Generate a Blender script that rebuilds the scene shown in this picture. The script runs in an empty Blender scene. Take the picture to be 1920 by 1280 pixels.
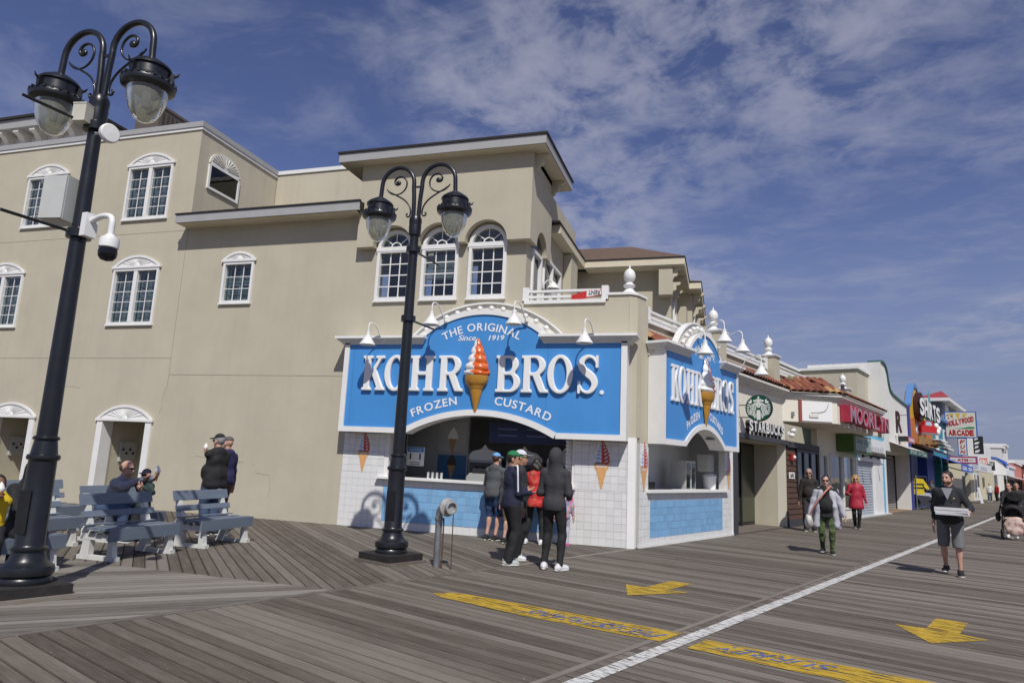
import bpy, bmesh, math, random
import numpy as np
from mathutils import Matrix, Vector
random.seed(7)
scene = bpy.context.scene
C = scene.collection
R_ = math.radians

# ------------------------------------------------------------------ camera
cd = bpy.data.cameras.new('camera'); cam = bpy.data.objects.new('camera', cd); C.objects.link(cam)
cd.sensor_width = 36; cd.lens = 24.0; cd.clip_start = .1; cd.clip_end = 6000
def cam_matrix(yaw, pit, rol):
    cy, sy, cp, sp, cr, sr = math.cos(yaw), math.sin(yaw), math.cos(pit), math.sin(pit), math.cos(rol), math.sin(rol)
    Rz = Matrix(((cy, sy, 0), (-sy, cy, 0), (0, 0, 1))); base = Matrix(((1, 0, 0), (0, 0, -1), (0, 1, 0)))
    Rx = Matrix(((1, 0, 0), (0, cp, sp), (0, -sp, cp))); Rr = Matrix(((cr, -sr, 0), (sr, cr, 0), (0, 0, 1)))
    A = Rr @ Rx @ base @ Rz
    return Matrix((A[0], -A[1], -A[2])).transposed()
cam.matrix_world = Matrix.Translation((0, 0, 1.56)) @ cam_matrix(R_(17.4695), R_(10.0106), R_(2.6873)).to_4x4()
scene.camera = cam

# ------------------------------------------------------------------ sky, sun, exposure
SUN_TO = Vector((.298, -.570, .766)).normalized()
w = bpy.data.worlds.new('World'); scene.world = w; w.use_nodes = True
nt = w.node_tree; N = nt.nodes; L = nt.links
N.clear()
out = N.new('ShaderNodeOutputWorld'); bg = N.new('ShaderNodeBackground'); L.new(bg.outputs[0], out.inputs[0])
sky = N.new('ShaderNodeTexSky'); sky.sky_type = 'NISHITA'; sky.sun_disc = False
sky.sun_elevation = math.asin(SUN_TO.z); sky.sun_rotation = math.atan2(SUN_TO.x, SUN_TO.y)
sky.altitude = 0; sky.air_density = 1.0; sky.dust_density = .25; sky.ozone_density = 3.5
bg.inputs[1].default_value = .072
# thin broken cloud sheet: noise on a flat layer far above
tc = N.new('ShaderNodeTexCoord'); sep = N.new('ShaderNodeSeparateXYZ'); L.new(tc.outputs['Generated'], sep.inputs[0])
def wm(op, a, b=None, c=None):
    n = N.new('ShaderNodeMath'); n.operation = op
    for i, v in enumerate((a, b, c)):
        if v is None: continue
        if isinstance(v, (int, float)): n.inputs[i].default_value = v
        else: L.new(v, n.inputs[i])
    return n.outputs[0]
dz = wm('MAXIMUM', wm('ADD', sep.outputs['Z'], .10), .03)
comb = N.new('ShaderNodeCombineXYZ'); L.new(wm('DIVIDE', sep.outputs['X'], dz), comb.inputs[0]); L.new(wm('DIVIDE', sep.outputs['Y'], dz), comb.inputs[1])
def wnoise(scale, detail, rough, loc, sc=(1, 1, 1), rot=0, dist=0):
    mp = N.new('ShaderNodeMapping'); mp.inputs['Location'].default_value = loc; mp.inputs['Scale'].default_value = sc; mp.inputs['Rotation'].default_value = (0, 0, rot)
    L.new(comb.outputs[0], mp.inputs[0])
    n = N.new('ShaderNodeTexNoise'); n.inputs['Scale'].default_value = scale; n.inputs['Detail'].default_value = detail; n.inputs['Roughness'].default_value = rough; n.inputs['Distortion'].default_value = dist
    L.new(mp.outputs[0], n.inputs['Vector']); return n.outputs['Fac']
def wramp(v, a, b):
    n = N.new('ShaderNodeMapRange'); n.interpolation_type = 'SMOOTHSTEP'; n.inputs[1].default_value = a; n.inputs[2].default_value = b
    L.new(v, n.inputs[0]); return n.outputs[0]
big = wramp(wnoise(.75, 2, .5, (14.06, 3.49, 0), (1.0, .8, 1), R_(20)), .40, .64)
puff = wramp(wnoise(6.8, 8, .60, (1.0, .4, 2), (1.1, .9, 1), R_(25), .25), .38, .73)
wisp = wramp(wnoise(3.0, 8, .62, (5, 2, 7), (1.0, 1.5, 1), R_(35), .4), .42, .80)
cl = wm('ADD', wm('MULTIPLY', big, puff), wm('MULTIPLY', wisp, wm('ADD', wm('MULTIPLY', big, .34), .26)))
cl = wm('MULTIPLY', cl, wramp(sep.outputs['Z'], 0.0, .22)); cl = wm('MULTIPLY', wm('DIVIDE', cl, wm('ADD', cl, .62)), .95)
tn = N.new('ShaderNodeMixRGB'); tn.blend_type = 'MULTIPLY'; tn.inputs[0].default_value = 1; tn.inputs[2].default_value = (1.03, .89, 1.13, 1); L.new(sky.outputs[0], tn.inputs[1])
mix = N.new('ShaderNodeMixRGB'); L.new(cl, mix.inputs[0]); hz = N.new('ShaderNodeMixRGB'); L.new(wm('MULTIPLY', wm('SUBTRACT', 1., wramp(sep.outputs['Z'], .02, .42)), .85), hz.inputs[0]); L.new(tn.outputs[0], hz.inputs[1]); hz.inputs[2].default_value = (2.9, 3.5, 5.3, 1)
L.new(hz.outputs[0], mix.inputs[1]); mix.inputs[2].default_value = (6.0, 6.1, 7.4, 1)
L.new(mix.outputs[0], bg.inputs[0])

sl = bpy.data.lights.new('sun', 'SUN'); sl.energy = 4.0; sl.angle = R_(.55); sl.color = (1, .968, .915)
so = bpy.data.objects.new('sun', sl); C.objects.link(so); so.location = SUN_TO * 60
so.rotation_euler = (-SUN_TO).to_track_quat('-Z', 'Y').to_euler()
vs = scene.view_settings; vs.view_transform = 'Standard'; vs.look = 'None'; vs.gamma = 1; vs.exposure = 0.0; vs.use_curve_mapping = False
scene.cycles.max_bounces = 6; scene.cycles.transparent_max_bounces = 12

# ------------------------------------------------------------------ frames of the place
YW = 13.953                                  # plane of the stucco front (faces -Y)
KX, KY, BA = -1.68, 14.05, R_(68.4061)       # street corner of the shops and the heading of the boardwalk
BDX, BDY = math.cos(BA), math.sin(BA)
def bw(s, off=0., z=0.):                     # along the boardwalk, out from the shop fronts, up -> world
    return Vector((KX + s * BDX + off * BDY, KY + s * BDY - off * BDX, z))

# ------------------------------------------------------------------ materials
MATS = {}
def M(name, col, rough=.6, var=.10, scale=5., bump=0., bscale=60., metal=0., stretch=(1, 1, 1), spec=.5, objrand=0., coat=0., emit=None, stain=0.):
    if name in MATS: return MATS[name]
    m = bpy.data.materials.new(name); m.use_nodes = True; t = m.node_tree; n = t.nodes; b = n['Principled BSDF']
    b.inputs['Roughness'].default_value = rough; b.inputs['Metallic'].default_value = metal; b.inputs['Specular IOR Level'].default_value = spec; b.inputs['Coat Weight'].default_value = coat
    tcn = n.new('ShaderNodeTexCoord'); mp = n.new('ShaderNodeMapping'); mp.inputs['Scale'].default_value = stretch; t.links.new(tcn.outputs['Object'], mp.inputs[0])
    nz = n.new('ShaderNodeTexNoise'); nz.inputs['Scale'].default_value = scale; nz.inputs['Detail'].default_value = 6; nz.inputs['Roughness'].default_value = .6; t.links.new(mp.outputs[0], nz.inputs['Vector'])
    mr = n.new('ShaderNodeMapRange'); mr.inputs[1].default_value = .25; mr.inputs[2].default_value = .75; mr.inputs[3].default_value = 1 - var; mr.inputs[4].default_value = 1 + var; t.links.new(nz.outputs['Fac'], mr.inputs[0])
    val = mr.outputs[0]
    if objrand:
        oi = n.new('ShaderNodeObjectInfo'); r2 = n.new('ShaderNodeMapRange'); r2.inputs[3].default_value = 1 - objrand; r2.inputs[4].default_value = 1 + objrand; t.links.new(oi.outputs['Random'], r2.inputs[0])
        mu = n.new('ShaderNodeMath'); mu.operation = 'MULTIPLY'; t.links.new(val, mu.inputs[0]); t.links.new(r2.outputs[0], mu.inputs[1]); val = mu.outputs[0]
    if stain:
        mp2 = n.new('ShaderNodeMapping'); mp2.inputs['Scale'].default_value = (3.2, 3.2, .22); t.links.new(tcn.outputs['Object'], mp2.inputs[0])
        n2 = n.new('ShaderNodeTexNoise'); n2.inputs['Scale'].default_value = 1.4; n2.inputs['Detail'].default_value = 7; t.links.new(mp2.outputs[0], n2.inputs['Vector'])
        r3 = n.new('ShaderNodeMapRange'); r3.inputs[1].default_value = .48; r3.inputs[2].default_value = .8; r3.inputs[3].default_value = 1; r3.inputs[4].default_value = 1 - stain; t.links.new(n2.outputs['Fac'], r3.inputs[0])
        mu = n.new('ShaderNodeMath'); mu.operation = 'MULTIPLY'; t.links.new(val, mu.inputs[0]); t.links.new(r3.outputs[0], mu.inputs[1]); val = mu.outputs[0]
    vm = n.new('ShaderNodeVectorMath'); vm.operation = 'SCALE'; vm.inputs[0].default_value = col; t.links.new(val, vm.inputs['Scale']); t.links.new(vm.outputs[0], b.inputs['Base Color'])
    rr = n.new('ShaderNodeMapRange'); rr.inputs[3].default_value = max(0, rough - .08); rr.inputs[4].default_value = min(1, rough + .08); t.links.new(nz.outputs['Fac'], rr.inputs[0]); t.links.new(rr.outputs[0], b.inputs['Roughness'])
    if bump:
        bn = n.new('ShaderNodeTexNoise'); bn.inputs['Scale'].default_value = bscale; bn.inputs['Detail'].default_value = 4; t.links.new(mp.outputs[0], bn.inputs['Vector'])
        bp = n.new('ShaderNodeBump'); bp.inputs['Strength'].default_value = bump; bp.inputs['Distance'].default_value = .01; t.links.new(bn.outputs['Fac'], bp.inputs['Height']); t.links.new(bp.outputs[0], b.inputs['Normal'])
    if emit: b.inputs['Emission Color'].default_value = (*emit[:3], 1); b.inputs['Emission Strength'].default_value = emit[3]
    MATS[name] = m; return m
def glass_mat(name, tint=(.75, .8, .82), gloss=.9, base=.06):
    if name in MATS: return MATS[name]
    m = bpy.data.materials.new(name); m.use_nodes = True; t = m.node_tree; n = t.nodes; n.clear()
    o = n.new('ShaderNodeOutputMaterial'); mx = n.new('ShaderNodeMixShader'); tr = n.new('ShaderNodeBsdfTransparent'); gl = n.new('ShaderNodeBsdfGlossy')
    tr.inputs[0].default_value = (*tint, 1); gl.inputs['Roughness'].default_value = .02; gl.inputs[0].default_value = (gloss, gloss, gloss, 1)
    fr = n.new('ShaderNodeLayerWeight'); fr.inputs[0].default_value = .5
    pw = n.new('ShaderNodeMath'); pw.operation = 'POWER'; pw.inputs[1].default_value = 4.; t.links.new(fr.outputs['Facing'], pw.inputs[0])
    ad = n.new('ShaderNodeMath'); ad.operation = 'MULTIPLY_ADD'; ad.inputs[1].default_value = .85; ad.inputs[2].default_value = base; t.links.new(pw.outputs[0], ad.inputs[0]); t.links.new(ad.outputs[0], mx.inputs[0])
    wv = n.new('ShaderNodeTexNoise'); wv.inputs['Scale'].default_value = 1.7; bp = n.new('ShaderNodeBump'); bp.inputs['Strength'].default_value = .05; bp.inputs['Distance'].default_value = .05
    tcn = n.new('ShaderNodeTexCoord'); t.links.new(tcn.outputs['Object'], wv.inputs['Vector']); t.links.new(wv.outputs['Fac'], bp.inputs['Height']); t.links.new(bp.outputs[0], gl.inputs['Normal'])
    t.links.new(tr.outputs[0], mx.inputs[1]); t.links.new(gl.outputs[0], mx.inputs[2]); t.links.new(mx.outputs[0], o.inputs[0])
    MATS[name] = m; return m
def worn_paint(name, col, thr=.42, stretch=(1.2, 14, 1), fine=5.):
    m = bpy.data.materials.new(name); m.use_nodes = True; t = m.node_tree; n = t.nodes; b = n['Principled BSDF']; o = n['Material Output']
    b.inputs['Base Color'].default_value = (*col, 1); b.inputs['Roughness'].default_value = .75
    tcn = n.new('ShaderNodeTexCoord'); mp = n.new('ShaderNodeMapping'); mp.inputs['Scale'].default_value = stretch; t.links.new(tcn.outputs['Object'], mp.inputs[0])
    nz = n.new('ShaderNodeTexNoise'); nz.inputs['Scale'].default_value = fine; nz.inputs['Detail'].default_value = 8; nz.inputs['Roughness'].default_value = .7; t.links.new(mp.outputs[0], nz.inputs['Vector'])
    mr = n.new('ShaderNodeMapRange'); mr.inputs[1].default_value = thr - .03; mr.inputs[2].default_value = thr + .03; t.links.new(nz.outputs['Fac'], mr.inputs[0])
    n3 = n.new('ShaderNodeTexNoise'); n3.inputs['Scale'].default_value = 9; n3.inputs['Detail'].default_value = 5; t.links.new(tcn.outputs['Object'], n3.inputs['Vector'])
    hs = n.new('ShaderNodeMapRange'); hs.inputs[3].default_value = .72; hs.inputs[4].default_value = 1.18; t.links.new(n3.outputs['Fac'], hs.inputs[0])
    vm = n.new('ShaderNodeVectorMath'); vm.operation = 'SCALE'; vm.inputs[0].default_value = col; t.links.new(hs.outputs[0], vm.inputs['Scale']); t.links.new(vm.outputs[0], b.inputs['Base Color'])
    tr = n.new('ShaderNodeBsdfTransparent'); mx = n.new('ShaderNodeMixShader'); t.links.new(mr.outputs[0], mx.inputs[0]); t.links.new(tr.outputs[0], mx.inputs[1]); t.links.new(b.outputs[0], mx.inputs[2]); t.links.new(mx.outputs[0], o.inputs[0])
    MATS[name] = m; return m
def two_tone(name, cols, scale=9., rough=.85, kind='noise'):   # printed or blotchy cloth
    if name in MATS: return MATS[name]
    m = bpy.data.materials.new(name); m.use_nodes = True; t = m.node_tree; n = t.nodes; b = n['Principled BSDF']; b.inputs['Roughness'].default_value = rough
    tcn = n.new('ShaderNodeTexCoord')
    if kind == 'wave':
        nz = n.new('ShaderNodeTexWave'); nz.inputs['Scale'].default_value = scale; nz.inputs['Distortion'].default_value = 9
    else:
        nz = n.new('ShaderNodeTexNoise'); nz.inputs['Scale'].default_value = scale; nz.inputs['Detail'].default_value = 3
    t.links.new(tcn.outputs['Object'], nz.inputs['Vector'])
    cr = n.new('ShaderNodeValToRGB'); cr.color_ramp.interpolation = 'CONSTANT' if kind == 'camo' else 'LINEAR'
    el = cr.color_ramp.elements; k = len(cols)
    while len(el) < k: el.new(.5)
    for i, c in enumerate(cols): el[i].position = (.32 + .36 * i / max(1, k - 1)) if kind != 'wave' else i / max(1, k - 1); el[i].color = (*c, 1)
    t.links.new(nz.outputs['Fac'], cr.inputs[0]); t.links.new(cr.outputs[0], b.inputs['Base Color'])
    MATS[name] = m; return m

STUCCO = M('stucco', (.470, .430, .330), .9, .075, .9, .55, 60, stain=.05)
STUCCO_L = M('stucco_light', (.51, .465, .36), .9, .07, .9, .35, 55, stain=.10)
CREAM = M('stucco_cream', (.72, .68, .575), .9, .05, 1., .3, 60, stain=.08)
WHITE = M('white_paint', (.76, .755, .73), .45, .05, 3.)
WHITE_OLD = M('weathered_white_paint', (.66, .64, .58), .6, .14, 7., .2, 30)
GREYTRIM = M('grey_trim', (.36, .36, .355), .55, .06, 3.)
SOFFIT = M('cream_soffit', (.62, .56, .42), .7, .05, 4.)
BLACK_IRON = M('black_iron', (.010, .011, .014), .33, .25, 6., .12, 18, coat=.15)
BLACK = M('black_matte', (.012, .012, .013), .7, .2)
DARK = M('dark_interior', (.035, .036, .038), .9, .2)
SHINGLE = M('brown_shingle', (.115, .075, .052), .95, .35, 14., .6, 40)
ROOFBLACK = M('roof_edge', (.018, .016, .015), .85, .2)
BLUE_SIGN = M('blue_sign_paint', (.060, .262, .615), .42, .04, 2., stain=.05)
TILE_W = M('white_tile', (.70, .70, .685), .22, .03, 8., objrand=.05)
TILE_B = M('blue_tile', (.20, .40, .63), .2, .04, 8., objrand=.09)
GROUT = M('grout', (.56, .55, .53), .9, .1)
GLASS = glass_mat('window_glass')
GLASS_D = glass_mat('dark_glass', (.30, .33, .36), .8, .05)
SHUT = M('grey_shutter', (.30, .33, .32), .6, .08, 5.)
WOOD_D = M('brown_siding', (.085, .042, .024), .65, .35, 4., .3, 30, stretch=(1, 1, 8))
TERRA = M('terracotta', (.30, .092, .045), .8, .3, 9., .3, 40, objrand=.28)
GREYBLUE = M('grey_blue_bench_paint', (.15, .182, .228), .55, .12, 9., .15, 30, stretch=(1, .2, 1))
BENCHWHITE = M('bench_end_white', (.60, .60, .565), .6, .10, 7., .15, 25)
STEEL = M('galvanised_steel', (.33, .34, .355), .42, .22, 7., .1, 20, metal=.75)
PLASTIC_W = M('white_plastic', (.78, .78, .76), .35, .02)

# ------------------------------------------------------------------ mesh helpers
class MB:
    def __init__(s): s.v = []; s.f = []; s.m = []
    def add(s, vs_, fs, m=0):
        o = len(s.v); s.v += [tuple(p) for p in vs_]; s.f += [tuple(i + o for i in f) for f in fs]; s.m += [m] * len(fs); return s
    def box(s, x0, x1, y0, y1, z0, z1, m=0):
        return s.add([(x0, y0, z0), (x1, y0, z0), (x1, y1, z0), (x0, y1, z0), (x0, y0, z1), (x1, y0, z1), (x1, y1, z1), (x0, y1, z1)],
                     [(0, 3, 2, 1), (4, 5, 6, 7), (0, 1, 5, 4), (1, 2, 6, 5), (2, 3, 7, 6), (3, 0, 4, 7)], m)
    def prism(s, poly, y0, y1, m=0):            # (x,z) outline pushed along y
        n = len(poly); a = sum(poly[i][0] * poly[(i + 1) % n][1] - poly[(i + 1) % n][0] * poly[i][1] for i in range(n))
        if a < 0: poly = poly[::-1]
        return s.add([(x, y0, z) for x, z in poly] + [(x, y1, z) for x, z in poly],
                     [tuple(range(n)), tuple(range(2 * n - 1, n - 1, -1))] + [(i, i + n, (i + 1) % n + n, (i + 1) % n) for i in range(n)], m)
    def prismz(s, poly, z0, z1, m=0):           # (x,y) outline pushed along z
        n = len(poly); a = sum(poly[i][0] * poly[(i + 1) % n][1] - poly[(i + 1) % n][0] * poly[i][1] for i in range(n))
        if a < 0: poly = poly[::-1]
        return s.add([(x, y, z0) for x, y in poly] + [(x, y, z1) for x, y in poly],
                     [tuple(range(n - 1, -1, -1)), tuple(range(n, 2 * n))] + [(i, (i + 1) % n, (i + 1) % n + n, i + n) for i in range(n)], m)
    def prismx(s, poly, x0, x1, m=0):           # (y,z) outline pushed along x
        o = MB().prism(poly, x0, x1); return s.add([(y, x, z) for x, y, z in o.v], [f[::-1] for f in o.f], m)
    def lathe(s, prof, n=24, c=(0, 0, 0), m=0, a0=0, a1=2 * math.pi):
        full = abs(a1 - a0 - 2 * math.pi) < 1e-6; k = n if full else n + 1; vs_ = []; fs = []
        for r, z in prof:
            for i in range(k):
                a = a0 + (a1 - a0) * i / n; vs_.append((c[0] + r * math.cos(a), c[1] + r * math.sin(a), c[2] + z))
        for j in range(len(prof) - 1):
            for i in range(n):
                i2 = (i + 1) % k; fs.append((j * k + i, j * k + i2, (j + 1) * k + i2, (j + 1) * k + i))
        if full:
            if prof[0][0] > 1e-5: fs.append(tuple(range(k - 1, -1, -1)))
            if prof[-1][0] > 1e-5: fs.append(tuple((len(prof) - 1) * k + i for i in range(k)))
        return s.add(vs_, fs, m)
    def tube(s, pts, r, n=8, m=0):
        pts = [Vector(p) for p in pts]; k = len(pts); rs = r if isinstance(r, (list, tuple)) else [r] * k
        vs_ = []; fs = []; prev = None
        for i, p in enumerate(pts):
            t = (pts[min(i + 1, k - 1)] - pts[max(i - 1, 0)]).normalized()
            if prev is None:
                up = Vector((0, 0, 1)) if abs(t.z) < .9 else Vector((1, 0, 0)); u = t.cross(up).normalized()
            else:
                u = (prev - t * prev.dot(t)).normalized()
            prev = u; w_ = t.cross(u)
            for j in range(n):
                a = 2 * math.pi * j / n; vs_.append(p + (u * math.cos(a) + w_ * math.sin(a)) * rs[i])
        for i in range(k - 1):
            for j in range(n):
                j2 = (j + 1) % n; fs.append((i * n + j, i * n + j2, (i + 1) * n + j2, (i + 1) * n + j))
        fs.append(tuple(range(n - 1, -1, -1))); fs.append(tuple((k - 1) * n + j for j in range(n)))
        return s.add(vs_, fs, m)
    def sphere(s, c, r, n=14, m=0, sc=(1, 1, 1)):
        pr_ = []; k = max(6, n // 2)
        o = MB().lathe([(max(1e-6, math.sin(math.pi * i / k)) , -math.cos(math.pi * i / k)) for i in range(k + 1)], n)
        return s.add([(c[0] + x * r * sc[0], c[1] + y * r * sc[1], c[2] + z * r * sc[2]) for x, y, z in o.v], o.f, m)
    def arc(s, cx, cz, r0, r1, a0, a1, y0, y1, n=24, m=0):   # ring sector standing in the xz plane
        for i in range(n):
            a, b = a0 + (a1 - a0) * i / n, a0 + (a1 - a0) * (i + 1) / n
            s.prism([(cx + r0 * math.cos(a), cz + r0 * math.sin(a)), (cx + r1 * math.cos(a), cz + r1 * math.sin(a)), (cx + r1 * math.cos(b), cz + r1 * math.sin(b)), (cx + r0 * math.cos(b), cz + r0 * math.sin(b))], y0, y1, m)
        return s
    def xf(s, mat):
        s.v = [tuple(mat @ Vector(p)) for p in s.v]; return s
    def join(s, o, dm=0):
        k = len(s.v); s.v += o.v; s.f += [tuple(i + k for i in f) for f in o.f]; s.m += [i + dm for i in o.m]; return s
    def mesh(s, name, mats, smooth=None):
        me = bpy.data.meshes.new(name); me.from_pydata(s.v, [], s.f)
        for mm in (mats if isinstance(mats, (list, tuple)) else [mats]): me.materials.append(mm)
        me.polygons.foreach_set('material_index', s.m)
        if smooth is not None:
            me.polygons.foreach_set('use_smooth', [True] * len(me.polygons)); me.set_sharp_from_angle(angle=R_(smooth))
        me.update(); return me
    def build(s, name, mats, parent=None, smooth=None, loc=None, rz=0., **props):
        return obj(name, s.mesh(name, mats, smooth), parent, loc, rz, **props)
def obj(name, data, parent=None, loc=None, rz=0., **props):
    o = bpy.data.objects.new(name, data); C.objects.link(o)
    if parent is not None: o.parent = parent
    if loc is not None: o.location = loc
    if rz: o.rotation_euler = (0, 0, rz)
    for k, v in props.items(): o[k] = v
    return o
def thing(name, label, category, loc=(0, 0, 0), rz=0., group=None):
    o = obj(name, None, None, loc, rz, label=label, category=category)
    if group: o['group'] = group
    return o
def thingB(name, label, category, s=0, off=0, z=0, group=None): return thing(name, label, category, bw(s, off, z), BA, group)
def tagged(o, label, category, group=None):
    o['label'] = label; o['category'] = category
    if group: o['group'] = group
    return o
def dup(src, loc=None, rz=None, label=None, keep=None):
    r = src.copy(); C.objects.link(r)
    if loc is not None: r.location = loc
    if rz is not None: r.rotation_euler = (0, 0, rz)
    if label: r['label'] = label
    for ch in list(src.children):
        c = ch.copy(); C.objects.link(c); c.parent = r
        for g_ in list(ch.children):
            d_ = g_.copy(); C.objects.link(d_); d_.parent = c
    return r
def wall_holes(mb, x0, x1, z0, z1, y0, y1, holes, m=0):
    xs = sorted({x0, x1, *[h[0] for h in holes], *[h[1] for h in holes]}); xs = [x for x in xs if x0 <= x <= x1]
    for a, b in zip(xs, xs[1:]):
        segs = [(z0, z1)]
        for h in holes:
            if h[0] < (a + b) / 2 < h[1]:
                ns = []
                for p, q in segs:
                    if h[2] > p: ns.append((p, min(q, h[2])))
                    if h[3] < q: ns.append((max(p, h[3]), q))
                segs = [(p, q) for p, q in ns if q - p > 1e-4]
        for p, q in segs: mb.box(a, b, y0, y1, p, q, m)
    return mb
_TX = {}
def text_geo(ch, bold=0.):
    key = (ch, bold)
    if key not in _TX:
        cu = bpy.data.curves.new('t', 'FONT'); cu.body = ch; cu.size = 1; cu.resolution_u = 4; cu.offset = bold
        o = bpy.data.objects.new('t', cu); C.objects.link(o); dg = bpy.context.evaluated_depsgraph_get(); me = o.evaluated_get(dg).to_mesh()
        vs_ = [tuple(v.co) for v in me.vertices]; fs = [tuple(p.vertices) for p in me.polygons]; ed = {}
        for f in fs:
            for i in range(len(f)):
                a, b = f[i], f[(i + 1) % len(f)]; ed[(a, b)] = ed.get((a, b), 0) + 1
        rim = [e for e in ed if (e[1], e[0]) not in ed]
        adv = max([v[0] for v in vs_], default=.3)
        o.evaluated_get(dg).to_mesh_clear(); bpy.data.objects.remove(o); bpy.data.curves.remove(cu)
        _TX[key] = (vs_, fs, rim, adv)
    return _TX[key]
def text_mb(txt, depth=.01, bold=0., m=0, m_side=None):   # in the xz plane, front at y=-depth, origin at left of baseline
    g_ = text_geo(txt, bold); vs_, fs, rim, adv = g_; mb = MB(); n = len(vs_)
    mb.add([(x, -depth, y) for x, y, _ in vs_] + [(x, 0, y) for x, y, _ in vs_], [f for f in fs], m)
    k = len(mb.f)
    o = [(a, a + n, b + n, b) for a, b in rim]; mb.f += o; mb.m += [m if m_side is None else m_side] * len(o)
    return mb
def bounds(mb):
    xs = [p[0] for p in mb.v]; zs = [p[2] for p in mb.v]; return min(xs), max(xs), min(zs), max(zs)
def text_fit(txt, x0, x1, z0, z1, y=0., depth=.01, bold=0., m=0, m_side=None, shear=0.):
    mb = text_mb(txt, depth, bold, m, m_side); a, b, c, d = bounds(mb)
    sx, sz = (x1 - x0) / max(1e-6, b - a), (z1 - z0) / max(1e-6, d - c)
    mb.v = [(x0 + (p[0] - a) * sx + shear * (p[2] - c) * sz, y + p[1], z0 + (p[2] - c) * sz) for p in mb.v]; return mb
def text_arc(txt, cx, cz, r, a_mid, h, wid, y=0., depth=.01, bold=0., m=0, flip=1, hscale=None):   # letters set round a circle (angle from +x); wid = arc length to fill
    chars = list(txt); adv = []
    for ch in chars: adv.append(.30 if ch == ' ' else text_geo(ch, bold)[3] + .07)
    tot = sum(adv); k = wid / tot; a = a_mid + flip * wid / r / 2; mbo = MB()
    for ch, ad in zip(chars, adv):
        if ch != ' ':
            am = a - flip * ad * k / r / 2; g_ = text_mb(ch, depth, bold, m); x0, x1, z0, z1 = bounds(g_); xm = (x0 + x1) / 2
            rot = am - math.pi / 2 if flip == 1 else am + math.pi / 2; ca, sa = math.cos(rot), math.sin(rot)
            px, pz = cx + r * math.cos(am), cz + r * math.sin(am); hs = h / .73
            g_.v = [(px + (p[0] - xm) * k * ca - p[2] * hs * sa, y + p[1], pz + (p[0] - xm) * k * sa + p[2] * hs * ca) for p in g_.v]
            mbo.join(g_)
        a -= flip * ad * k / r
    return mbo

def scribble(x0, x1, z0, z1, y, n, seed=1, gaps=()):     # lettering too small or worn to read: strokes only
    rs = random.Random(seed); mb = MB(); w_ = (x1 - x0) / n; h = z1 - z0; t = min(w_ * .22, h * .2)
    for i in range(n):
        if i in gaps: continue
        a = x0 + i * w_ + w_ * .08; b = a + w_ * .8; mb.box(a, a + t, y, y + .004, z0, z1)
        for zz in rs.sample((0., .5, 1.), 2): mb.box(a + t, b, y, y + .004, z0 + (h - t) * zz, z0 + (h - t) * zz + t)
        if rs.random() < .5: mb.box(b - t, b, y - .001, y + .003, z0 + h * .1, z1 - h * .35)
    return mb
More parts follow.
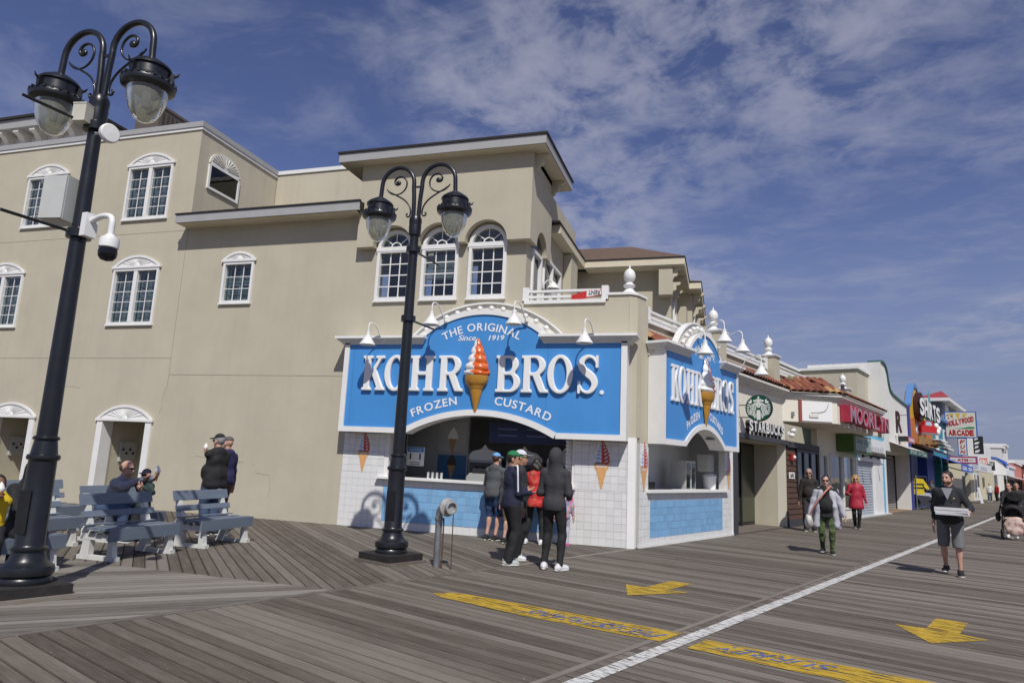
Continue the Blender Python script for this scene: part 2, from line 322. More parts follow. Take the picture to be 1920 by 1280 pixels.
# ------------------------------------------------------------------ ground and boardwalk
def wood_mat(name, cols, worn=.35):
    m = bpy.data.materials.new(name); m.use_nodes = True; t = m.node_tree; n = t.nodes; b = n['Principled BSDF']; K = t.links.new
    tcn = n.new('ShaderNodeTexCoord'); oi = n.new('ShaderNodeObjectInfo'); at = n.new('ShaderNodeAttribute'); at.attribute_name = 'tint'
    ad = n.new('ShaderNodeMath'); ad.operation = 'ADD'; K(oi.outputs['Random'], ad.inputs[0]); K(at.outputs['Fac'], ad.inputs[1])
    fr = n.new('ShaderNodeMath'); fr.operation = 'FRACT'; K(ad.outputs[0], fr.inputs[0])
    # grain runs along local x
    cmb = n.new('ShaderNodeCombineXYZ'); mul = n.new('ShaderNodeMath'); mul.operation = 'MULTIPLY'; mul.inputs[1].default_value = 57.; K(fr.outputs[0], mul.inputs[0]); K(mul.outputs[0], cmb.inputs[2])
    va = n.new('ShaderNodeVectorMath'); va.operation = 'ADD'; K(tcn.outputs['Object'], va.inputs[0]); K(cmb.outputs[0], va.inputs[1])
    def nz(sc, st, det=7, ro=.65):
        mp = n.new('ShaderNodeMapping'); mp.inputs['Scale'].default_value = st; K(va.outputs[0], mp.inputs[0])
        q = n.new('ShaderNodeTexNoise'); q.inputs['Scale'].default_value = sc; q.inputs['Detail'].default_value = det; q.inputs['Roughness'].default_value = ro; K(mp.outputs[0], q.inputs['Vector']); return q.outputs['Fac']
    g1 = nz(9, (.22, 8, 1)); g2 = nz(2.2, (.55, 2.2, 1), 5); g3 = nz(55, (.16, 6, 1), 5, .75)
    def mth(op, a, b_):
        q = n.new('ShaderNodeMath'); q.operation = op
        for i, v in enumerate((a, b_)):
            if isinstance(v, (int, float)): q.inputs[i].default_value = v
            else: K(v, q.inputs[i])
        return q.outputs[0]
    tot = mth('ADD', mth('ADD', mth('MULTIPLY', g1, .46), mth('MULTIPLY', g2, .36)), mth('ADD', mth('MULTIPLY', g3, .42), mth('MULTIPLY', fr.outputs[0], .30)))
    cr = n.new('ShaderNodeValToRGB'); el = cr.color_ramp.elements; el.new(.5); el.new(.5)
    for e, p, c in zip(el, (.46, .62, .74, .92), cols): e.position = p; e.color = (*c, 1)
    K(tot, cr.inputs[0])
    sp = n.new('ShaderNodeTexNoise'); sp.inputs['Scale'].default_value = 26; sp.inputs['Detail'].default_value = 2; K(va.outputs[0], sp.inputs['Vector'])
    sr_ = n.new('ShaderNodeMapRange'); sr_.inputs[1].default_value = .735; sr_.inputs[2].default_value = .76; K(sp.outputs['Fac'], sr_.inputs[0])
    mx_ = n.new('ShaderNodeMixRGB'); K(sr_.outputs[0], mx_.inputs[0]); K(cr.outputs[0], mx_.inputs[1]); mx_.inputs[2].default_value = (.30, .28, .25, 1)
    so_ = n.new('ShaderNodeSeparateXYZ'); K(tcn.outputs['Object'], so_.inputs[0]); ed = mth('ABSOLUTE', mth('SUBTRACT', mth('FRACT', mth('DIVIDE', so_.outputs['Y'], .142), 0), .5), 0)
    er = n.new('ShaderNodeMapRange'); er.inputs[1].default_value = .36; er.inputs[2].default_value = .485; er.inputs[3].default_value = 1.; er.inputs[4].default_value = .60; K(mth('ADD', ed, mth('ADD', mth('MULTIPLY', mth('SUBTRACT', g1, .5), .14), mth('MULTIPLY', mth('SUBTRACT', mth('FRACT', mth('MULTIPLY', fr.outputs[0], 7.3), 0), .6), .09))), er.inputs[0])
    es = n.new('ShaderNodeVectorMath'); es.operation = 'SCALE'; K(mx_.outputs[0], es.inputs[0]); K(er.outputs[0], es.inputs['Scale']); K(es.outputs[0], b.inputs['Base Color']); b.inputs['Roughness'].default_value = .82; b.inputs['Specular IOR Level'].default_value = .25
    bp = n.new('ShaderNodeBump'); bp.inputs['Strength'].default_value = .5; bp.inputs['Distance'].default_value = .006; K(mth('ADD', g1, mth('MULTIPLY', g3, .6)), bp.inputs['Height']); K(bp.outputs[0], b.inputs['Normal'])
    return m
WD_GREY = wood_mat('deck_grey', ((.042, .033, .025), (.095, .079, .063), (.135, .115, .093), (.198, .174, .145)))
WD_PALE = wood_mat('deck_pale', ((.062, .053, .044), (.122, .107, .091), (.168, .150, .130), (.25, .229, .20)))
WD_BRN = wood_mat('deck_brown', ((.038, .030, .022), (.098, .081, .065), (.146, .124, .102), (.22, .192, .162)))
BASE_ = two_tone('sandy_gap', [(.018, .016, .014), (.05, .043, .034), (.22, .18, .125)], 3.2, .95)

ground = MB().box(-3000, 3000, -3000, 3000, -1.2, -.6).build('ground', M('beach_sand', (.34, .29, .21), .95, .12, .05), kind='structure')
deck = MB().prismz([(-60, -14), (30, -30), (170, 340), (-60, 340)], -.30, -.030).build('boardwalk', BASE_, kind='structure')

def clip(poly, a, b, c):       # keep a*x+b*y<=c
    o = []; n = len(poly)
    for i in range(n):
        p, q = poly[i], poly[(i + 1) % n]; dp, dq = a * p[0] + b * p[1] - c, a * q[0] + b * q[1] - c
        if dp <= 0: o.append(p)
        if dp * dq < 0:
            t = dp / (dp - dq); o.append((p[0] + t * (q[0] - p[0]), p[1] + t * (q[1] - p[1])))
    return o
PW, GAP = .142, .0085
def bevelled(poly, z1=0., th=.028, ch=.003):
    n = len(poly); cx = sum(p[0] for p in poly) / n; cy = sum(p[1] for p in poly) / n
    mb = MB(); top = []
    for x, y in poly:
        top.append((x, y - math.copysign(ch, y - cy), z1))
    vs_ = [(x, y, z1 - th) for x, y in poly] + [(x, y, z1 - ch) for x, y in poly] + top
    fs = [tuple(range(2 * n, 3 * n))] + [(i, (i + 1) % n, (i + 1) % n + n, i + n) for i in range(n)] + [(i + n, (i + 1) % n + n, (i + 1) % n + 2 * n, i + 2 * n) for i in range(n)]
    return mb.add(vs_, fs)
def ccw(p):
    n = len(p); return p if sum(p[i][0] * p[(i + 1) % n][1] - p[(i + 1) % n][0] * p[i][1] for i in range(n)) > 0 else p[::-1]
def stuff_planks(name, polys, mat, loc, rz):
    v = []; f = []; tint = []
    for poly in polys:
        o = len(v); z = random.uniform(-.004, 0); n = len(poly); poly = ccw(poly)
        v += [(x, y, z) for x, y in poly] + [(x, y, z - .028) for x, y in poly]
        fs = [tuple(o + i for i in range(n))] + [(o + n + i, o + n + (i + 1) % n, o + (i + 1) % n, o + i) for i in range(n)]
        f += fs; tint += [random.random()] * len(fs)
    me = bpy.data.meshes.new(name); me.from_pydata(v, [], f); me.materials.append(mat)
    at = me.attributes.new('tint', 'FLOAT', 'FACE'); at.data.foreach_set('value', tint)
    return obj(name, me, deck, loc, rz, kind='stuff')
# boards square to the boardwalk, in two lanes: local x runs out from the shops, local y runs along
RZ = BA - math.pi / 2
def lane(o0, o1, near, far, mat, all0, all1):
    me = bevelled(ccw([(0, GAP / 2), (o1 - o0, GAP / 2), (o1 - o0, PW - GAP / 2), (0, PW - GAP / 2)])).mesh('plank', mat)
    n = int((far - near) / PW)
    for i in range(n):
        s = near + i * PW; o = obj('plank', me, deck, bw(s, o0, random.uniform(-.004, 0)), RZ + random.uniform(-.0006, .0006))
    polys = []; k = 0
    s = near - PW
    while s > all0: polys.append([(0, s + GAP / 2), (o1 - o0, s + GAP / 2), (o1 - o0, s + PW - GAP / 2), (0, s + PW - GAP / 2)]); s -= PW
    s = near + n * PW
    while s < all1:
        pw = PW
        polys.append([(0, s + GAP / 2), (o1 - o0, s + GAP / 2), (o1 - o0, s + pw - GAP / 2), (0, s + pw - GAP / 2)]); s += pw
    stuff_planks('far_planks', polys, mat, bw(0, o0, 0), RZ)
lane(.02, 3.58, -11.6, 2.2, WD_GREY, -14, 150)
lane(3.66, 15.5, -9.4, 3.4, WD_BRN, -16, 150)
# the narrow board between the two lanes and the board along the seam
for o0, nm in ((3.585, 'edge_board'), (-.075, 'edge_board')):
    for i in range(6 if o0 > 1 else 3):
        L0 = -12 + i * 4.0 if o0 > 1 else -12 + i * 4.0
        bevelled(ccw([(0, 0), (3.992, 0), (3.992, .07 if o0 > 1 else .09), (0, .07 if o0 > 1 else .09)])).build('edge_board', WD_BRN if o0 > 1 else WD_PALE, deck, None, bw(L0, o0 + (.07 if o0 > 1 else .09), .001), BA)
# square in front of the stucco wall: boards at 45 degrees, herringbone meeting on y=YH
YH = 7.41
sx, sy = KX - .095 * BDY, KY + .095 * BDX
def region(ang, y0, y1, mat, keep, x0=-26.):
    ca, sa = math.cos(ang), math.sin(ang); loc = (0, 0, 0); polys = []
    t = -40.
    while t < 40:
        p = [(-60, t + GAP / 2), (60, t + GAP / 2), (60, t + PW - GAP / 2), (-60, t + PW - GAP / 2)]
        # region limits turned into the board frame
        for a, b, c in ((0, -1, -y0), (0, 1, y1), (-1, 0, -x0), (BDY, -BDX, BDY * sx - BDX * sy)):
            aa, bb = a * ca + b * sa, -a * sa + b * ca
            p = clip(p, aa, bb, c)
            if len(p) < 3: break
        if len(p) >= 3: polys.append(p)
        t += PW
    def dist(p):
        best = 1e9
        for x, y in p + [(sum(q[0] for q in p) / len(p), sum(q[1] for q in p) / len(p))]:
            X, Y = x * ca - y * sa, x * sa + y * ca
            if Y > .5 and X > -1.25 * Y: best = min(best, X * X + Y * Y)
        return best
    polys.sort(key=dist)
    for p in polys[:keep]:
        mx = min(q[0] for q in p); my = min(q[1] for q in p)
        q = [(x - mx, y - my) for x, y in p]
        bevelled(ccw(q)).build('plank', mat, deck, None, (mx * ca - my * sa, mx * sa + my * ca, random.uniform(-.004, 0)), ang)
    stuff_planks('far_planks', polys[keep:], mat, (0, 0, 0), ang)
region(-math.pi / 4, YH, YW - .01, WD_GREY, 62)
region(math.pi / 4, -3., YH - .004, WD_PALE, 40, -16.)

# ---- paint on the deck
YEL = worn_paint('worn_yellow_paint', (.50, .325, .025), .46, (1.0, 9, 1), 3.2)
WHT = worn_paint('worn_white_paint', (.62, .61, .58), .455, (1.3, 9, 1), 3.8)
BLU = worn_paint('worn_blue_stencil', (.085, .15, .38), .485, (1, 4, 1), 7)
def sheet(name, polys, mat, z, **kw):
    mb = MB()
    for p in polys:
        p = ccw(p); k = len(mb.v); mb.v += [(x, y, z) for x, y in p]; mb.f.append(tuple(k + i for i in range(len(p)))); mb.m.append(0)
    return mb.build(name, mat, None, None, bw(0, 0, 0), RZ, **kw)
# local: x = out from shops, y = along the boardwalk
sheet('lane_line', [[(3.76, -13), (3.905, -13), (3.905, 150), (3.76, 150)]], WHT, .0042, label='long worn white line dividing the boardwalk lanes', category='lane line')
sheet('painted_band', [[(.80, -6.40), (.95, -6.13), (3.70, -5.87), (3.70, -6.35), (2.2, -6.50), (1.0, -6.48)]], YEL, .0044, label='worn yellow band with blue stencilled word PEDESTRIANS, left of the white line', category='painted band')
sheet('painted_band', [[(3.97, -6.36), (7.6, -6.34), (7.6, -5.66), (3.97, -5.93)]], YEL, .0044, label='worn yellow band with blue stencilled word SURREY, right of the white line', category='painted band')
def stencil(txt, x0, x1, y0, y1, label):
    # read by someone walking towards the camera: letters run from +x to -x, tops towards -y
    mb = text_mb(txt, .0, .012); a, b, c, d = bounds(mb)
    n = len(mb.v) // 2; g_ = text_geo(txt, .012)
    o = MB(); o.add([(x1 - (p[0] - a) / (b - a) * (x1 - x0) - .35 * (p[1] - c) / (d - c) * (y1 - y0) + .07, y1 - (p[1] - c) / (d - c) * (y1 - y0) + .085 * (x1 - (p[0] - a) / (b - a) * (x1 - x0) - 3.), .0076) for p in g_[0]], g_[1])
    return o.build('stencilled_word', BLU, None, None, bw(0, 0, 0), RZ, label=label, category='lettering')
stencil('PEDESTRIANS', 2.10, 3.58, -6.33, -6.08, 'blue stencilled word PEDESTRIANS on the left yellow band')
stencil('SURREY', 4.12, 5.06, -6.33, -6.10, 'blue stencilled word SURREY on the right yellow band')
def arrow(pts, label): return sheet('painted_arrow', [pts], YEL, .0044, label=label, category='painted arrow')
arrow([(2.36, -4.56), (2.80, -3.70), (2.52, -3.76), (2.52, -3.02), (2.22, -3.03), (2.22, -3.84), (1.94, -3.84)], 'worn yellow arrow painted nearest the custard stand, left of the white line')
arrow([(5.57, -4.27), (5.99, -3.60), (5.73, -3.52), (5.73, -2.76), (5.42, -2.77), (5.42, -3.50), (5.13, -3.56)], 'worn yellow arrow painted right of the white line')
# ------------------------------------------------------------------ stucco building on the left and behind
bld = thing('stucco_building', 'large beige stucco building with arched windows, corner tower and roof terrace', 'building', (0, YW, 0))
# front wall (local y=0 is the face, outward is -y)
holes = [(-15.79, -14.29, 7.62, 9.18), (-15.79, -14.28, 4.69, 6.25), (-20.62, -19.12, 4.69, 6.25), (-19.55, -18.06, 7.62, 9.18), (-12.20, -11.30, 5.19, 6.28), (-15.42, -14.00, 0, 2.15), (-19.40, -17.95, 0, 2.15)]
wl = MB(); wall_holes(wl, -30, -13.487, 0, 10.06, 0, .35, holes); wall_holes(wl, -13.487, -8.30, 0, 7.42, 0, .35, holes)
wl.build('wall', STUCCO, bld)
MB().box(-13.84, -13.487, .35, 3.30, 7.0, 10.06).build('side_wall', STUCCO_L, bld)
MB().box(-13.48, -7.4, 3.30, 3.60, 7.0, 10.16).build('rear_wall', STUCCO_L, bld)
mb = MB().box(-13.48, -7.4, 3.26, 3.66, 10.16, 10.28); mb.build('white_coping', WHITE, bld)
# grey coping with white bed mould along the top of the left part
mb = MB().box(-30, -13.43, -.06, .10, 10.14, 10.29, 0).box(-30, -13.45, -.035, .1, 10.06, 10.138, 1).box(-13.60, -13.43, .1, 3.30, 10.14, 10.29, 0).box(-13.60, -13.45, .1, 3.30, 10.06, 10.138, 1)
mb.build('coping', [GREYTRIM, WHITE], bld)
MB().box(-30, -13.6, .1, 14, 10.0, 10.12).build('flat_roof', M('roof_membrane', (.35, .34, .32), .9, .1), bld)
# control joints in the stucco
def catmull_s(p):
    o = []
    for (a, b), (c, d) in zip(p, p[1:]):
        for k in range(5): o.append((a + (c - a) * k / 5 + random.uniform(-.012, .012), b + (d - b) * k / 5 + random.uniform(-.012, .012)))
    return o
JOINT = M('stucco_joint', (.30, .26, .19), .95, .2)
mb = MB().box(-30, -13.52, -.004, .01, 3.775, 3.785).box(-13.50, -8.30, -.004, .01, 3.35, 3.36).box(-13.52, -13.51, -.004, .01, 3.0, 7.3).box(-30, -13.52, -.004, .01, 7.20, 7.208)
mb.build('joint', JOINT, bld)
for pts in (((-13.55, 3.0), (-13.62, 2.75), (-13.6, 2.5), (-13.68, 2.3)), ((-12.4, 1.35), (-11.9, 1.32), (-11.3, 1.25), (-10.9, 1.27)), ((-10.6, 1.05), (-10.2, 1.0), (-10.15, .7), (-10.18, .4)), ((-17.0, 3.0), (-16.7, 3.02), (-16.3, 2.97))):
    MB().tube([(x, -.001, z) for x, z in catmull_s(pts)], .005, 4).build('crack', JOINT, bld)

def slats(mb, x0, x1, z0, z1, y, pitch=.062, m=0):
    k = int((z1 - z0) / pitch)
    for i in range(k):
        z = z0 + (i + .5) * pitch; mb.add([(x0, y - .018, z - .022), (x1, y - .018, z - .022), (x1, y + .018, z + .022), (x0, y + .018, z + .022)], [(0, 1, 2, 3)], m)
def sash(mb, x0, x1, z0, z1, y0, y1, w): mb.box(x0, x0 + w, y0, y1, z0, z1).box(x1 - w, x1, y0, y1, z0, z1).box(x0 + w, x1 - w, y0, y1, z0, z0 + w).box(x0 + w, x1 - w, y0, y1, z1 - w, z1)
def window(parent, x0, x1, z0, z1, cols, rows, leaves=1, shutter=True, back=.30, blind=None, fr=.062):
    mb = MB(); sash(mb, x0 - .01, x1 + .01, z0 - .01, z1 + .01, -.045, .10, fr)
    lw = (x1 - x0 - 2 * fr) / leaves
    for i in range(1, leaves): mb.box(x0 + fr + i * lw - .06, x0 + fr + i * lw + .06, -.04, .10, z0 + fr, z1 - fr)
    mb.box(x0 - .03, x1 + .03, -.062, 0.02, z0 - .05, z0 - .008)
    win = mb.build('window', WHITE, parent)
    mu = MB()
    for i in range(leaves):
        a = x0 + fr + i * lw + (.06 if i else 0); b = x0 + fr + (i + 1) * lw - (.06 if i < leaves - 1 else 0)
        g_ = MB().box(a, b, .036, .042, z0 + fr, z1 - fr); g_.build('pane', GLASS, win)
        for k in range(1, cols): xx = a + (b - a) * k / cols; mu.box(xx - .008, xx + .008, .018, .034, z0 + fr, z1 - fr)
        for k in range(1, rows): zz = z0 + fr + (z1 - z0 - 2 * fr) * k / rows; mu.box(a, b, .02, .0335, zz - .008, zz + .008)
        if shutter:
            sh = MB(); yy = .15; w2 = .055
            for p, q in ((a + .01, (a + b) / 2 - .005), ((a + b) / 2 + .005, b - .01)):
                zm = (z0 + z1) / 2; sash(sh, p, q, z0 + fr, zm, yy - .015, yy + .015, w2); sash(sh, p, q, zm, z1 - fr, yy - .015, yy + .015, w2)
                slats(sh, p + w2, q - w2, z0 + fr + w2, zm - w2, yy); slats(sh, p + w2, q - w2, zm + w2, z1 - fr - w2, yy)
            sh.build('shutter', SHUT, win)
    mu.build('glazing_bars', WHITE, win)
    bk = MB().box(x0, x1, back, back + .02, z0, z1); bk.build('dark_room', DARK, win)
    return win
def fan(parent, x0, x1, z0, rise, over=.05):       # segmental sunburst panel above an opening
    a, b = x0 - over, x1 + over; c = (a + b) / 2; h = (b - a) / 2; r = (h * h + rise * rise) / (2 * rise); cz = z0 + rise - r; th = math.asin(h / r)
    pts = [(c + r * math.sin(t), cz + r * math.cos(t)) for t in [th - 2 * th * i / 24 for i in range(25)]]
    mb = MB().prism(pts, -.035, 0.0)
    r2 = r - .05; mb.arc(c, cz, r2, r + .012, math.pi / 2 - th * .985, math.pi / 2 + th * .985, -.062, -.034, 24)
    mb.box(a - .02, b + .02, -.066, -.033, z0 - .035, z0 + .03)
    for i in range(1, 16):
        t = math.pi * i / 16; dx, dz = math.cos(t), math.sin(t)
        k = .05
        while (k * dx) ** 2 + (z0 + .03 + k * dz - cz) ** 2 < (r2 - .01) ** 2: k += .01
        n_ = (-dz * .008, dx * .008); k0 = .10
        if k > k0 + .03: mb.prism([(c + k0 * dx + n_[0] * .4, z0 + .03 + k0 * dz + n_[1] * .4), (c + k0 * dx - n_[0] * .4, z0 + .03 + k0 * dz - n_[1] * .4), (c + k * dx - n_[0], z0 + .03 + k * dz - n_[1]), (c + k * dx + n_[0], z0 + .03 + k * dz + n_[1])], -.047, -.034)
    mb.lathe([(.095, 0), (.085, .01), (.06, .018), (1e-6, .024)], 16, m=0)
    k = len(mb.v); n_ = 16 * 4
    mb.v[k - n_:] = [(c + x, -.034 - z, z0 + .03 + max(0, y)) for x, y, z in mb.v[k - n_:]]
    return mb.build('sunburst_panel', WHITE, parent)
for x0, x1, z0, z1, l, c_, r_ in ((-15.79, -14.29, 7.62, 9.14, 2, 2, 5), (-15.79, -14.28, 4.69, 6.20, 2, 2, 5), (-20.62, -19.12, 4.69, 6.20, 2, 2, 5), (-19.55, -18.06, 7.62, 9.14, 2, 2, 5), (-12.20, -11.30, 5.19, 6.24, 1, 3, 3)):
    window(bld, x0, x1, z0, z1, c_, r_, l); fan(bld, x0, x1, z1 + .05, .31 if l == 2 else .22)
# doorways: white surround, recessed porch with meter board and a side door
for x0, x1 in ((-15.42, -14.00), (-19.40, -17.95)):
    MB().box(x0 - .17, x0 + .014, -.04, .30, 0, 2.146).build('door_jamb', WHITE, bld); MB().box(x1 - .014, x1 + .17, -.04, .30, 0, 2.146).build('door_jamb', WHITE, bld)
    fan(bld, x0, x1, 2.17, .37, .20)
    mb = MB().box(x0 - .25, x0 - .012, .302, 1.25, 0, 2.16).box(x1 + .012, x1 + .2, .302, 1.25, 0, 2.16).box(x0 - .25, x1 + .2, 1.25, 1.35, 0, 2.16).box(x0 - .25, x1 + .2, .36, 1.35, 2.16, 2.3).box(x0 - .25, x1 + .2, .302, 1.35, -.05, .004)
    pc = mb.build('porch', STUCCO, bld)
    MB().box(x0 - .011, x0 + .05, .62, 1.12, 1.10, 1.62).build('meter_board', M('meter_grey', (.45, .45, .42), .5), pc)
    mb = MB().box(x1 - .045, x1 + .01, .42, 1.12, 0, 2.05)
    dd = mb.build('door', WHITE, bld); MB().sphere((x1 - .08, .52, 1.0), .035).build('handle', STEEL, dd, 40)
    for i in range(4): MB().sphere((x0 + .05, .70 + i * .11, 1.42 - .1 * (i % 2)), .035, 10).build('meter', BLACK, pc)
# arched window in the recessed side wall (faces +x)
sw = MB(); 
def side_window():
    y0, y1, z0, z1 = .45, 1.55, 8.62, 9.25; X = -13.487
    mb = MB()
    for a, b, c, d in ((y0 - .07, y0, z0 - .07, z1), (y1, y1 + .07, z0 - .07, z1), (y0, y1, z0 - .07, z0), (y0, y1, z1 - .02, z1 + .05)): mb.box(X - .02, X + .05, a, b, c, d)
    w_ = mb.build('window', WHITE, bld); MB().box(X + .012, X + .018, y0, y1, z0, z1).build('pane', GLASS_D, w_); MB().box(X + .002, X + .008, y0, y1, z0, z1).build('dark_room', DARK, w_)
    f = MB(); c = (y0 + y1) / 2; h = .62; n_ = 20
    f.prism([(c + h * math.cos(math.pi * i / n_), z1 + .05 + .42 * math.sin(math.pi * i / n_)) for i in range(n_ + 1)], 0, .04)
    for i in range(1, 14):
        t = math.pi * i / 14; f.prism([(c + .1 * math.cos(t), z1 + .07 + .07 * math.sin(t)), (c + .56 * math.cos(t - .03), z1 + .07 + .36 * math.sin(t - .03)), (c + .56 * math.cos(t + .03), z1 + .07 + .36 * math.sin(t + .03))], .04, .056)
    f.v = [(X + y, x, z) for x, y, z in f.v]; f.f = [q[::-1] for q in f.f]
    f.build('sunburst_panel', WHITE_OLD, bld)
side_window()
# low pitched roof over the middle part
mb = MB().prismx([(-.42, 7.30), (-.42, 7.47), (3.3, 7.95), (3.3, 7.75)], -13.52, -8.18, 0)
mb.build('lower_roof', [ROOFBLACK], bld)
mb = MB().box(-13.52, -8.18, -.445, -.40, 7.25, 7.46).box(-13.545, -13.522, -.445, .1, 7.25, 7.44); mb.build('fascia', GREYTRIM, bld)
MB().box(-13.50, -8.30, -.40, 0.0, 7.235, 7.262).build('soffit', SOFFIT, bld)
MB().box(-13.56, -8.16, -.47, -.40, 7.462, 7.50).build('roof_edge', ROOFBLACK, bld)

# ---- tower: window wall below, upper block carried on arches
TX0, TX1 = -8.30, -4.15
wcs = [(-7.82, -6.92), (-6.66, -5.755), (-5.503, -4.603)]
low = MB(); wall_holes(low, TX0, TX1, 4.98, 8.3, 0, .30, [(a, b, 5.13, 6.40) for a, b in wcs])
# the arched tops are real openings too: drop the plain band and rebuild it round the arcs
low = MB(); SPR = 6.38
wall_holes(low, TX0, TX1, 4.98, SPR, 0, .30, [(a, b, 5.13, SPR) for a, b in wcs])
def arch_band(mb, x0, x1, z0, z1, y0, y1, arcs, n=20, m=0):   # wall strip with half-round tops cut out of its lower edge; arcs = (cx, r)
    xs = [x0]
    for cx, r in arcs:
        for i in range(n):
            a, b = math.pi - math.pi * i / n, math.pi - math.pi * (i + 1) / n
            xa, xb = cx + r * math.cos(a), cx + r * math.cos(b); za, zb = z0 + r * math.sin(a), z0 + r * math.sin(b)
            mb.prism([(xa, za), (xb, zb), (xb, z1), (xa, z1)], y0, y1, m)
        mb.box(xs[-1], cx - r, y0, y1, z0, z1, m); xs.append(cx + r)
    mb.box(xs[-1], x1, y0, y1, z0, z1, m)
arch_band(low, TX0, TX1, SPR, 8.3, .0, .30, [((a + b) / 2, (b - a) / 2) for a, b in wcs])
low.build('tower_wall', STUCCO, bld)
up = MB(); arch_band(up, TX0, -4.02, 6.395, 8.48, -.22, .0 - .001, [((a + b) / 2, (b - a) / 2 + .045) for a, b in wcs])
up.build('tower_arcade', STUCCO, bld)
# tower side (faces +x): lower wall with tall window, upper block with arch
SX = -4.15
ts = MB(); o = MB(); wall_holes(o, .30, 5.0, 4.98, 8.3, 0, .3, [(.42, 1.22, 5.13, 6.38), (1.42, 3.2, 5.0, 6.55)])
ts.join(o); ts.v = [(SX - y, x, z) for x, y, z in ts.v]; ts.f = [q[::-1] for q in ts.f]
ts.build('tower_side_wall', STUCCO, bld)
o = MB(); arch_band(o, .0, 1.62, 6.395, 8.48, -.13, 0, [(.82, .46)]); o.v = [(SX - y, x, z) for x, y, z in o.v]; o.f = [q[::-1] for q in o.f]
o.build('tower_side_arcade', STUCCO, bld)
for a, b in wcs:
    c, r = (a + b) / 2, (b - a) / 2
    mb = MB(); fr = .075
    sash(mb, a, b, 5.13, SPR - .02, -.05, .09, fr); mb.box(a - .02, b + .02, -.06, .09, SPR - .06, SPR + .04); mb.arc(c, SPR, r - fr, r, 0, math.pi, -.05, .09, 24); mb.box(a - .02, b + .02, -.065, .0, 5.09, 5.128)
    win = mb.build('window', WHITE, bld)
    MB().box(a + fr, b - fr, .04, .046, 5.13 + fr, SPR - .02 - fr).build('pane', GLASS, win)
    MB().prism([(c + (r - fr) * math.cos(math.pi * i / 20), SPR + .04 + (r - fr) * math.sin(math.pi * i / 20) * .95) for i in range(21)], .04, .046).build('pane', GLASS, win)
    mu = MB()
    for k in (1, 2): xx = a + fr + (b - a - 2 * fr) * k / 3; mu.box(xx - .012, xx + .012, .018, .036, 5.13 + fr, SPR - .1)
    for k in (1, 2, 3): zz = 5.13 + fr + (SPR - .02 - 5.13 - 2 * fr) * k / 4; mu.box(a + fr, b - fr, .02, .0355, zz - .012, zz + .012)
    mu.arc(c, SPR + .04, .115, .14, 0, math.pi, .018, .036, 10)
    for t in (40, 90, 140):
        t = R_(t); dx, dz = math.cos(t), math.sin(t); mu.prism([(c + .13 * dx - .011 * dz, SPR + .04 + .13 * dz + .011 * dx), (c + .13 * dx + .011 * dz, SPR + .04 + .13 * dz - .011 * dx), (c + (r - fr) * dx + .011 * dz, SPR + .04 + (r - fr - .03) * dz - .011 * dx), (c + (r - fr) * dx - .011 * dz, SPR + .04 + (r - fr - .03) * dz + .011 * dx)], .019, .0345)
    mu.build('glazing_bars', WHITE, win)
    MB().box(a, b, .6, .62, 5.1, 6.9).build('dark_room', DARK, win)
    if -6.7 < a < -6.6:
        sh = MB(); slats(sh, a + .1, b - .1, 5.62, 6.26, .12, .05); sh.build('blind', M('pale_blind', (.50, .52, .48), .7), win)
    # little model sailboats on the transom sill
    sb = MB()
    for k in (-.24, .02, .26):
        z = SPR + .05; sb.prism([(c + k - .05, z + .015), (c + k + .005, z + .16), (c + k + .005, z + .02)], .10, .112).prism([(c + k + .012, z + .02), (c + k + .012, z + .13), (c + k + .055, z + .02)], .10, .112).box(c + k - .06, c + k + .06, .09, .12, z, z + .015)
    sb.build('model_sailboat', WHITE_OLD, win)
# side windows and sliding door of the terrace
def side_panel(name, y0, y1, z0, z1, X=SX, bars=(), fr=.08, glass=GLASS_D):
    mb = MB(); o = MB(); sash(o, y0, y1, z0, z1, -.05, .08, fr)
    for b in bars: o.box(b - .03, b + .03, -.045, .08, z0 + fr, z1 - fr)
    o.v = [(X - y, x, z) for x, y, z in o.v]; o.f = [q[::-1] for q in o.f]
    w_ = o.build(name, WHITE, bld)
    MB().box(X - .05, X - .04, y0 + fr, y1 - fr, z0 + fr, z1 - fr).build('pane', glass, w_); MB().box(X - .32, X - .30, y0, y1, z0, z1).build('dark_room', DARK, w_)
    return w_
side_panel('window', .42, 1.22, 5.13, 6.38); side_panel('sliding_door', 1.42, 3.2, 5.0, 6.55, bars=(2.3,))
o = MB().prism([(.82 + .40 * math.cos(math.pi * i / 16), 6.38 + .40 * math.sin(math.pi * i / 16)) for i in range(17)], -.02, 0); o.v = [(SX - y, x, z) for x, y, z in o.v]; o.f = [q[::-1] for q in o.f]; o.build('fanlight', GLASS_D, bld)
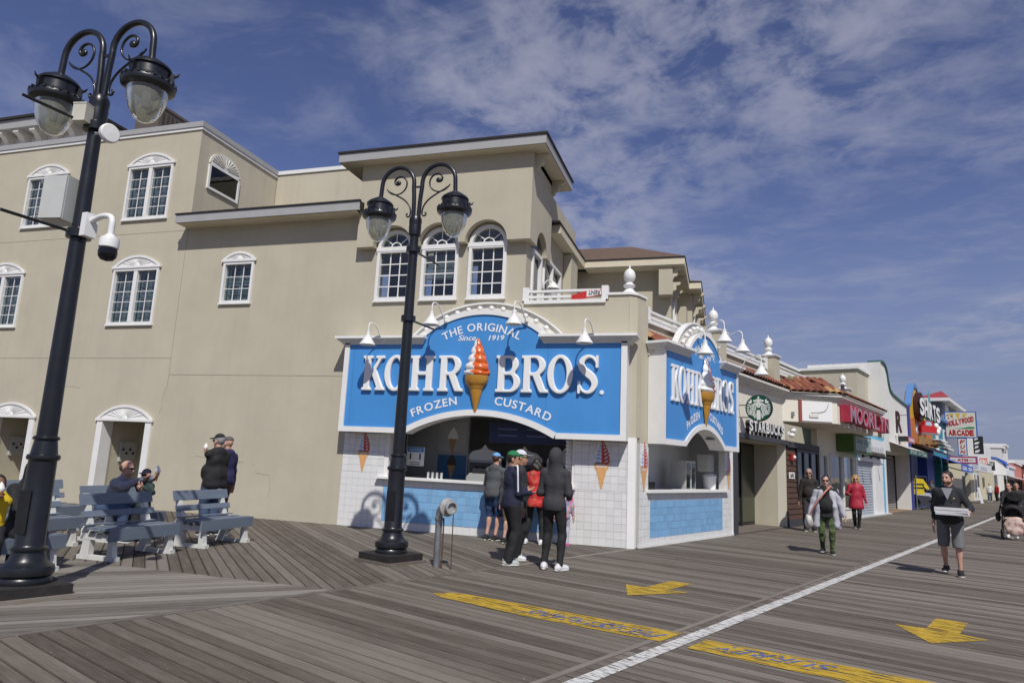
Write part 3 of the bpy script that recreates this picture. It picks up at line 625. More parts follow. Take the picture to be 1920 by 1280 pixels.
# eaves of the tower
ex0, ex1, ey0, ey1 = -8.80, -3.66, -.52, 2.20
mb = MB().box(ex0, ex1, ey0, ey0 + .03, 8.45, 8.66).box(ex1 - .03, ex1, ey0 + .03, ey1, 8.45, 8.66).box(ex0, ex0 + .03, ey0 + .03, ey1, 8.45, 8.66); mb.build('fascia', GREYTRIM, bld)
MB().box(ex0 + .03, ex1 - .03, ey0 + .03, ey1, 8.44, 8.475).build('soffit', SOFFIT, bld)
mb = MB().box(ex0 - .03, ex1 + .03, ey0 - .03, ey1 + .02, 8.662, 8.71); mb.add([(ex0, ey0, 8.71), (ex1, ey0, 8.71), (ex1, ey1, 8.71), (ex0, ey1, 8.71), (-6.2, .85, 9.0)], [(0, 1, 4), (1, 2, 4), (2, 3, 4), (3, 0, 4)]); mb.build('tower_roof', ROOFBLACK, bld)
MB().box(TX0, -4.02, .0, 1.62, 8.31, 8.455).build('tower_frieze', STUCCO, bld); MB().box(TX0 + .01, -4.16, .62, 2.15, 6.95, 8.43).build('tower_core', STUCCO, bld); MB().box(-4.15, -3.86, 1.92, 1.949, 7.235, 7.46).build('fascia_end', SOFFIT, bld)
def bracket(y, X=-4.02, z=8.44, sc=1.):
    pts = [(0, 0), (.30, 0), (.31, -.06), (.25, -.10), (.20, -.09), (.17, -.14), (.19, -.20), (.15, -.26), (.09, -.27), (.07, -.34), (0, -.38)]
    o = MB().prism([(X + p[0] * sc, z + p[1] * sc) for p in pts], y - .06 * sc, y + .06 * sc)
    o.lathe([(.045, -.065), (.045, .065)], 12); k = len(o.v) - 24; o.v[k:] = [(X + (.22 + a) * sc, y + c * sc, z + (-.06 + b) * sc) for a, b, c in o.v[k:]]
    return o.build('bracket', STUCCO_L, bld)
bracket(.02); bracket(1.55)
# ---- set-back upper storey stepping along the boardwalk
E0 = 7.50
steps = [((-4.15, 1.6), (-4.15, 5.6)), ((-4.15, 5.6), (-1.42, 5.6)), ((-1.42, 5.6), (-1.42, 8.35)), ((-1.42, 8.35), (-.95, 8.35)), ((-.95, 8.35), (-.95, 14))]
mb = MB(); mb.box(-4.45, -1.42, 5.6, 6.0, 4.9, 7.3).box(-1.75, -1.42, 6.0, 8.35, 4.9, 7.3).box(-1.75, -.95, 8.35, 8.7, 4.9, 7.3).box(-1.3, -.95, 8.7, 16, 4.9, 7.3).box(-4.45, -4.149, 5.0, 5.6, 4.9, 7.3).box(-4.45, -4.149, 1.62, 5.0, 6.55, 7.3)
mb.build('upper_storey_wall', STUCCO, bld)
for a, b, c, d in ((-4.10, -3.68, 4.2, 4.75),):
    pass
MB().box(-4.14, -3.92, 3.55, 4.35, 5.9, 7.2).build('pilaster_block', STUCCO, bld)
MB().box(-1.74, -1.36, 5.20, 5.59, 6.42, 7.25).build('pilaster_block', STUCCO, bld)
MB().box(-1.41, -1.1, 7.5, 8.34, 5.6, 6.6).build('pilaster_block', STUCCO, bld)
MB().box(-.94, -.55, 10.6, 11.6, 5.2, 6.6).build('pilaster_block', STUCCO, bld)
for bx, by in ((-1.0, 5.35), (-1.0, 6.3), (-.5, 8.5), (-.5, 10.2), (-.5, 12.0)):
    bracket(by, bx - .42, 7.26, 1.1)
    bracket(by + .02, bx - .42, 6.8, .9)
mb = MB()
for x0, x1, y0, y1 in ((-4.15, -3.86, 1.95, 5.16), (-3.86, -1.02, 5.15, 5.6), (-1.45, -1.02, 5.6, 7.9), (-1.45, -.66, 7.92, 8.36), (-1.0, -.66, 8.36, 15)): mb.box(x0, x1, y0, y1, 7.235, 7.265)
mb.build('soffit', SOFFIT, bld)
mb = MB().box(-3.89, -3.86, 1.95, 5.15, 7.27, 7.46).box(-3.86, -1.02, 5.12, 5.15, 7.27, 7.46).box(-1.05, -1.02, 5.15, 7.89, 7.27, 7.46).box(-1.02, -.66, 7.89, 7.92, 7.27, 7.46).box(-.69, -.66, 7.92, 15, 7.27, 7.46); mb.build('fascia', SOFFIT, bld)
def hip(x0, x1, y0, y1, z0, rise, name):
    mb = MB().box(x0, x1, y0, y1, z0, z0 + .04, 1); c = (y0 + y1) / 2; r = (y1 - y0) / 2
    mb.add([(x0, y0, z0 + .04), (x1, y0, z0 + .04), (x1, y1, z0 + .04), (x0, y1, z0 + .04), (x0, c, z0 + rise), (x1 - r, c, z0 + rise)], [(0, 1, 5, 4), (1, 2, 5), (2, 3, 4, 5)], 0)
    return mb.build(name, [SHINGLE, ROOFBLACK], bld)
hip(-6.5, -1.0, 5.1, 8.6, 7.462, .95, 'hip_roof'); hip(-4.5, -.64, 7.88, 13, 7.466, 1.0, 'hip_roof'); hip(-7.5, -3.84, 1.7, 5.1, 7.455, .45, 'hip_roof')
MB().box(-6.9, -4.4, 3.0, 3.3, 7.9, 8.35).build('roof_curb', WHITE, bld)
for y0, y1, z0, z1, X in ((6.35, 7.2, 5.1, 6.8, -1.42), (9.2, 10.2, 5.1, 6.8, -.95)): side_panel('window', y0, y1, z0, z1, X - .0)
# terrace floor and parapet
tp = MB(); wall_holes(tp, -8.30, -1.86, 2.065, 4.98, 0, .3, [(-7.25, -2.93, 2.0, 2.66)]); tp.prismz([(-1.86, 0), (-1.705, .095), (-1.9, .42), (-1.86, .3)], 2.05, 4.98)
tp.build('parapet_wall', STUCCO, bld)
# ------------------------------------------------------------------ terrace edge: rail, pillars, finials, sconce
def finial_mb():
    return MB().lathe([(.17, 0), (.17, .03), (.13, .06), (.09, .10), (.075, .13), (.12, .17), (.13, .20), (.085, .235), (.06, .265), (.085, .29), (.115, .33), (.128, .40), (.118, .47), (.085, .53), (.04, .565), (.02, .575), (.018, .62), (1e-6, .65)], 20)
FIN = finial_mb().mesh('finial', WHITE, 30)
def pillar(loc, rz, w, d, z0, z1, label, name='parapet_pillar'):
    t = thing(name, label, 'pillar', (loc[0], loc[1], z0), rz, 'pillars with white finials along the roof terrace')
    h = z1 - z0
    MB().box(-w / 2, w / 2, -d / 2, d / 2, 0, h).build('shaft', STUCCO, t)
    mb = MB().box(-w / 2 - .05, w / 2 + .05, -d / 2 - .05, d / 2 + .05, h, h + .035).box(-w / 2 - .025, w / 2 + .025, -d / 2 - .025, d / 2 + .025, h - .04, h); mb.build('cap', WHITE, t)
    o = obj('finial', FIN, t); o.location = (0, 0, h + .035); return t
# corner pillar follows the bent corner
t = thing('parapet_pillar', 'corner stucco pillar with white finial above the front sign', 'pillar', (0, YW, 4.98), 0, 'pillars with white finials along the roof terrace')
cp = [(-2.30, .003), (-1.86, .003), (-1.72, .10), (-1.72 + .40 * BDX, .10 + .40 * BDY), (-2.30, .55)]
MB().prismz(cp, 0, .14).build('shaft', STUCCO, t)
cc = (-1.95, .27); big_ = [(cc[0] + (x - cc[0]) * 1.10, cc[1] + (y - cc[1]) * 1.14) for x, y in cp]
MB().prismz(big_, .14, .19).build('cap', WHITE, t)
o = obj('finial', FIN, t); o.location = (-1.90, .22, .19)
for s, lab in ((4.45, 'second pillar with white finial, just behind the smaller angled sign'), (8.75, 'third pillar with white finial above the coffee shop roof'), (17.9, 'far pillar with white finial beside the dark bird')):
    p = bw(s, -.22); pillar(p, BA, .5, .5, 4.2, 5.13, lab)
def railing(x0, x1, z0, label, loc, rz, group='white terrace railings'):
    t = thing('terrace_railing', label, 'railing', loc, rz, group)
    MB().box(x0, x1, -.05, .05, z0 + .22, z0 + .27).build('top_rail', WHITE, t); MB().box(x0, x1, -.03, .03, z0 + .10, z0 + .15).build('middle_rail', WHITE, t); MB().box(x0 - .02, x1 + .02, -.09, .10, z0 - .04, z0 + .035).build('bottom_rail', WHITE, t)
    for x in (x0, x1): MB().box(x - .07, x + .07, -.07, .07, z0 + .035, z0 + .33).build('post', WHITE, t)
    return t
railing(-4.12, -2.38, 5.0, 'white railing above the front sign with a red sign hung on it', (0, YW + .04, 0), 0)
for a, b, lab in ((.75, 4.1, 'white railing between the corner pillar and the second pillar'), (4.85, 8.4, 'white railing above the coffee shop roof'), (9.1, 17.6, 'white railing far along above the tiled canopy')):
    t = railing(a, b, 4.72, lab, bw(0, -.22), BA)
    mb = MB().box(a - .3, b + .3, -.03, .12, 3.9, 4.68); mb.build('kerb_wall', STUCCO, t)
rs = thing('rent_sign', 'crumpled red and white RENT sign hung upside down on the terrace railing', 'sign', (-2.82, YW - .03, 5.11), 0); rs.scale = (.68, 1, .85)
mb = MB().prism([(-.42, .02), (.10, .13), (.52, .17), (.56, .02), (-.36, -.13)], -.012, 0, 0); mb.build('board', M('red_print', (.52, .025, .02), .5, .1), rs)
MB().prism([(.08, .12), (.50, .165), (.545, .025), (.08, -.03)], -.016, -.0125).build('white_panel', PLASTIC_W, rs)
q = text_fit('RENT', -.18, .18, -.055, .055, 0, .004, .02); q.v = [(.31 - x, -.0165 + y, .075 - z) for x, y, z in q.v]; q.build('lettering', BLACK, rs)
sc = thing('wall_sconce', 'white lantern sconce beside the tower window', 'lamp', (-4.09, YW + 1.33, 5.75), 0)
MB().tube([(0, 0, 0), (.08, 0, .10), (.18, 0, .12), (.24, 0, .06), (.24, 0, 0)], .018, 8).build('arm', WHITE, sc, 40)
MB().lathe([(.03, .06), (.05, .04), (.14, -.06), (.15, -.10), (.13, -.12)], 16, (.24, 0, 0)).build('shade', WHITE, sc, 40); MB().lathe([(.10, -.12), (.11, -.2), (.06, -.3), (1e-6, -.31)], 14, (.24, 0, 0)).build('globe', PLASTIC_W, sc, 40)
MB().box(-.06, -.02, -.05, .05, -.08, .08).build('back_plate', WHITE, sc)

# ------------------------------------------------------------------ custard stand: tiled front, window, room
std = thing('custard_stand', 'corner custard stand with white and blue tiled walls and serving counters', 'food stand', (0, YW, 0))
TS = .1495
front_blue = []; front_white = []; side_blue = []; side_white = []
OX0, OX1 = -7.25, -2.93
# backing walls
mb = MB(); wall_holes(mb, -8.30, -1.84, 0, 2.06, 0.004, .16, [(OX0, OX1, 1.08, 2.06)]); mb.build('wall', GROUT, std)
def lay(x0, x1, z0, z1, acc, blue=None):
    z = z0
    while z < z1 - .03:
        x = x0
        while x < x1 - .02:
            a, b = x, min(x + TS, x1); c, d = z, min(z + TS, z1)
            if b - a > .02: acc.append((a, b, c, d))
            x += TS
        z += TS
BX0, BX1, BZ0, BZ1 = -7.22, -3.0, .17, .17 + 5 * TS
lay(BX0, BX1, BZ0, BZ1, front_blue)
lay(-8.30, BX0, .0, 2.06, front_white); lay(BX1, -1.84, 0, 1.08, front_white); lay(OX1, -1.84, 1.08, 2.06, front_white); lay(BX0, BX1, 0, BZ0, front_white); lay(BX0, BX1, BZ1, 1.08, front_white)
front_white = [t for t in front_white if not (t[0] < BX0 and t[1] > OX0 and t[2] > 1.05)]
_tm = {}
def tile_mesh(w_, h_, mat):
    k = (round(w_, 3), round(h_, 3), mat.name)
    if k not in _tm:
        g_ = .0035; c = .003; mb = MB(); a, b, z0, z1 = g_ / 2, w_ - g_ / 2, g_ / 2, h_ - g_ / 2
        mb.add([(a, 0, z0), (b, 0, z0), (b, 0, z1), (a, 0, z1), (a + c, -.006, z0 + c), (b - c, -.006, z0 + c), (b - c, -.006, z1 - c), (a + c, -.006, z1 - c)], [(4, 5, 6, 7), (0, 1, 5, 4), (1, 2, 6, 5), (2, 3, 7, 6), (3, 0, 4, 7)])
        _tm[k] = mb.mesh('tile', mat)
    return _tm[k]
def put_tiles(lst, mat, par, y, single):
    rest = MB()
    for i, (a, b, c, d) in enumerate(lst):
        jy = random.uniform(-.0012, .0012)
        if i < single: obj('tile', tile_mesh(b - a, d - c, mat), par, (a, y + jy, c))
        else: rest.box(a + .002, b - .002, y - .006 + jy, y, c + .002, d - .002)
    if rest.v: rest.build('more_tiles', mat, par, kind='stuff')
front_white.sort(key=lambda t: (t[0] > -7.3, -t[2])); 
put_tiles(front_blue, TILE_B, std, .003, 145)
fw = [t for t in front_white if t[0] > -3.0] + [t for t in front_white if t[0] <= -3.0]
put_tiles(fw, TILE_W, std, .003, 150)
# counter and jambs (front)
MB().box(OX0 - .12, OX1 + .04, -.13, .35, 1.075, 1.125).build('counter', WHITE, std)
MB().box(OX0 - .004, OX0 + .10, .012, .9, 1.125, 2.4).build('jamb', WHITE, std); MB().box(OX1 - .05, OX1 + .002, .012, .5, 1.125, 2.4).build('jamb', WHITE, std)
# white corner post, bent
MB().prismz([(-1.845, -.02), (-1.70, .075), (-1.68, .14), (-1.84, .2)], 0, 2.16).build('corner_post', WHITE, std)
MB().prismz([(-1.86, -.01), (-1.70, .092), (-1.53, .52), (-1.9, .4)], 2.165, 4.975).build('corner_pier', STUCCO, std)
# side front along the boardwalk
sd = thing('corner_kiosk', 'side front of the custard stand with tiled wall and short counter', 'food stand', bw(0, 0), BA)
mb = MB(); wall_holes(mb, .14, 5.05, 0, 2.06, .004, .16, [(.50, 4.60, 1.08, 2.06)]); mb.build('wall', GROUT, sd)
lay(.60, 4.43, .165, .165 + 5 * TS, side_blue); lay(.14, .60, .06, 2.06, side_white); lay(4.43, 5.05, .06, 2.06, side_white); lay(.60, 4.43, .06, .165, side_white); lay(.60, 4.43, .165 + 5 * TS, 1.08, side_white)
side_white = [(a, min(b, .50), c, d) if (a < .5 < b and c > 1.05) else t for t in side_white for a, b, c, d in [t]]
side_white = [t for t in side_white if not (t[2] > 1.05 and .49 < t[0] and t[1] < 4.62)]
side_white = [(max(a, 4.61), b, c, d) if (c > 1.05 and a < 4.61 < b and a > 4) else (a, b, c, d) for a, b, c, d in side_white]
put_tiles(side_blue, TILE_B, sd, .003, 135); put_tiles(side_white, TILE_W, sd, .003, 150)
MB().box(.42, 4.68, -.10, .35, 1.075, 1.125).build('counter', WHITE, sd)
MB().box(.1, 5.12, -.03, .02, 0, .055).build('plinth', WHITE, sd)
MB().box(5.05, 5.10, -.02, .9, 0, 2.6).build('end_wall', WHITE, sd)
mb = MB(); wall_holes(mb, .14, 5.05, 2.062, 4.2, .004, .2, [(.50, 4.60, 2.0, 2.66)]); mb.build('upper_wall', STUCCO, sd)
# room inside
room = MB(); ix = [(-7.6, .16), (-1.9, .16)]
def bl(s, off): p = bw(s, off); return (p.x, p.y - YW)
A1, A2, A3 = bl(.3, -.2), bl(4.95, -.17), bl(4.95, -2.9)
poly = [(-7.7, .17), (-1.95, .17), A1, A2, A3, (-7.7, 3.3)]
RW = M('room_wall', (.62, .63, .64), .7, .06)
def wseg(p, q, z0, z1, th=.06):
    v = Vector((q[0] - p[0], q[1] - p[1], 0)).normalized(); nrm = Vector((-v.y, v.x, 0)) * -th
    room.prismz([p, q, (q[0] + nrm.x, q[1] + nrm.y), (p[0] + nrm.x, p[1] + nrm.y)], z0, z1)
wseg(A2, A3, 0, 2.7); wseg(A3, (-7.7, 3.3), 0, 2.7); wseg((-7.7, 3.3), (-7.7, .17), 0, 2.7)
room.build('room_wall', RW, std)
MB().prismz([bl(1.95, -1.1), bl(4.94, -1.1), bl(4.94, -1.17), bl(1.95, -1.17)], .012, 2.6).build('inner_wall', M('inner_white', (.78, .78, .77), .6, .03), std)
MB().prismz(poly, 2.62, 2.70).build('ceiling', WHITE, std); MB().prismz(poly, -.02, .012).build('floor', M('quarry_floor', (.10, .07, .06), .6), std)
# partition with the posters and the row of machines
pm = MB().box(-7.6, -5.85, 1.55, 1.62, 0, 2.62); pm.build('partition', M('partition_grey', (.34, .35, .36), .7), std)
MACH = M('brushed_machine', (.30, .31, .32), .38, .1, 4, metal=.6)
for i in range(4):
    x = -5.45 + i * .98
    t = thing('custard_machine', ['custard machine at the left of the row behind the counter', 'second custard machine from the left behind the counter', 'third custard machine behind the counter', 'custard machine at the right end of the row'][i], 'machine', (x, YW + 1.9, 0), 0, 'custard machines in a row')
    MB().box(-.43, .43, -.30, .45, .75, 1.58).build('body', MACH, t)
    MB().prism([(-.43 , 1.58), (.43, 1.58), (.43, 1.66), (.30, 1.78), (.08, 1.84), (0, 1.95), (-.08, 1.84), (-.30, 1.78), (-.43, 1.66)], -.28, -.22).build('header_panel', PLASTIC_W, t)
    MB().box(-.36, .36, -.318, -.302, 1.22, 1.52).build('front_panel', M('dark_panel', (.06, .06, .065), .4), t)
    for k in (-.16, 0, .16): MB().tube([(k, -.36, 1.42), (k, -.40, 1.36), (k, -.38, 1.24)], .03, 8).build('draw_handle', BLACK, t, 40)
    MB().box(-.35, .35, -.46, -.31, .98, 1.01).build('drip_tray', STEEL, t)
    MB().box(-.42, .42, -.28, .43, 0, .748).build('cabinet', M('dark_cabinet', (.08, .085, .09), .5), t)
t = thing('menu_board', 'dark blue menu board hung at the right of the serving window', 'menu board', (-3.9, YW + .6, 2.02), 0)
MB().box(-1.1, 1.1, -.02, .02, -.05, .40).build('board', M('navy_board', (.012, .022, .075), .5), t)
for k in range(6): MB().box(-.9 + (k % 3) * .66, -.45 + (k % 3) * .66, -.026, -.021, .10 + (k // 3) * .14, .13 + (k // 3) * .14).build('menu_line', M('menu_text', (.10, .14, .30), .5), t)
def poster(name, label, x, y, z0, z1, w_, mats, extra=None):
    t = thing(name, label, 'poster', (x, y, 0)); MB().box(-w_ / 2, w_ / 2, -.012, .01, z0, z1).build('sheet', mats, t)
    if extra: extra(t)
    return t
def cone_pic(t, z, s, dark=False):
    mb = MB().prism([(-.13 * s, z), (.13 * s, z), (.02 * s, z - .42 * s), (-.02 * s, z - .42 * s)], -.016, -.0125, 0); mb.build('cone_print', M('cone_print', (.40, .24, .10), .5), t)
    MB().prism([(-.16 * s, z), (.16 * s, z), (.15 * s, z + .13 * s), (.09 * s, z + .24 * s), (.02 * s, z + .36 * s), (-.07 * s, z + .25 * s), (-.15 * s, z + .12 * s)], -.017, -.0125).build('swirl_print', M('choc_print', (.05, .025, .02), .5) if dark else PLASTIC_W, t)
poster('poster', 'pale poster of a cone on the partition behind the counter', -6.25, YW + 1.54, 1.75, 2.45, .72, M('poster_grey', (.40, .40, .39), .6), lambda t: cone_pic(t, 2.05, .8))
poster('poster', 'deep blue poster with a dark cone below the pale poster', -6.25, YW + 1.54, 1.08, 1.66, .72, M('poster_blue', (.02, .12, .26), .5), lambda t: cone_pic(t, 1.42, .75, True))
def notice(t):
    MB().box(-.2, .2, -.016, -.0125, 1.69, 1.79).build('heading', M('notice_blue', (.03, .2, .5), .5), t)
    text_fit('NOTICE', -.15, .15, 1.715, 1.765, -.017, .002).build('lettering', PLASTIC_W, t)
    for k in (-.12, .12): MB().box(k - .018, k + .018, -.016, -.0125, 1.52, 1.66).build('figure_print', BLACK, t)
    for k in range(2): MB().box(-.13, .13, -.016, -.0125, 1.45 - k * .04, 1.465 - k * .04).build('text_line', BLACK, t)
poster('notice_sign', 'white and blue notice sheet just inside the left of the serving window', -6.78, YW + .62, 1.38, 1.80, .44, PLASTIC_W, notice)
t = thing('napkin_box', 'red napkin box at the left end of the counter', 'box', (-6.98, YW + .16, 1.125)); MB().box(-.1, .1, -.08, .08, 0, .26).build('box', M('red_plastic', (.45, .02, .02), .4), t); MB().box(-.101, .101, -.081, .081, .262, .30).build('lid', PLASTIC_W, t)
t = thing('speaker_box', 'black box hung at the left edge of the serving window', 'box', (-7.02, YW + .30, 1.35)); MB().box(-.1, .1, -.1, .1, 0, .75).build('case', BLACK, t)
t = thing('cup_rack', 'clear plastic rack on the counter', 'rack', (-6.02, YW + .05, 1.125)); 
for k in range(4): MB().box(-.165 + k * .105, -.160 + k * .105, -.05, .05, 0, .14).build('divider', PLASTIC_W, t)
MB().box(-.17, .17, .045, .05, 0, .12).build('back', GLASS, t); MB().box(-.17, .17, -.05, .05, 0, .008).build('base', PLASTIC_W, t)
t = thing('cash_register', 'grey cash register on the counter left of the queue', 'register', (-5.05, YW + .22, 1.125)); MB().prismx([(-.16, 0), (.16, 0), (.16, .16), (.05, .17), (-.16, .09)], -.25, .25).build('case', M('register_grey', (.28, .28, .27), .5), t); MB().box(-.18, .18, .02, .05, .17, .27).build('screen', BLACK, t)
t = thing('cup_stack', 'tall stack of white cups at the right edge of the serving window', 'cups', (-3.08, YW + .22, 1.30))
for k in range(9): MB().lathe([(.075, k * .085), (.095, k * .085 + .08), (.10, k * .085 + .083)], 14).build('cup', PLASTIC_W, t, 40)
MB().lathe([(.09, -.175), (.09, 0)], 14).build('holder', STEEL, t, 40)
t = thing('dispenser', 'dark topping dispenser inside the side counter', 'dispenser', bw(.95, -.35, 1.125), BA); MB().box(-.25, .25, -.15, .15, 0, .16).build('base', BLACK, t); MB().tube([(-.1, 0, .16), (-.1, 0, .36), (.05, 0, .40)], .03).build('spout', BLACK, t, 40); MB().lathe([(.07, .16), (.07, .30), (.03, .33)], 12, (.12, 0, 0)).build('jar', GLASS_D, t, 40)
t = thing('display_case', 'small glass display case on the side counter', 'display case', bw(3.35, -.55, 1.125), BA); 
for a, b in ((-.27, -.25), (.25, .27)): MB().box(a, b, -.2, .2, 0, .62).build('end_panel', M('case_frame', (.5, .5, .47), .5), t)
MB().box(-.27, .27, -.2, .2, .62, .66).build('top', M('case_frame', (.5, .5, .47), .5), t); MB().box(-.25, .25, -.2, -.195, 0, .62).build('glass', GLASS, t); MB().box(-.02, .02, -.21, -.2, 0, .62).build('mullion', M('case_frame', (.5, .5, .47), .5), t); MB().box(-.25, .25, .19, .2, 0, .62).build('back', M('case_frame', (.5, .5, .47), .5), t)
t = thing('ice_bin', 'white bin at the far end of the side counter', 'bin', bw(4.35, -.3, 1.125), BA); MB().lathe([(.15, 0), (.17, .3), (.19, .31), (.16, .36), (.05, .40)], 18).build('bin', PLASTIC_W, t, 40); MB().box(-.16, .16, -.05, .25, .42, .85).build('rack', M('case_frame', (.5, .5, .47), .5), t)

# ------------------------------------------------------------------ swirl cone stickers on the tiles
def sticker(x, z, s, par_loc, rz, label):
    t = thing('cone_sticker', label, 'sticker', par_loc, rz, 'soft serve cone stickers on the tiles')
    RED = M('sticker_red', (.50, .055, .025), .35, .25, 30); WB = M('sticker_white', (.62, .66, .74), .35, .12, 22); BLS = M('sticker_blue', (.30, .42, .66), .35, .15, 20); CN = M('sticker_cone', (.66, .36, .14), .4, .18, 12)
    lobes = [(0, .19), (.085, .185), (.17, .165), (.25, .135), (.325, .10), (.39, .06)]
    zc = .58
    for i, (dz_, r) in enumerate(lobes):
        z0 = zc + dz_; h = .095
        MB().prism([(-r, z0 + .02), (-r * .6, z0 - .03), (0, z0 - .015), (.0, z0 + h), (-r * .7, z0 + h), (-r, z0 + .07)], -.004 - i * .0006, -.001).build('white_lobe', WB if i % 2 else PLASTIC_W, t)
        MB().prism([(-r * .75, z0 + .005), (-r * .35, z0 - .012), (-r * .1, z0 + .03), (-r * .5, z0 + .045)], -.0095, -.0085).build('blue_shade', BLS, t)
        MB().prism([(r, z0 + .02), (r * .6, z0 - .03), (-.02, z0 - .015), (.02, z0 + h), (r * .7, z0 + h), (r, z0 + .07)], -.0045 - i * .0006, -.001).build('red_lobe', RED, t)
        MB().prism([(r * .85, z0 + .06), (r * .5, z0 + .01), (r * .30, z0 + .015), (r * .62, z0 + .065)], -.0095, -.0085).build('highlight', WB, t)
    MB().prism([(-.03, zc + .46), (.05, zc + .46), (.02, zc + .53), (.015, zc + .58), (-.0, zc + .53)], -.009, -.001).build('tip', RED, t)
    MB().prism([(-.175, zc), (.175, zc), (.155, zc - .13), (.115, zc - .17), (.02, 0), (-.02, 0), (-.115, zc - .17), (-.155, zc - .13)], -.004, -.0005).build('cone', CN, t)
    MB().prism([(-.12, zc - .05), (.12, zc - .05), (.11, zc - .10), (-.11, zc - .10)], -.0055, -.0045).build('cone_label', M('sticker_label', (.62, .52, .50), .5), t)
    t.scale = (s, 1, s); return t
sticker(0, 0, .80, (-7.78, YW - .006, 1.20), 0, 'swirl cone sticker on the tiles left of the serving window')
sticker(0, 0, .88, (-2.37, YW - .006, 1.12), 0, 'swirl cone sticker on the tiles right of the serving window')
p = bw(.30, .006); sticker(0, 0, .86, (p.x, p.y, 1.10), BA, 'swirl cone sticker on the corner tiles of the side front')
p = bw(4.83, .006); sticker(0, 0, .82, (p.x, p.y, 1.12), BA, 'swirl cone sticker at the far end of the side front')
# ------------------------------------------------------------------ the two big signs
RAISED = M('raised_letter_white', (.80, .80, .785), .38, .03, 4.)
ORANGE = M('orange_gloss', (.62, .115, .018), .22, .08, 9., coat=.3)
SWHITE = M('swirl_white', (.78, .78, .77), .28, .04, 5., coat=.2)
CONE = M('cone_ochre', (.47, .235, .035), .42, .15, 9., .2, 40)
PRINT_W = M('sign_print_white', (.80, .81, .82), .5, .03)
def el(cx, cz, rx, rz_, a0, a1, n=12): return [(cx + rx * math.cos(R_(a0 + (a1 - a0) * i / n)), cz + rz_ * math.sin(R_(a0 + (a1 - a0) * i / n))) for i in range(n + 1)]
GL = {
 'H': [[(0, 0), (.31, 0), (.31, .07), (.25, .09), (.25, .45), (.51, .45), (.51, .09), (.45, .07), (.45, 0), (.76, 0), (.76, .07), (.70, .09), (.70, .91), (.76, .93), (.76, 1), (.45, 1), (.45, .93), (.51, .91), (.51, .55), (.25, .55), (.25, .91), (.31, .93), (.31, 1), (0, 1), (0, .93), (.06, .91), (.06, .09), (0, .07)]],
 'K': [[(0, 0), (.31, 0), (.31, .07), (.25, .09), (.25, .36), (.32, .46), (.50, .09), (.45, .07), (.45, 0), (.76, 0), (.76, .07), (.70, .09), (.44, .60), (.61, .91), (.70, .93), (.70, 1), (.42, 1), (.42, .93), (.50, .91), (.25, .50), (.25, .91), (.31, .93), (.31, 1), (0, 1), (0, .93), (.06, .91), (.06, .09), (0, .07)]],
 'O': [el(.36, .5, .36, .52, 0, 352, 44), el(.36, .5, .185, .425, 0, 352, 44)],
 'R': [[(0, 0), (.31, 0), (.31, .07), (.25, .09), (.25, .45), (.33, .45), (.50, .07), (.55, 0), (.78, 0), (.78, .07), (.70, .09), (.53, .47)] + el(.40, .735, .29, .265, -58, 90) + [(0, 1), (0, .93), (.06, .91), (.06, .09), (0, .07)], [(.25, .54)] + el(.36, .735, .145, .195, -90, 90) + [(.25, .93)]],
 'B': [[(0, 0)] + el(.42, .27, .30, .27, -90, 62) + el(.40, .76, .26, .24, -52, 90) + [(0, 1), (0, .93), (.06, .91), (.06, .09), (0, .07)], [(.25, .07)] + el(.40, .27, .13, .2, -90, 90) + [(.25, .47)], [(.25, .56)] + el(.38, .745, .10, .185, -90, 90) + [(.25, .93)]],
}
def catmull(p, n=6):
    o = []
    for i in range(len(p) - 1):
        a, b, c, d = p[max(i - 1, 0)], p[i], p[i + 1], p[min(i + 2, len(p) - 1)]
        for k in range(n):
            t = k / n; o.append(tuple(.5 * (2 * b[j] + (c[j] - a[j]) * t + (2 * a[j] - 5 * b[j] + 4 * c[j] - d[j]) * t * t + (3 * b[j] - a[j] - 3 * c[j] + d[j]) * t ** 3) for j in range(len(b))))
    o.append(tuple(p[-1])); return o
sp_ = catmull([(.545, .80, .05), (.46, .93, .075), (.31, .975, .085), (.16, .90, .14), (.105, .76, .18), (.18, .62, .2), (.31, .52, .21), (.44, .41, .2), (.50, .26, .18), (.43, .10, .13), (.30, .03, .085), (.15, .08, .075), (.065, .21, .05)])
Lp, Rp = [], []
for i, (x, z, w_) in enumerate(sp_):
    a, b = sp_[max(i - 1, 0)], sp_[min(i + 1, len(sp_) - 1)]; tx, tz = b[0] - a[0], b[1] - a[1]; l = math.hypot(tx, tz); Lp.append((x - tz / l * w_ / 2, z + tx / l * w_ / 2)); Rp.append((x + tz / l * w_ / 2, z - tx / l * w_ / 2))
GL['S'] = [Lp + Rp[::-1]]
_gm = {}
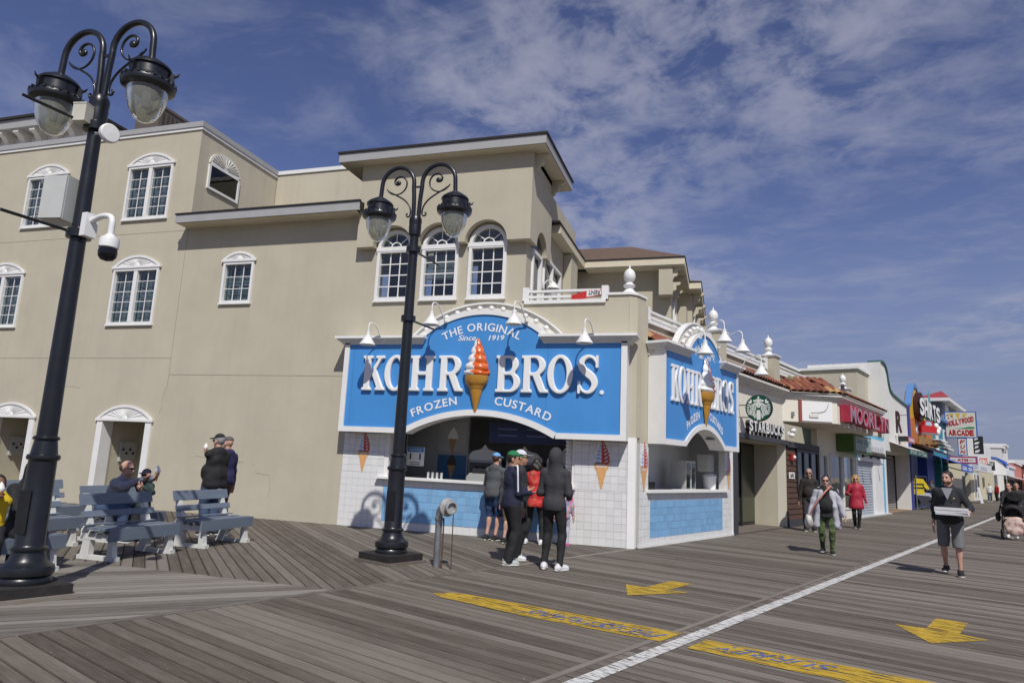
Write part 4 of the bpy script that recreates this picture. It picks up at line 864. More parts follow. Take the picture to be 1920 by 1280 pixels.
def glyph(ch, kx):
    key = (ch, kx)
    if key in _gm: return _gm[key]
    cu = bpy.data.curves.new('g', 'CURVE'); cu.dimensions = '2D'; cu.fill_mode = 'BOTH'; cu.extrude = .022 * (1 if kx > .8 else .55); cu.bevel_depth = .019 * (1 if kx > .8 else .75); cu.bevel_resolution = 2; cu.offset = -.016 * (1 if kx > .8 else .7)
    H_ = .775; pls = list(GL[ch])
    for pl in pls:
        sp = cu.splines.new('POLY'); sp.points.add(len(pl) - 1); sp.use_cyclic_u = True
        for q, (x, z) in zip(sp.points, pl): q.co = (x * H_ * kx, z * H_, 0, 1)
    o = bpy.data.objects.new('g', cu); C.objects.link(o); dg = bpy.context.evaluated_depsgraph_get(); me = bpy.data.meshes.new_from_object(o.evaluated_get(dg)); bpy.data.objects.remove(o)
    me.name = 'raised_letter'; me.transform(Matrix(((1, 0, 0, 0), (0, 0, -1, -.036 if kx > .8 else -.022), (0, 1, 0, 0), (0, 0, 0, 1))))
    if ch == 'S':
        b2 = MB()
        for a, b, c, d in ((.525, .60, .68, 1.0), (.015, .09, 0, .32)): b2.box(a * H_ * kx, b * H_ * kx, -.074 if kx > .8 else -.045, -.004, c * H_, d * H_)
        bm = bmesh.new(); bm.from_mesh(me); t2 = b2.mesh('x', RAISED); bm.from_mesh(t2); bm.to_mesh(me); bm.free()
    me.materials.clear(); me.materials.append(RAISED)
    me.polygons.foreach_set('use_smooth', [True] * len(me.polygons)); me.set_sharp_from_angle(angle=R_(35))
    _gm[key] = me; return me
def big_sign(name, label, loc, rz, kx, bulbs):
    t = thing(name, label, 'sign', loc, rz); D = -.35
    def bd(mb, nm, mat, sm=None, par=None):
        mb.v = [(p[0] * kx, p[1], p[2]) for p in mb.v]; return mb.build(nm, mat, par or t, sm)
    uc = .08; Rt = 2.13; ct = 4.67 - Rt; Rb = 3.56; cb = 2.62 - Rb
    hb = math.degrees(math.asin(1.715 / Rb)); ht = math.degrees(math.acos((4.10 - ct) / Rt))
    bot = el(uc, cb, Rb, Rb, 90 + hb, 90 - hb, 30); top = el(uc, ct, Rt, Rt, 90 - ht, 90 + ht, 36)
    poly = [(-3.14, 2.15), (uc - 1.715, 2.15)] + bot + [(uc + 1.715, 2.15), (3.14, 2.15), (3.14, 4.08)] + top + [(-3.14, 4.08)]
    bd(MB().prism(poly, D, D + .06), 'blue_board', BLUE_SIGN)
    for x in (-2.98, 1.55): bd(MB().box(x, x + .006, D - .002, D + .01, 2.2, 4.03), 'board_seam', M('seam_blue', (.03, .14, .38), .6))
    # white frame
    for a, b, c, d in ((-3.22, -3.10, 2.07, 4.06), (3.08, 3.20, 2.07, 4.06), (-3.10, uc - 1.70, 2.07, 2.185), (uc + 1.70, 3.08, 2.07, 2.185)): bd(MB().box(a, b, D - .03, D + .08, c, d), 'frame', WHITE)
    a0 = math.radians(90 - hb); bd(MB().arc(uc, cb, Rb - .125, Rb, a0, math.pi - a0, D - .032, -.004, 36), 'arched_frame', WHITE, 30)
    # end panels, underside
    for a, b in ((-3.22, -3.16), (3.14, 3.20)): bd(MB().box(a, b, D + .081, -.004, 2.07, 4.06), 'end_panel', WHITE)
    for a, b in ((-3.15, uc - 1.66), (uc + 1.66, 3.13)): bd(MB().box(a, b, D + .081, -.004, 2.075, 2.13), 'underside', WHITE)
    # cornices: stepped
    for a, b in ((-3.26, uc - 1.38), (uc + 1.38, 3.24)):
        mb = MB()
        for k, (o_, z0, z1) in enumerate(((.03, 4.03, 4.07), (.07, 4.071, 4.11), (.12, 4.111, 4.15), (.17, 4.151, 4.205))): mb.box(a - o_ if a < 0 else a - o_ * .5, b + o_ * .5 if a < 0 else b + o_, D - o_, -.004, z0, z1)
        bd(mb, 'cornice', WHITE)
    # arch: white ring, recessed channel with bulbs, back of the drum
    ho = math.acos((4.19 - ct) / 2.24); bd(MB().arc(uc, ct, Rt, 2.235, math.pi / 2 - ho, math.pi / 2 + ho, D - .03, D + .04, 40), 'arch_frame', WHITE, 30)
    h2 = math.acos((4.19 - ct) / 2.42)
    bd(MB().arc(uc, ct, 2.10, 2.42, math.pi / 2 - h2, math.pi / 2 + h2, -.10, -.004, 40), 'bulb_channel', WHITE_OLD, 30)
    bd(MB().arc(uc, ct, 2.12, 2.17, math.pi / 2 - ho, math.pi / 2 + ho, D + .05, -.09, 40), 'arch_drum', WHITE_OLD, 30)
    bd(MB().arc(uc, ct, 2.42, 2.455, math.pi / 2 - h2, math.pi / 2 + h2, -.16, -.004, 40), 'arch_lip', WHITE, 30)
    n = bulbs
    for i in range(n):
        a = math.pi / 2 - .64 + 1.28 * i / (n - 1)
        x, z = uc + 2.305 * math.cos(a), ct + 2.305 * math.sin(a)
        mb = MB().sphere((x * kx, -.21, z), .058, 14); mb.build('bulb', PLASTIC_W, t, 60)
    # printed lettering
    y = D - .004
    bd(text_arc('THE ORIGINAL', uc - .02, ct - .02, Rt - .33, math.pi / 2, .175, 1.80, y, .004, .014), 'lettering', PRINT_W)
    bd(text_fit('Since', -.52 + uc - .03, -.12 + uc - .03, 4.10, 4.225, y, .004, .012, shear=.25), 'lettering', PRINT_W); bd(text_fit('1919', .15 + uc, .49 + uc, 4.10, 4.215, y, .004, .016, shear=.25), 'lettering', PRINT_W)
    ra = Rb + .13
    bd(text_arc('FROZEN', uc, cb, ra, math.pi / 2 + 1.02 / ra, .175, 1.10, y, .004, .016), 'lettering', PRINT_W)
    bd(text_arc('CUSTARD', uc, cb, ra, math.pi / 2 - .98 / ra, .175, 1.28, y, .004, .016), 'lettering', PRINT_W)
    for ch, u in zip('KOHRBROS', (-2.70, -2.155, -1.53, -.86, .455, 1.015, 1.57, 2.20)):
        o = obj('raised_letter', glyph(ch, kx * (.96 if ch not in 'S' else .92)), t); o.location = (u * kx, D, 2.99)
    mb = MB().lathe([(.045, 0), (.045, .02), (1e-6, .024)], 16); mb.v = [(2.70 * kx + a, D - c, 3.02 + b) for a, b, c in mb.v]; mb.build('registered_mark', PRINT_W, t, 40)
    # soft-serve cone in relief
    sw = MB(); nu, nv = 40, 44; vs_ = []; fs = []; ms = []
    for j in range(nv + 1):
        v = j / nv; z = 3.29 + .85 * v; Rv = .325 * (max(0., 1 - v) ** .62) * (.90 + .10 * math.cos(2.2 * v)); Rv *= 1 - .25 * max(0, .12 - v) / .12
        for i in range(nu):
            u = 2 * math.pi * i / nu; ph = 5.0 * v ** .92 + u / (2 * math.pi) * .55 * (1 if u < math.pi else 1); ph = 5.0 * v ** .92 + .5 * (u - math.pi * 1.5) / (2 * math.pi)
            bump = abs(math.sin(math.pi * ph)) ** .55; r = Rv * (.76 + .25 * bump)
            lean = .05 * v * v
            vs_.append((.02 - lean * .5 + r * math.cos(u), D - .03 + min(.0, r * math.sin(u) * .72) if math.sin(u) < 0 else D - .03 + r * math.sin(u) * .1, z + .012 * bump))
    for j in range(nv):
        for i in range(nu):
            i2 = (i + 1) % nu; fs.append((j * nu + i, j * nu + i2, (j + 1) * nu + i2, (j + 1) * nu + i)); u = 2 * math.pi * (i + .5) / nu; v = j / nv
            ms.append(1 if math.cos(u) > -.10 + .16 * math.sin(5 * 2 * math.pi * v ** .92) - .35 * max(0, v - .82) else 0)
    sw.add(vs_, fs); sw.m = ms; sw.build('swirl', [SWHITE, ORANGE], t, 60)
    cn = MB().lathe([(.018, 2.56), (.035, 2.60), (.15, 3.06), (.165, 3.065), (.175, 3.10), (.22, 3.15), (.235, 3.165), (.262, 3.26), (.268, 3.33), (.25, 3.345)], 28)
    cn.v = [(x + .02, D - .03 + (b * .7 if b < 0 else b * .1), z) for x, b, z in cn.v]; cn.build('cone', CONE, t, 40)
    return t
big_sign('front_sign', 'wide arched blue custard sign with raised white letters and a cone, facing the square', (-5.04, YW, 0), 0, 1.0, 12)
p = bw(2.52, 0); SIGN2 = big_sign('side_sign', 'narrower arched blue custard sign with raised letters and a cone, facing the boardwalk', (p.x, p.y, 0), BA, .645, 10)
for k in (-.75, .75):
    z = 2.62 - 3.56 + math.sqrt((3.56 - .13) ** 2 - (k / .645 - .08) ** 2) - .004
    mb = MB().lathe([(.11, 0), (.11, -.012), (.08, -.016), (1e-6, -.017)], 16, (k, -.18, z)); mb.build('downlight', STEEL, SIGN2, 40)
# gooseneck lamps
def goose(label, loc, rz, reach=.45):
    t = thing('gooseneck_lamp', label, 'lamp', loc, rz, 'white gooseneck lamps over the signs')
    # origin on the cornice; arm loops up and out (-y)
    pts = [(.14, 0, 0), (.13, -.05, .03), (.11, -.13, .12), (.09, -.22, .24), (.06, -reach * .68, .315), (.02, -reach * .85, .335), (0, -reach * .97, .29), (0, -reach, .20), (0, -reach, .12)]
    MB().tube(catmull(pts, 4), .014, 8).build('arm', WHITE, t, 50)
    MB().lathe([(.02, .13), (.045, .12), (.045, .06), (.055, .05), (.055, .02), (.07, 0), (.165, -.145), (.172, -.165), (.158, -.16), (.06, -.01)], 22, (0, -reach, 0)).build('shade', WHITE, t, 40)
    MB().sphere((0, -reach, -.07), .04, 10).build('bulb', PLASTIC_W, t, 60)
    MB().lathe([(.04, -.02), (.045, .012), (.03, .02)], 12, (.14, .0, 0)).build('foot', WHITE, t, 40)
    return t
for x, z, lab in ((-7.42, 4.10, 'gooseneck lamp at the left end of the front sign'), (-5.94, 4.52, 'gooseneck lamp left of the arch crown on the front sign'), (-4.10, 4.50, 'gooseneck lamp right of the arch crown on the front sign'), (-2.62, 4.10, 'gooseneck lamp at the right end of the front sign')):
    goose(lab, (x, YW - .42, z), 0)
for s, z, lab in ((.95, 4.12, 'gooseneck lamp nearest the corner on the side sign'), (2.0, 4.55, 'gooseneck lamp left of the crown on the side sign'), (3.1, 4.50, 'gooseneck lamp right of the crown on the side sign'), (4.35, 4.12, 'gooseneck lamp at the far end of the side sign')):
    q = bw(s, .42); goose(lab, (q.x, q.y, z), BA, .62)

# ------------------------------------------------------------------ street lamps
LENS = glass_mat('lamp_lens', (.80, .82, .74), .5, .10)
LENSW = M('prismatic_lens', (.50, .52, .46), .22, .12, 8., stretch=(6, 6, .4), spec=.6)
_b = LENSW.node_tree.nodes['Principled BSDF']; _b.inputs['Transmission Weight'].default_value = .68; _b.inputs['IOR'].default_value = 1.25
def street_lamp(label, loc, lean=(0, 0)):
    t = thing('street_lamp', label, 'street lamp', loc, 0, 'black twin-arm street lamps on the boardwalk')
    t.rotation_euler = (lean[0], lean[1], 0)
    sl_ = MB().box(-.34, .34, -.34, .34, 0, .13); pl = sl_.build('plinth', M('black_painted_timber', (.018, .016, .015), .75, .4, 8, .5, 30), t); pl.rotation_euler = (0, 0, BA)
    sk = MB().box(-.385, .385, -.385, .385, -.003, .035).build('plinth_skirt', WD_BRN, t); sk.rotation_euler = (0, 0, BA)
    MB().lathe([(.24, .13), (.245, .16), (.235, .19), (.225, .20), (.25, .22), (.255, .26), (.245, .30), (.19, .33), (.165, .37), (.15, .42), (.145, .445), (.165, .455), (.168, .475), (.145, .49), (.135, .51), (.128, 1.35), (.15, 1.365), (.155, 1.385), (.148, 1.41), (.125, 1.42), (.105, 1.56), (.122, 1.57), (.125, 1.585), (.115, 1.60), (.096, 1.61), (.070, 5.12), (.098, 5.15), (.102, 5.30), (.098, 5.34), (.104, 5.36), (.104, 5.43), (.08, 5.48), (.02, 5.50)], 28).build('post', BLACK_IRON, t, 40)
    MB().box(-.075, .075, -.139, -.127, .62, 1.05).build('hand_hole_cover', BLACK_IRON, t)
    for sg in (-1, 1):
        pts = [(sg * .045, 0, 5.40), (sg * .055, 0, 5.75), (sg * .075, 0, 6.0)] + [(sg * (.37 - .295 * math.cos(R_(a))), 0, 6.06 + .30 * math.sin(R_(a))) for a in range(0, 181, 15)] + [(sg * .672, 0, 5.93), (sg * .68, 0, 5.84)]
        arm = MB().tube(catmull(pts, 3), .036, 12); ar = arm.build('arm', BLACK_IRON, t, 50)
        # scrolls
        sc_ = []
        for i in range(46):
            q = i / 45; a = R_(35 - 560 * q) if False else R_(20 + 430 * q); r = .03 + .20 * (1 - q) ** 1.1
            sc_.append((sg * (.33 + r * math.cos(a) * 1.0 + .03), 0, 6.10 - r * math.sin(a) - .02 * (1 - q)))
        MB().tube(sc_, [.010 + .012 * (i / 45) for i in range(46)], 8).build('scroll', BLACK_IRON, t, 50)
        MB().sphere((sg * .362, 0, 6.09), .045, 12, 0, (1, .6, 1)).build('scroll_eye', BLACK_IRON, t, 50)
        br = [(sg * .50, 0, 5.93), (sg * .36, 0, 5.86), (sg * .22, 0, 5.77), (sg * .13, 0, 5.66), (sg * .105, 0, 5.55), (sg * .12, 0, 5.49), (sg * .16, 0, 5.485), (sg * .178, 0, 5.52), (sg * .155, 0, 5.54)]
        MB().tube(catmull(br, 4), .014, 8).build('brace', BLACK_IRON, t, 50)
        MB().add([(sg * .50, -.012, 5.95), (sg * .56, 0, 5.99), (sg * .50, .012, 5.95), (sg * .46, 0, 5.90)], [(0, 1, 2), (0, 2, 3), (0, 3, 1), (1, 3, 2)]).build('leaf', BLACK_IRON, t)
        lx = sg * .68
        hood = MB().lathe([(.04, 5.86), (.07, 5.85), (.12, 5.82), (.20, 5.765), (.225, 5.735), (.225, 5.715), (.205, 5.71), (.212, 5.60), (.25, 5.585), (.275, 5.555), (.285, 5.52), (.275, 5.49), (.225, 5.46), (.18, 5.455)], 28, (lx, 0, 0)).build('lamp_head', BLACK_IRON, t, 35)
        MB().lathe([(.212, 5.47), (.21, 5.40), (.196, 5.32), (.165, 5.22), (.115, 5.135), (.06, 5.095), (1e-6, 5.085)], 28, (lx, 0, 0)).build('lens', LENSW, t, 60)
        MB().lathe([(.05, 5.46), (.06, 5.36), (.05, 5.25), (1e-6, 5.24)], 12, (lx, 0, 0)).build('lamp_bulb', PLASTIC_W, t, 60)
        for k in range(3):
            a = R_(30 + 120 * k); mb = MB().box(.20, .255, -.022, .022, 5.60, 5.70).tube([(.235, 0, 5.66), (.285, 0, 5.685), (.305, 0, 5.72)], [.016, .014, .005], 6)
            mb.xf(Matrix.Translation((lx, 0, 0)) @ Matrix.Rotation(a, 4, 'Z')); mb.build('clasp', BLACK_IRON, hood)
        lf = MB()
        for k in range(22):
            a = 2 * math.pi * k / 22; q = MB().box(.262, .288, -.016, .016, 5.545, 5.575); q.xf(Matrix.Translation((lx, 0, 0)) @ Matrix.Rotation(a, 4, 'Z')); lf.join(q)
        lf.build('rim_beading', BLACK_IRON, hood, kind='stuff')
    MB().box(-.03, .03, -.012, .012, 5.98, 6.01).build('tie', BLACK_IRON, t)
    return t
lampA = street_lamp('black twin-arm street lamp standing before the front sign', (-4.84, 9.77, 0))
lampB = street_lamp('tall black twin-arm street lamp at the left, carrying boxes and a camera', (-6.80, 5.50, 0), (0, R_(-.35)))
# banner arms
for lp, zs in ((lampA, (3.75, 4.90)), (lampB, ())):
    for z in zs:
        MB().lathe([(.105, -.05), (.118, -.045), (.118, .045), (.105, .05)], 18, (0, 0, z)).build('collar', BLACK_IRON, lp, 40)
        MB().tube([(.0, .09, z), (.09, .80, z - .01)], .017, 8).build('banner_arm', BLACK_IRON, lp, 40)
# equipment on the near lamp: placed on the post
def gear():
    lp = lampB
    for z in (3.83, 5.10): MB().lathe([(.09, -.06), (.125, -.055), (.13, .03), (.09, .06)], 18, (0, 0, z)).build('collar', BLACK_IRON, lp, 40)
    MB().tube([(-.05, -.08, 3.84), (-.22, -.72, 3.86)], .018, 8).build('banner_arm', BLACK_IRON, lp, 40)
    MB().tube([(-.05, -.08, 5.11), (-.20, -.72, 5.13)], .018, 8).build('banner_arm', BLACK_IRON, lp, 40)
gear()
GB = M('equipment_grey', (.50, .51, .485), .5, .05)
eb = thing('equipment_box', 'grey equipment cabinet strapped to the tall left lamp post', 'electrical box', (-6.80 - .27, 5.50 - .02, 3.95), R_(8)); eb.scale = (.86, .86, .94)
MB().box(-.17, .17, -.19, .10, 0, .54).build('case', GB, eb); MB().box(-.165, .165, -.215, -.192, .01, .53).build('door', GB, eb)
for z in (.08, .46): MB().box(-.195, -.168, -.225, -.16, z - .03, z + .03).build('latch', STEEL, eb)
for z in (.04, .50): MB().box(.165, .36, .0, .03, z - .012, z + .012).build('strap', STEEL, eb)
eb2 = thing('junction_box', 'small cream junction box high on the left lamp post', 'electrical box', (-6.80 - .05, 5.50 - .14, 5.08), R_(10)); MB().box(-.09, .07, -.08, .06, 0, .20).build('case', M('cream_box', (.55, .53, .45), .5), eb2); MB().box(-.092, .072, -.085, .065, .20, .215).build('lid', M('cream_box', (.55, .53, .45), .5), eb2)
an = thing('dish_antenna', 'round white dish antenna clamped to the left lamp post', 'antenna', (-6.80 + .24, 5.50 - .06, 4.96), R_(76)); an.scale = (.8, .8, .8)
mb = MB().lathe([(.13, 0), (.135, .015), (.135, .06), (.12, .075), (1e-6, .08)], 24); mb.v = [(a, -c, b) for a, b, c in mb.v]; mb.build('dish', PLASTIC_W, an, 40); MB().tube([(0, .0, 0), (-.09, .16, 0)], .025, 8).build('mount', STEEL, an)
cm = thing('dome_camera', 'white and black dome security camera hung from the left lamp post', 'camera', (-6.80 + .16, 5.50 - .06, 3.88), R_(-5))
MB().box(-.02, .06, -.07, .07, -.12, .14).build('mount', PLASTIC_W, cm); MB().tube(catmull([(.06, 0, .06), (.2, 0, .10), (.33, 0, .085), (.375, 0, .03), (.38, 0, -.06), (.38, 0, -.14)], 4), .032, 10).build('arm', PLASTIC_W, cm, 50)
MB().lathe([(.035, -.12), (.06, -.15), (.09, -.165), (.098, -.20), (.098, -.27), (.085, -.28)], 22, (.38, 0, 0)).build('housing', PLASTIC_W, cm, 40); MB().lathe([(.086, -.28), (.095, -.32), (.088, -.37), (.06, -.405), (1e-6, -.42)], 22, (.38, 0, 0)).build('dome', M('smoked_dome', (.006, .006, .008), .06, 0), cm, 60)

# ------------------------------------------------------------------ standpipe
sp = thing('standpipe', 'grey steel standpipe with hose coupling standing in front of the counter', 'standpipe', (-4.05, 9.68, 0))
MB().tube(catmull([(0, 0, 0), (0, 0, .4), (0, 0, .74), (.01, -.01, .80), (.05, -.03, .85), (.12, -.06, .865), (.15, -.07, .865)], 4), .052, 14).build('pipe', STEEL, sp, 40)
MB().lathe([(.062, .66), (.068, .67), (.068, .70), (.058, .71)], 16).build('band', STEEL, sp, 40)
def along(mb, o, dx, dy): 
    a = math.atan2(dy, dx); mb.xf(Matrix.Translation(o) @ Matrix.Rotation(a, 4, 'Z') @ Matrix.Rotation(math.pi / 2, 4, 'Y')); return mb
along(MB().lathe([(.06, 0), (.11, .01), (.135, .03), (.135, .05), (.105, .065), (.07, .075), (.07, .10), (.095, .11), (.095, .16), (.075, .165), (.072, .12), (1e-6, .115)], 20), (.13, -.065, .865), .8, -.6).build('coupling', M('cast_grey', (.36, .36, .35), .6, .25, 20, .3, 50, metal=.3), sp, 35)
MB().tube([(.10, -.05, .0), (.10, -.05, .45), (.09, -.04, .70)], .012, 6).build('rod', M('rust', (.10, .055, .035), .9, .4, 20), sp); MB().tube([(.28, -.12, .0), (.275, -.12, .35), (.27, -.12, .78)], .008, 6).build('chain_rod', M('rust', (.10, .055, .035), .9, .4, 20), sp)

# ------------------------------------------------------------------ benches (face +x, long side along y)
def make_bench():
    t = thing('park_bench', '', 'bench', (0, 0, 0)); Lb = 1.24
    def end(y):
        sd_ = MB(); w_ = .045
        MB().prism([(-.60, 0), (.06, 0), (.06, .055), (-.60, .055)], y, y + .09).build('foot', BENCHWHITE, t)
        MB().prism([(-.55, .055), (-.40, .055), (-.40, .26), (-.52, .26)], y, y + .085).build('leg', BENCHWHITE, t)
        MB().prism([(-.08, .055), (.02, .055), (-.02, .27), (-.09, .27)], y, y + .085).build('leg', BENCHWHITE, t)
        MB().prism([(-.57, .26), (-.01, .262), (-.01, .395), (-.06, .395), (-.08, .355), (-.14, .335), (-.19, .38), (-.21, .345), (-.27, .33), (-.32, .375), (-.34, .345), (-.40, .34), (-.44, .42), (-.52, .42), (-.58, .40)], y - .003, y + .087).build('seat_support', BENCHWHITE, t)
        MB().prism([(-.56, .40), (-.44, .415), (-.52, .62), (-.60, .86), (-.66, .86), (-.60, .60)], y + .004, y + .078).build('back_post', BENCHWHITE, t)
    end(.08); end(Lb - .17)
    def bar(name, x0, z0, x1, z1, th, a=0., b=Lb, m=GREYBLUE):
        v = Vector((x1 - x0, z1 - z0)).normalized() ; n_ = Vector((-v.y, v.x)) * -th
        o = MB().prism([(x0, z0), (x1, z1), (x1 + n_.x, z1 + n_.y), (x0 + n_.x, z0 + n_.y)], a, b); return o.build(name, m, t)
    bar('back_slat', -.582, .70, -.628, .85, .035); bar('back_slat', -.512, .54, -.545, .62, .035)
    for i in range(4): x = -.52 + i * .125; MB().box(x, x + .112, 0, Lb, .385 + (.035 if i == 0 else .0) + .012 * abs(i - 2), .42 + (.02 if i == 0 else 0) + .008 * abs(i - 2)).build('seat_slat', GREYBLUE, t)
    MB().box(-.008, .025, 0, Lb, .262, .425).build('apron', GREYBLUE, t)
    return t
B0 = make_bench()
PLQ = M('blue_plaque', (.045, .15, .42), .4, .06)
rows = [(-7.86, 7.46, 'grey-blue slatted bench with blue plaque, in front of the seated man and child', 1), (-7.86, 9.16, 'grey-blue slatted bench with blue plaque, in front of the two standing men', 1), (-7.84, 5.56, 'bench mostly behind the near lamp post, where the woman in black sits', 0),
        (-9.42, 8.82, 'bench on which the man in the grey shirt sits with a child', 1), (-9.48, 7.24, 'empty bench in the second row, right of the near lamp post', 0), (-11.15, 8.70, 'bench nearest the stucco wall behind the lamp post', 1), (-11.15, 7.0, 'bench by the first doorway at the left edge', 1), (-9.5, 5.6, 'second row bench at the left edge behind the boy', 0)]
for i, (x, y, lab, pq) in enumerate(rows):
    b_ = B0 if i == 0 else dup(B0)
    b_.location = (x, y, 0); b_['label'] = lab; b_['group'] = 'grey-blue slatted benches'
for i, (x, y, lab, pq) in enumerate(rows):
    if pq:
        b_ = [o for o in scene.objects if o.get('label') == lab][0]
        v = Vector((-.628 + .582, .85 - .70)).normalized()
        pl_ = MB().prism([(-.579, .715), (-.6195, .842), (-.6165, .843), (-.576, .716)], .46, .86); pl_.build('plaque', PLQ, b_)
        for k in range(3):
            z = .74 + k * .032; xx = -.587 - (z - .74) * .319
            MB().prism([(xx + .003, z), (xx - .001, z + .012), (xx + .001, z + .0125), (xx + .005, z)], .50, .82).build('plaque_line', M('plaque_text', (.16, .30, .58), .5), b_)
# ------------------------------------------------------------------ shops along the boardwalk (local x = along, -y = out over the deck)
def tile_me():
    mb = MB(); n = 7; r0, r1, L_ = .105, .088, .40; vs_ = []; fs = []
    for j, (r, y) in enumerate(((r0, 0), (r1, L_))):
        for i in range(n + 1):
            a = math.pi * i / n; vs_.append((r * math.cos(a), y, r * math.sin(a) * .8))
        for i in range(n + 1):
            a = math.pi * i / n; vs_.append(((r - .018) * math.cos(a), y, (r - .018) * math.sin(a) * .8))
    k = n + 1
    for i in range(n):
        fs += [(i, i + 1, 2 * k + i + 1, 2 * k + i), (k + i + 1, k + i, 3 * k + i, 3 * k + i + 1), (i + 1, i, k + i, k + i + 1)]
    return mb.add(vs_, fs).mesh('roof_tile', TERRA, 60)
TILE_ME = tile_me()
TILE_VAR = []
for c in ((.20, .062, .034), (.15, .05, .03), (.28, .11, .055), (.12, .07, .05), (.42, .26, .11), (.16, .19, .08)):
    m_ = TILE_ME.copy(); m_.materials.clear(); m_.materials.append(M('terracotta_%d' % len(TILE_VAR), c, .82, .25, 9., .3, 40, objrand=.15)); TILE_VAR.append(m_)
def tile_roof(par, s0, o0, s1, o1, z0, z1, run, rows):
    dx, dy = s1 - s0, -(o1 - o0); L_ = math.hypot(dx, dy); ux, uy = dx / L_, dy / L_; ang = math.atan2(uy, ux); n = int(L_ / .205)
    nx, ny = -uy, ux; pit = math.atan2(z1 - z0, run); rl = math.hypot(run, z1 - z0)
    sl = MB().add([(s0, -o0, z0), (s1, -o1, z0), (s1 + nx * run, -o1 + ny * run, z1), (s0 + nx * run, -o0 + ny * run, z1)], [(0, 1, 2, 3)]); sl.build('roof_deck', M('tile_gap', (.06, .03, .02), .9), par)
    for j in range(rows):
        for i in range(n):
            d_ = (j * rl / rows); a = (i + .5) * L_ / n; h = math.cos(pit) * d_
            x, y, z = s0 + ux * a + nx * h, -o0 + uy * a + ny * h, z0 + math.sin(pit) * d_ + .012 * (1 if j % 2 else .6)
            o = obj('roof_tile', TILE_VAR[random.choices(range(6), (50, 25, 9, 9, 3, 2))[0]], par, (x, y, z)); o.rotation_euler = Matrix.Rotation(ang, 3, 'Z').to_4x4().to_euler(); o.rotation_euler = (Matrix.Rotation(ang, 4, 'Z') @ Matrix.Rotation(pit + .05, 4, 'X') @ Matrix.Rotation(random.uniform(-.04, .04), 4, 'Z')).to_euler()
def bar(par, nm, mat, a, b, c, d, e, f): return MB().box(a, b, c, d, e, f).build(nm, mat, par)

# ---- tiled pent roof over the stand side and the coffee shop
pr = thingB('tiled_pent_roof', 'terracotta tiled pent roof running behind the side sign to the coffee shop', 'roof')
tile_roof(pr, .45, .26, 9.15, .26, 4.16, 4.42, .44, 2)
for k, (o_, z0, z1) in enumerate(((.05, 3.92, 3.97), (.12, 3.971, 4.03), (.19, 4.031, 4.08), (.25, 4.081, 4.14))): bar(pr, 'cornice_step', WHITE_OLD, .42 - .0 * k, 9.2, -o_, .0, z0, z1)
# ---- coffee shop
cs = thingB('coffee_shop', 'cream coffee shop front with raised white lettering and dark recessed doors', 'shop')
mb = MB(); wall_holes(mb, 5.101, 9.44, 0, 3.92, 0, .25, [(5.42, 9.435, 0, 2.47)]); mb.build('wall', CREAM, cs)
bar(cs, 'beam', M('charcoal_paint', (.045, .047, .055), .6, .15), 5.42, 9.50, -.09, .06, 2.47, 2.61)
for k in range(9): bar(cs, 'beam_streak', M('streak_grey', (.12, .125, .14), .7), 6.15 + k * .32, 6.17 + k * .32, -.0925, -.0902, 2.475, 2.60)
bar(cs, 'recess_side', STUCCO_L, 9.44, 9.52, 0.002, 1.0, 0, 2.47); bar(cs, 'recess_ceiling', STUCCO_L, 5.42, 9.52, .25, 1.0, 2.47, 2.55); bar(cs, 'recess_sill', WD_BRN, 5.42, 9.44, .0, 1.0, -.01, .02)
bar(cs, 'corner_board', M('charcoal_paint', (.045, .047, .055), .6), 5.10, 5.42, -.03, .35, 0, 2.47)
DKG = M('dark_green_glass', (.045, .05, .028), .25, .1)
dr = bar(cs, 'door_frame', M('door_black', (.012, .012, .012), .45), 5.42, 9.44, .96, 1.0, 0, 2.47)
for a, b in ((5.5, 6.9), (7.0, 8.15), (8.27, 9.38)): bar(cs, 'door_leaf', DKG, a, b, .945, .958, .12, 2.4)
for x in (6.95, 8.21): bar(cs, 'door_mullion', M('door_black', (.012, .012, .012), .45), x - .05, x + .05, .90, .96, 0, 2.47)
letters = 'STARBUCKS'; x = 6.02; w_ = (9.04 - 6.02) / 9
for i, ch in enumerate(letters):
    lt = text_fit(ch, x + i * w_ + .02, x + (i + 1) * w_ - .03, 2.70, 3.0, -.02, .11, .035, 0, 1); lt.build('letter', [PLASTIC_W, M('letter_side', (.03, .03, .034), .5)], cs)
    bar(cs, 'letter_foot', M('letter_side', (.03, .03, .034), .5), x + i * w_ + .12, x + i * w_ + .15, -.07, -.01, 2.612, 2.70)
# round blade sign facing up the boardwalk
bs = thing('round_blade_sign', 'round green and white siren logo sign on black arms beside the coffee shop lettering', 'sign', bw(5.55, .56, 3.252), BA - math.pi / 2)   # local x = out from wall, -y = towards the camera
LG = M('logo_green', (.004, .075, .042), .4, .03); LW = M('logo_white', (.74, .76, .73), .45, .02); R0 = .335
def disc(r, y0, y1, n=40): return MB().prism([(r * math.cos(2 * math.pi * i / n), r * math.sin(2 * math.pi * i / n)) for i in range(n)], y0, y1)
disc(R0 + .012, -.04, .04).build('rim', BLACK, bs, 30); disc(R0 - .004, -.046, -.0405).build('green_face', LG, bs)
def lg(poly, y=-.050): return MB().prism([(a * R0, b * R0) for a, b in poly], y, -.0462).build('logo_shape', LW, bs)
lg(el(0, .28, .20, .27, 0, 350, 26))                                                             # face
lg([(-.42, .50), (-.30, .46), (-.16, .52), (0, .56), (.16, .52), (.30, .46), (.42, .50), (.36, .66), (.24, .60), (.17, .72), (.08, .66), (0, .80), (-.08, .66), (-.17, .72), (-.24, .60), (-.36, .66)])   # crown
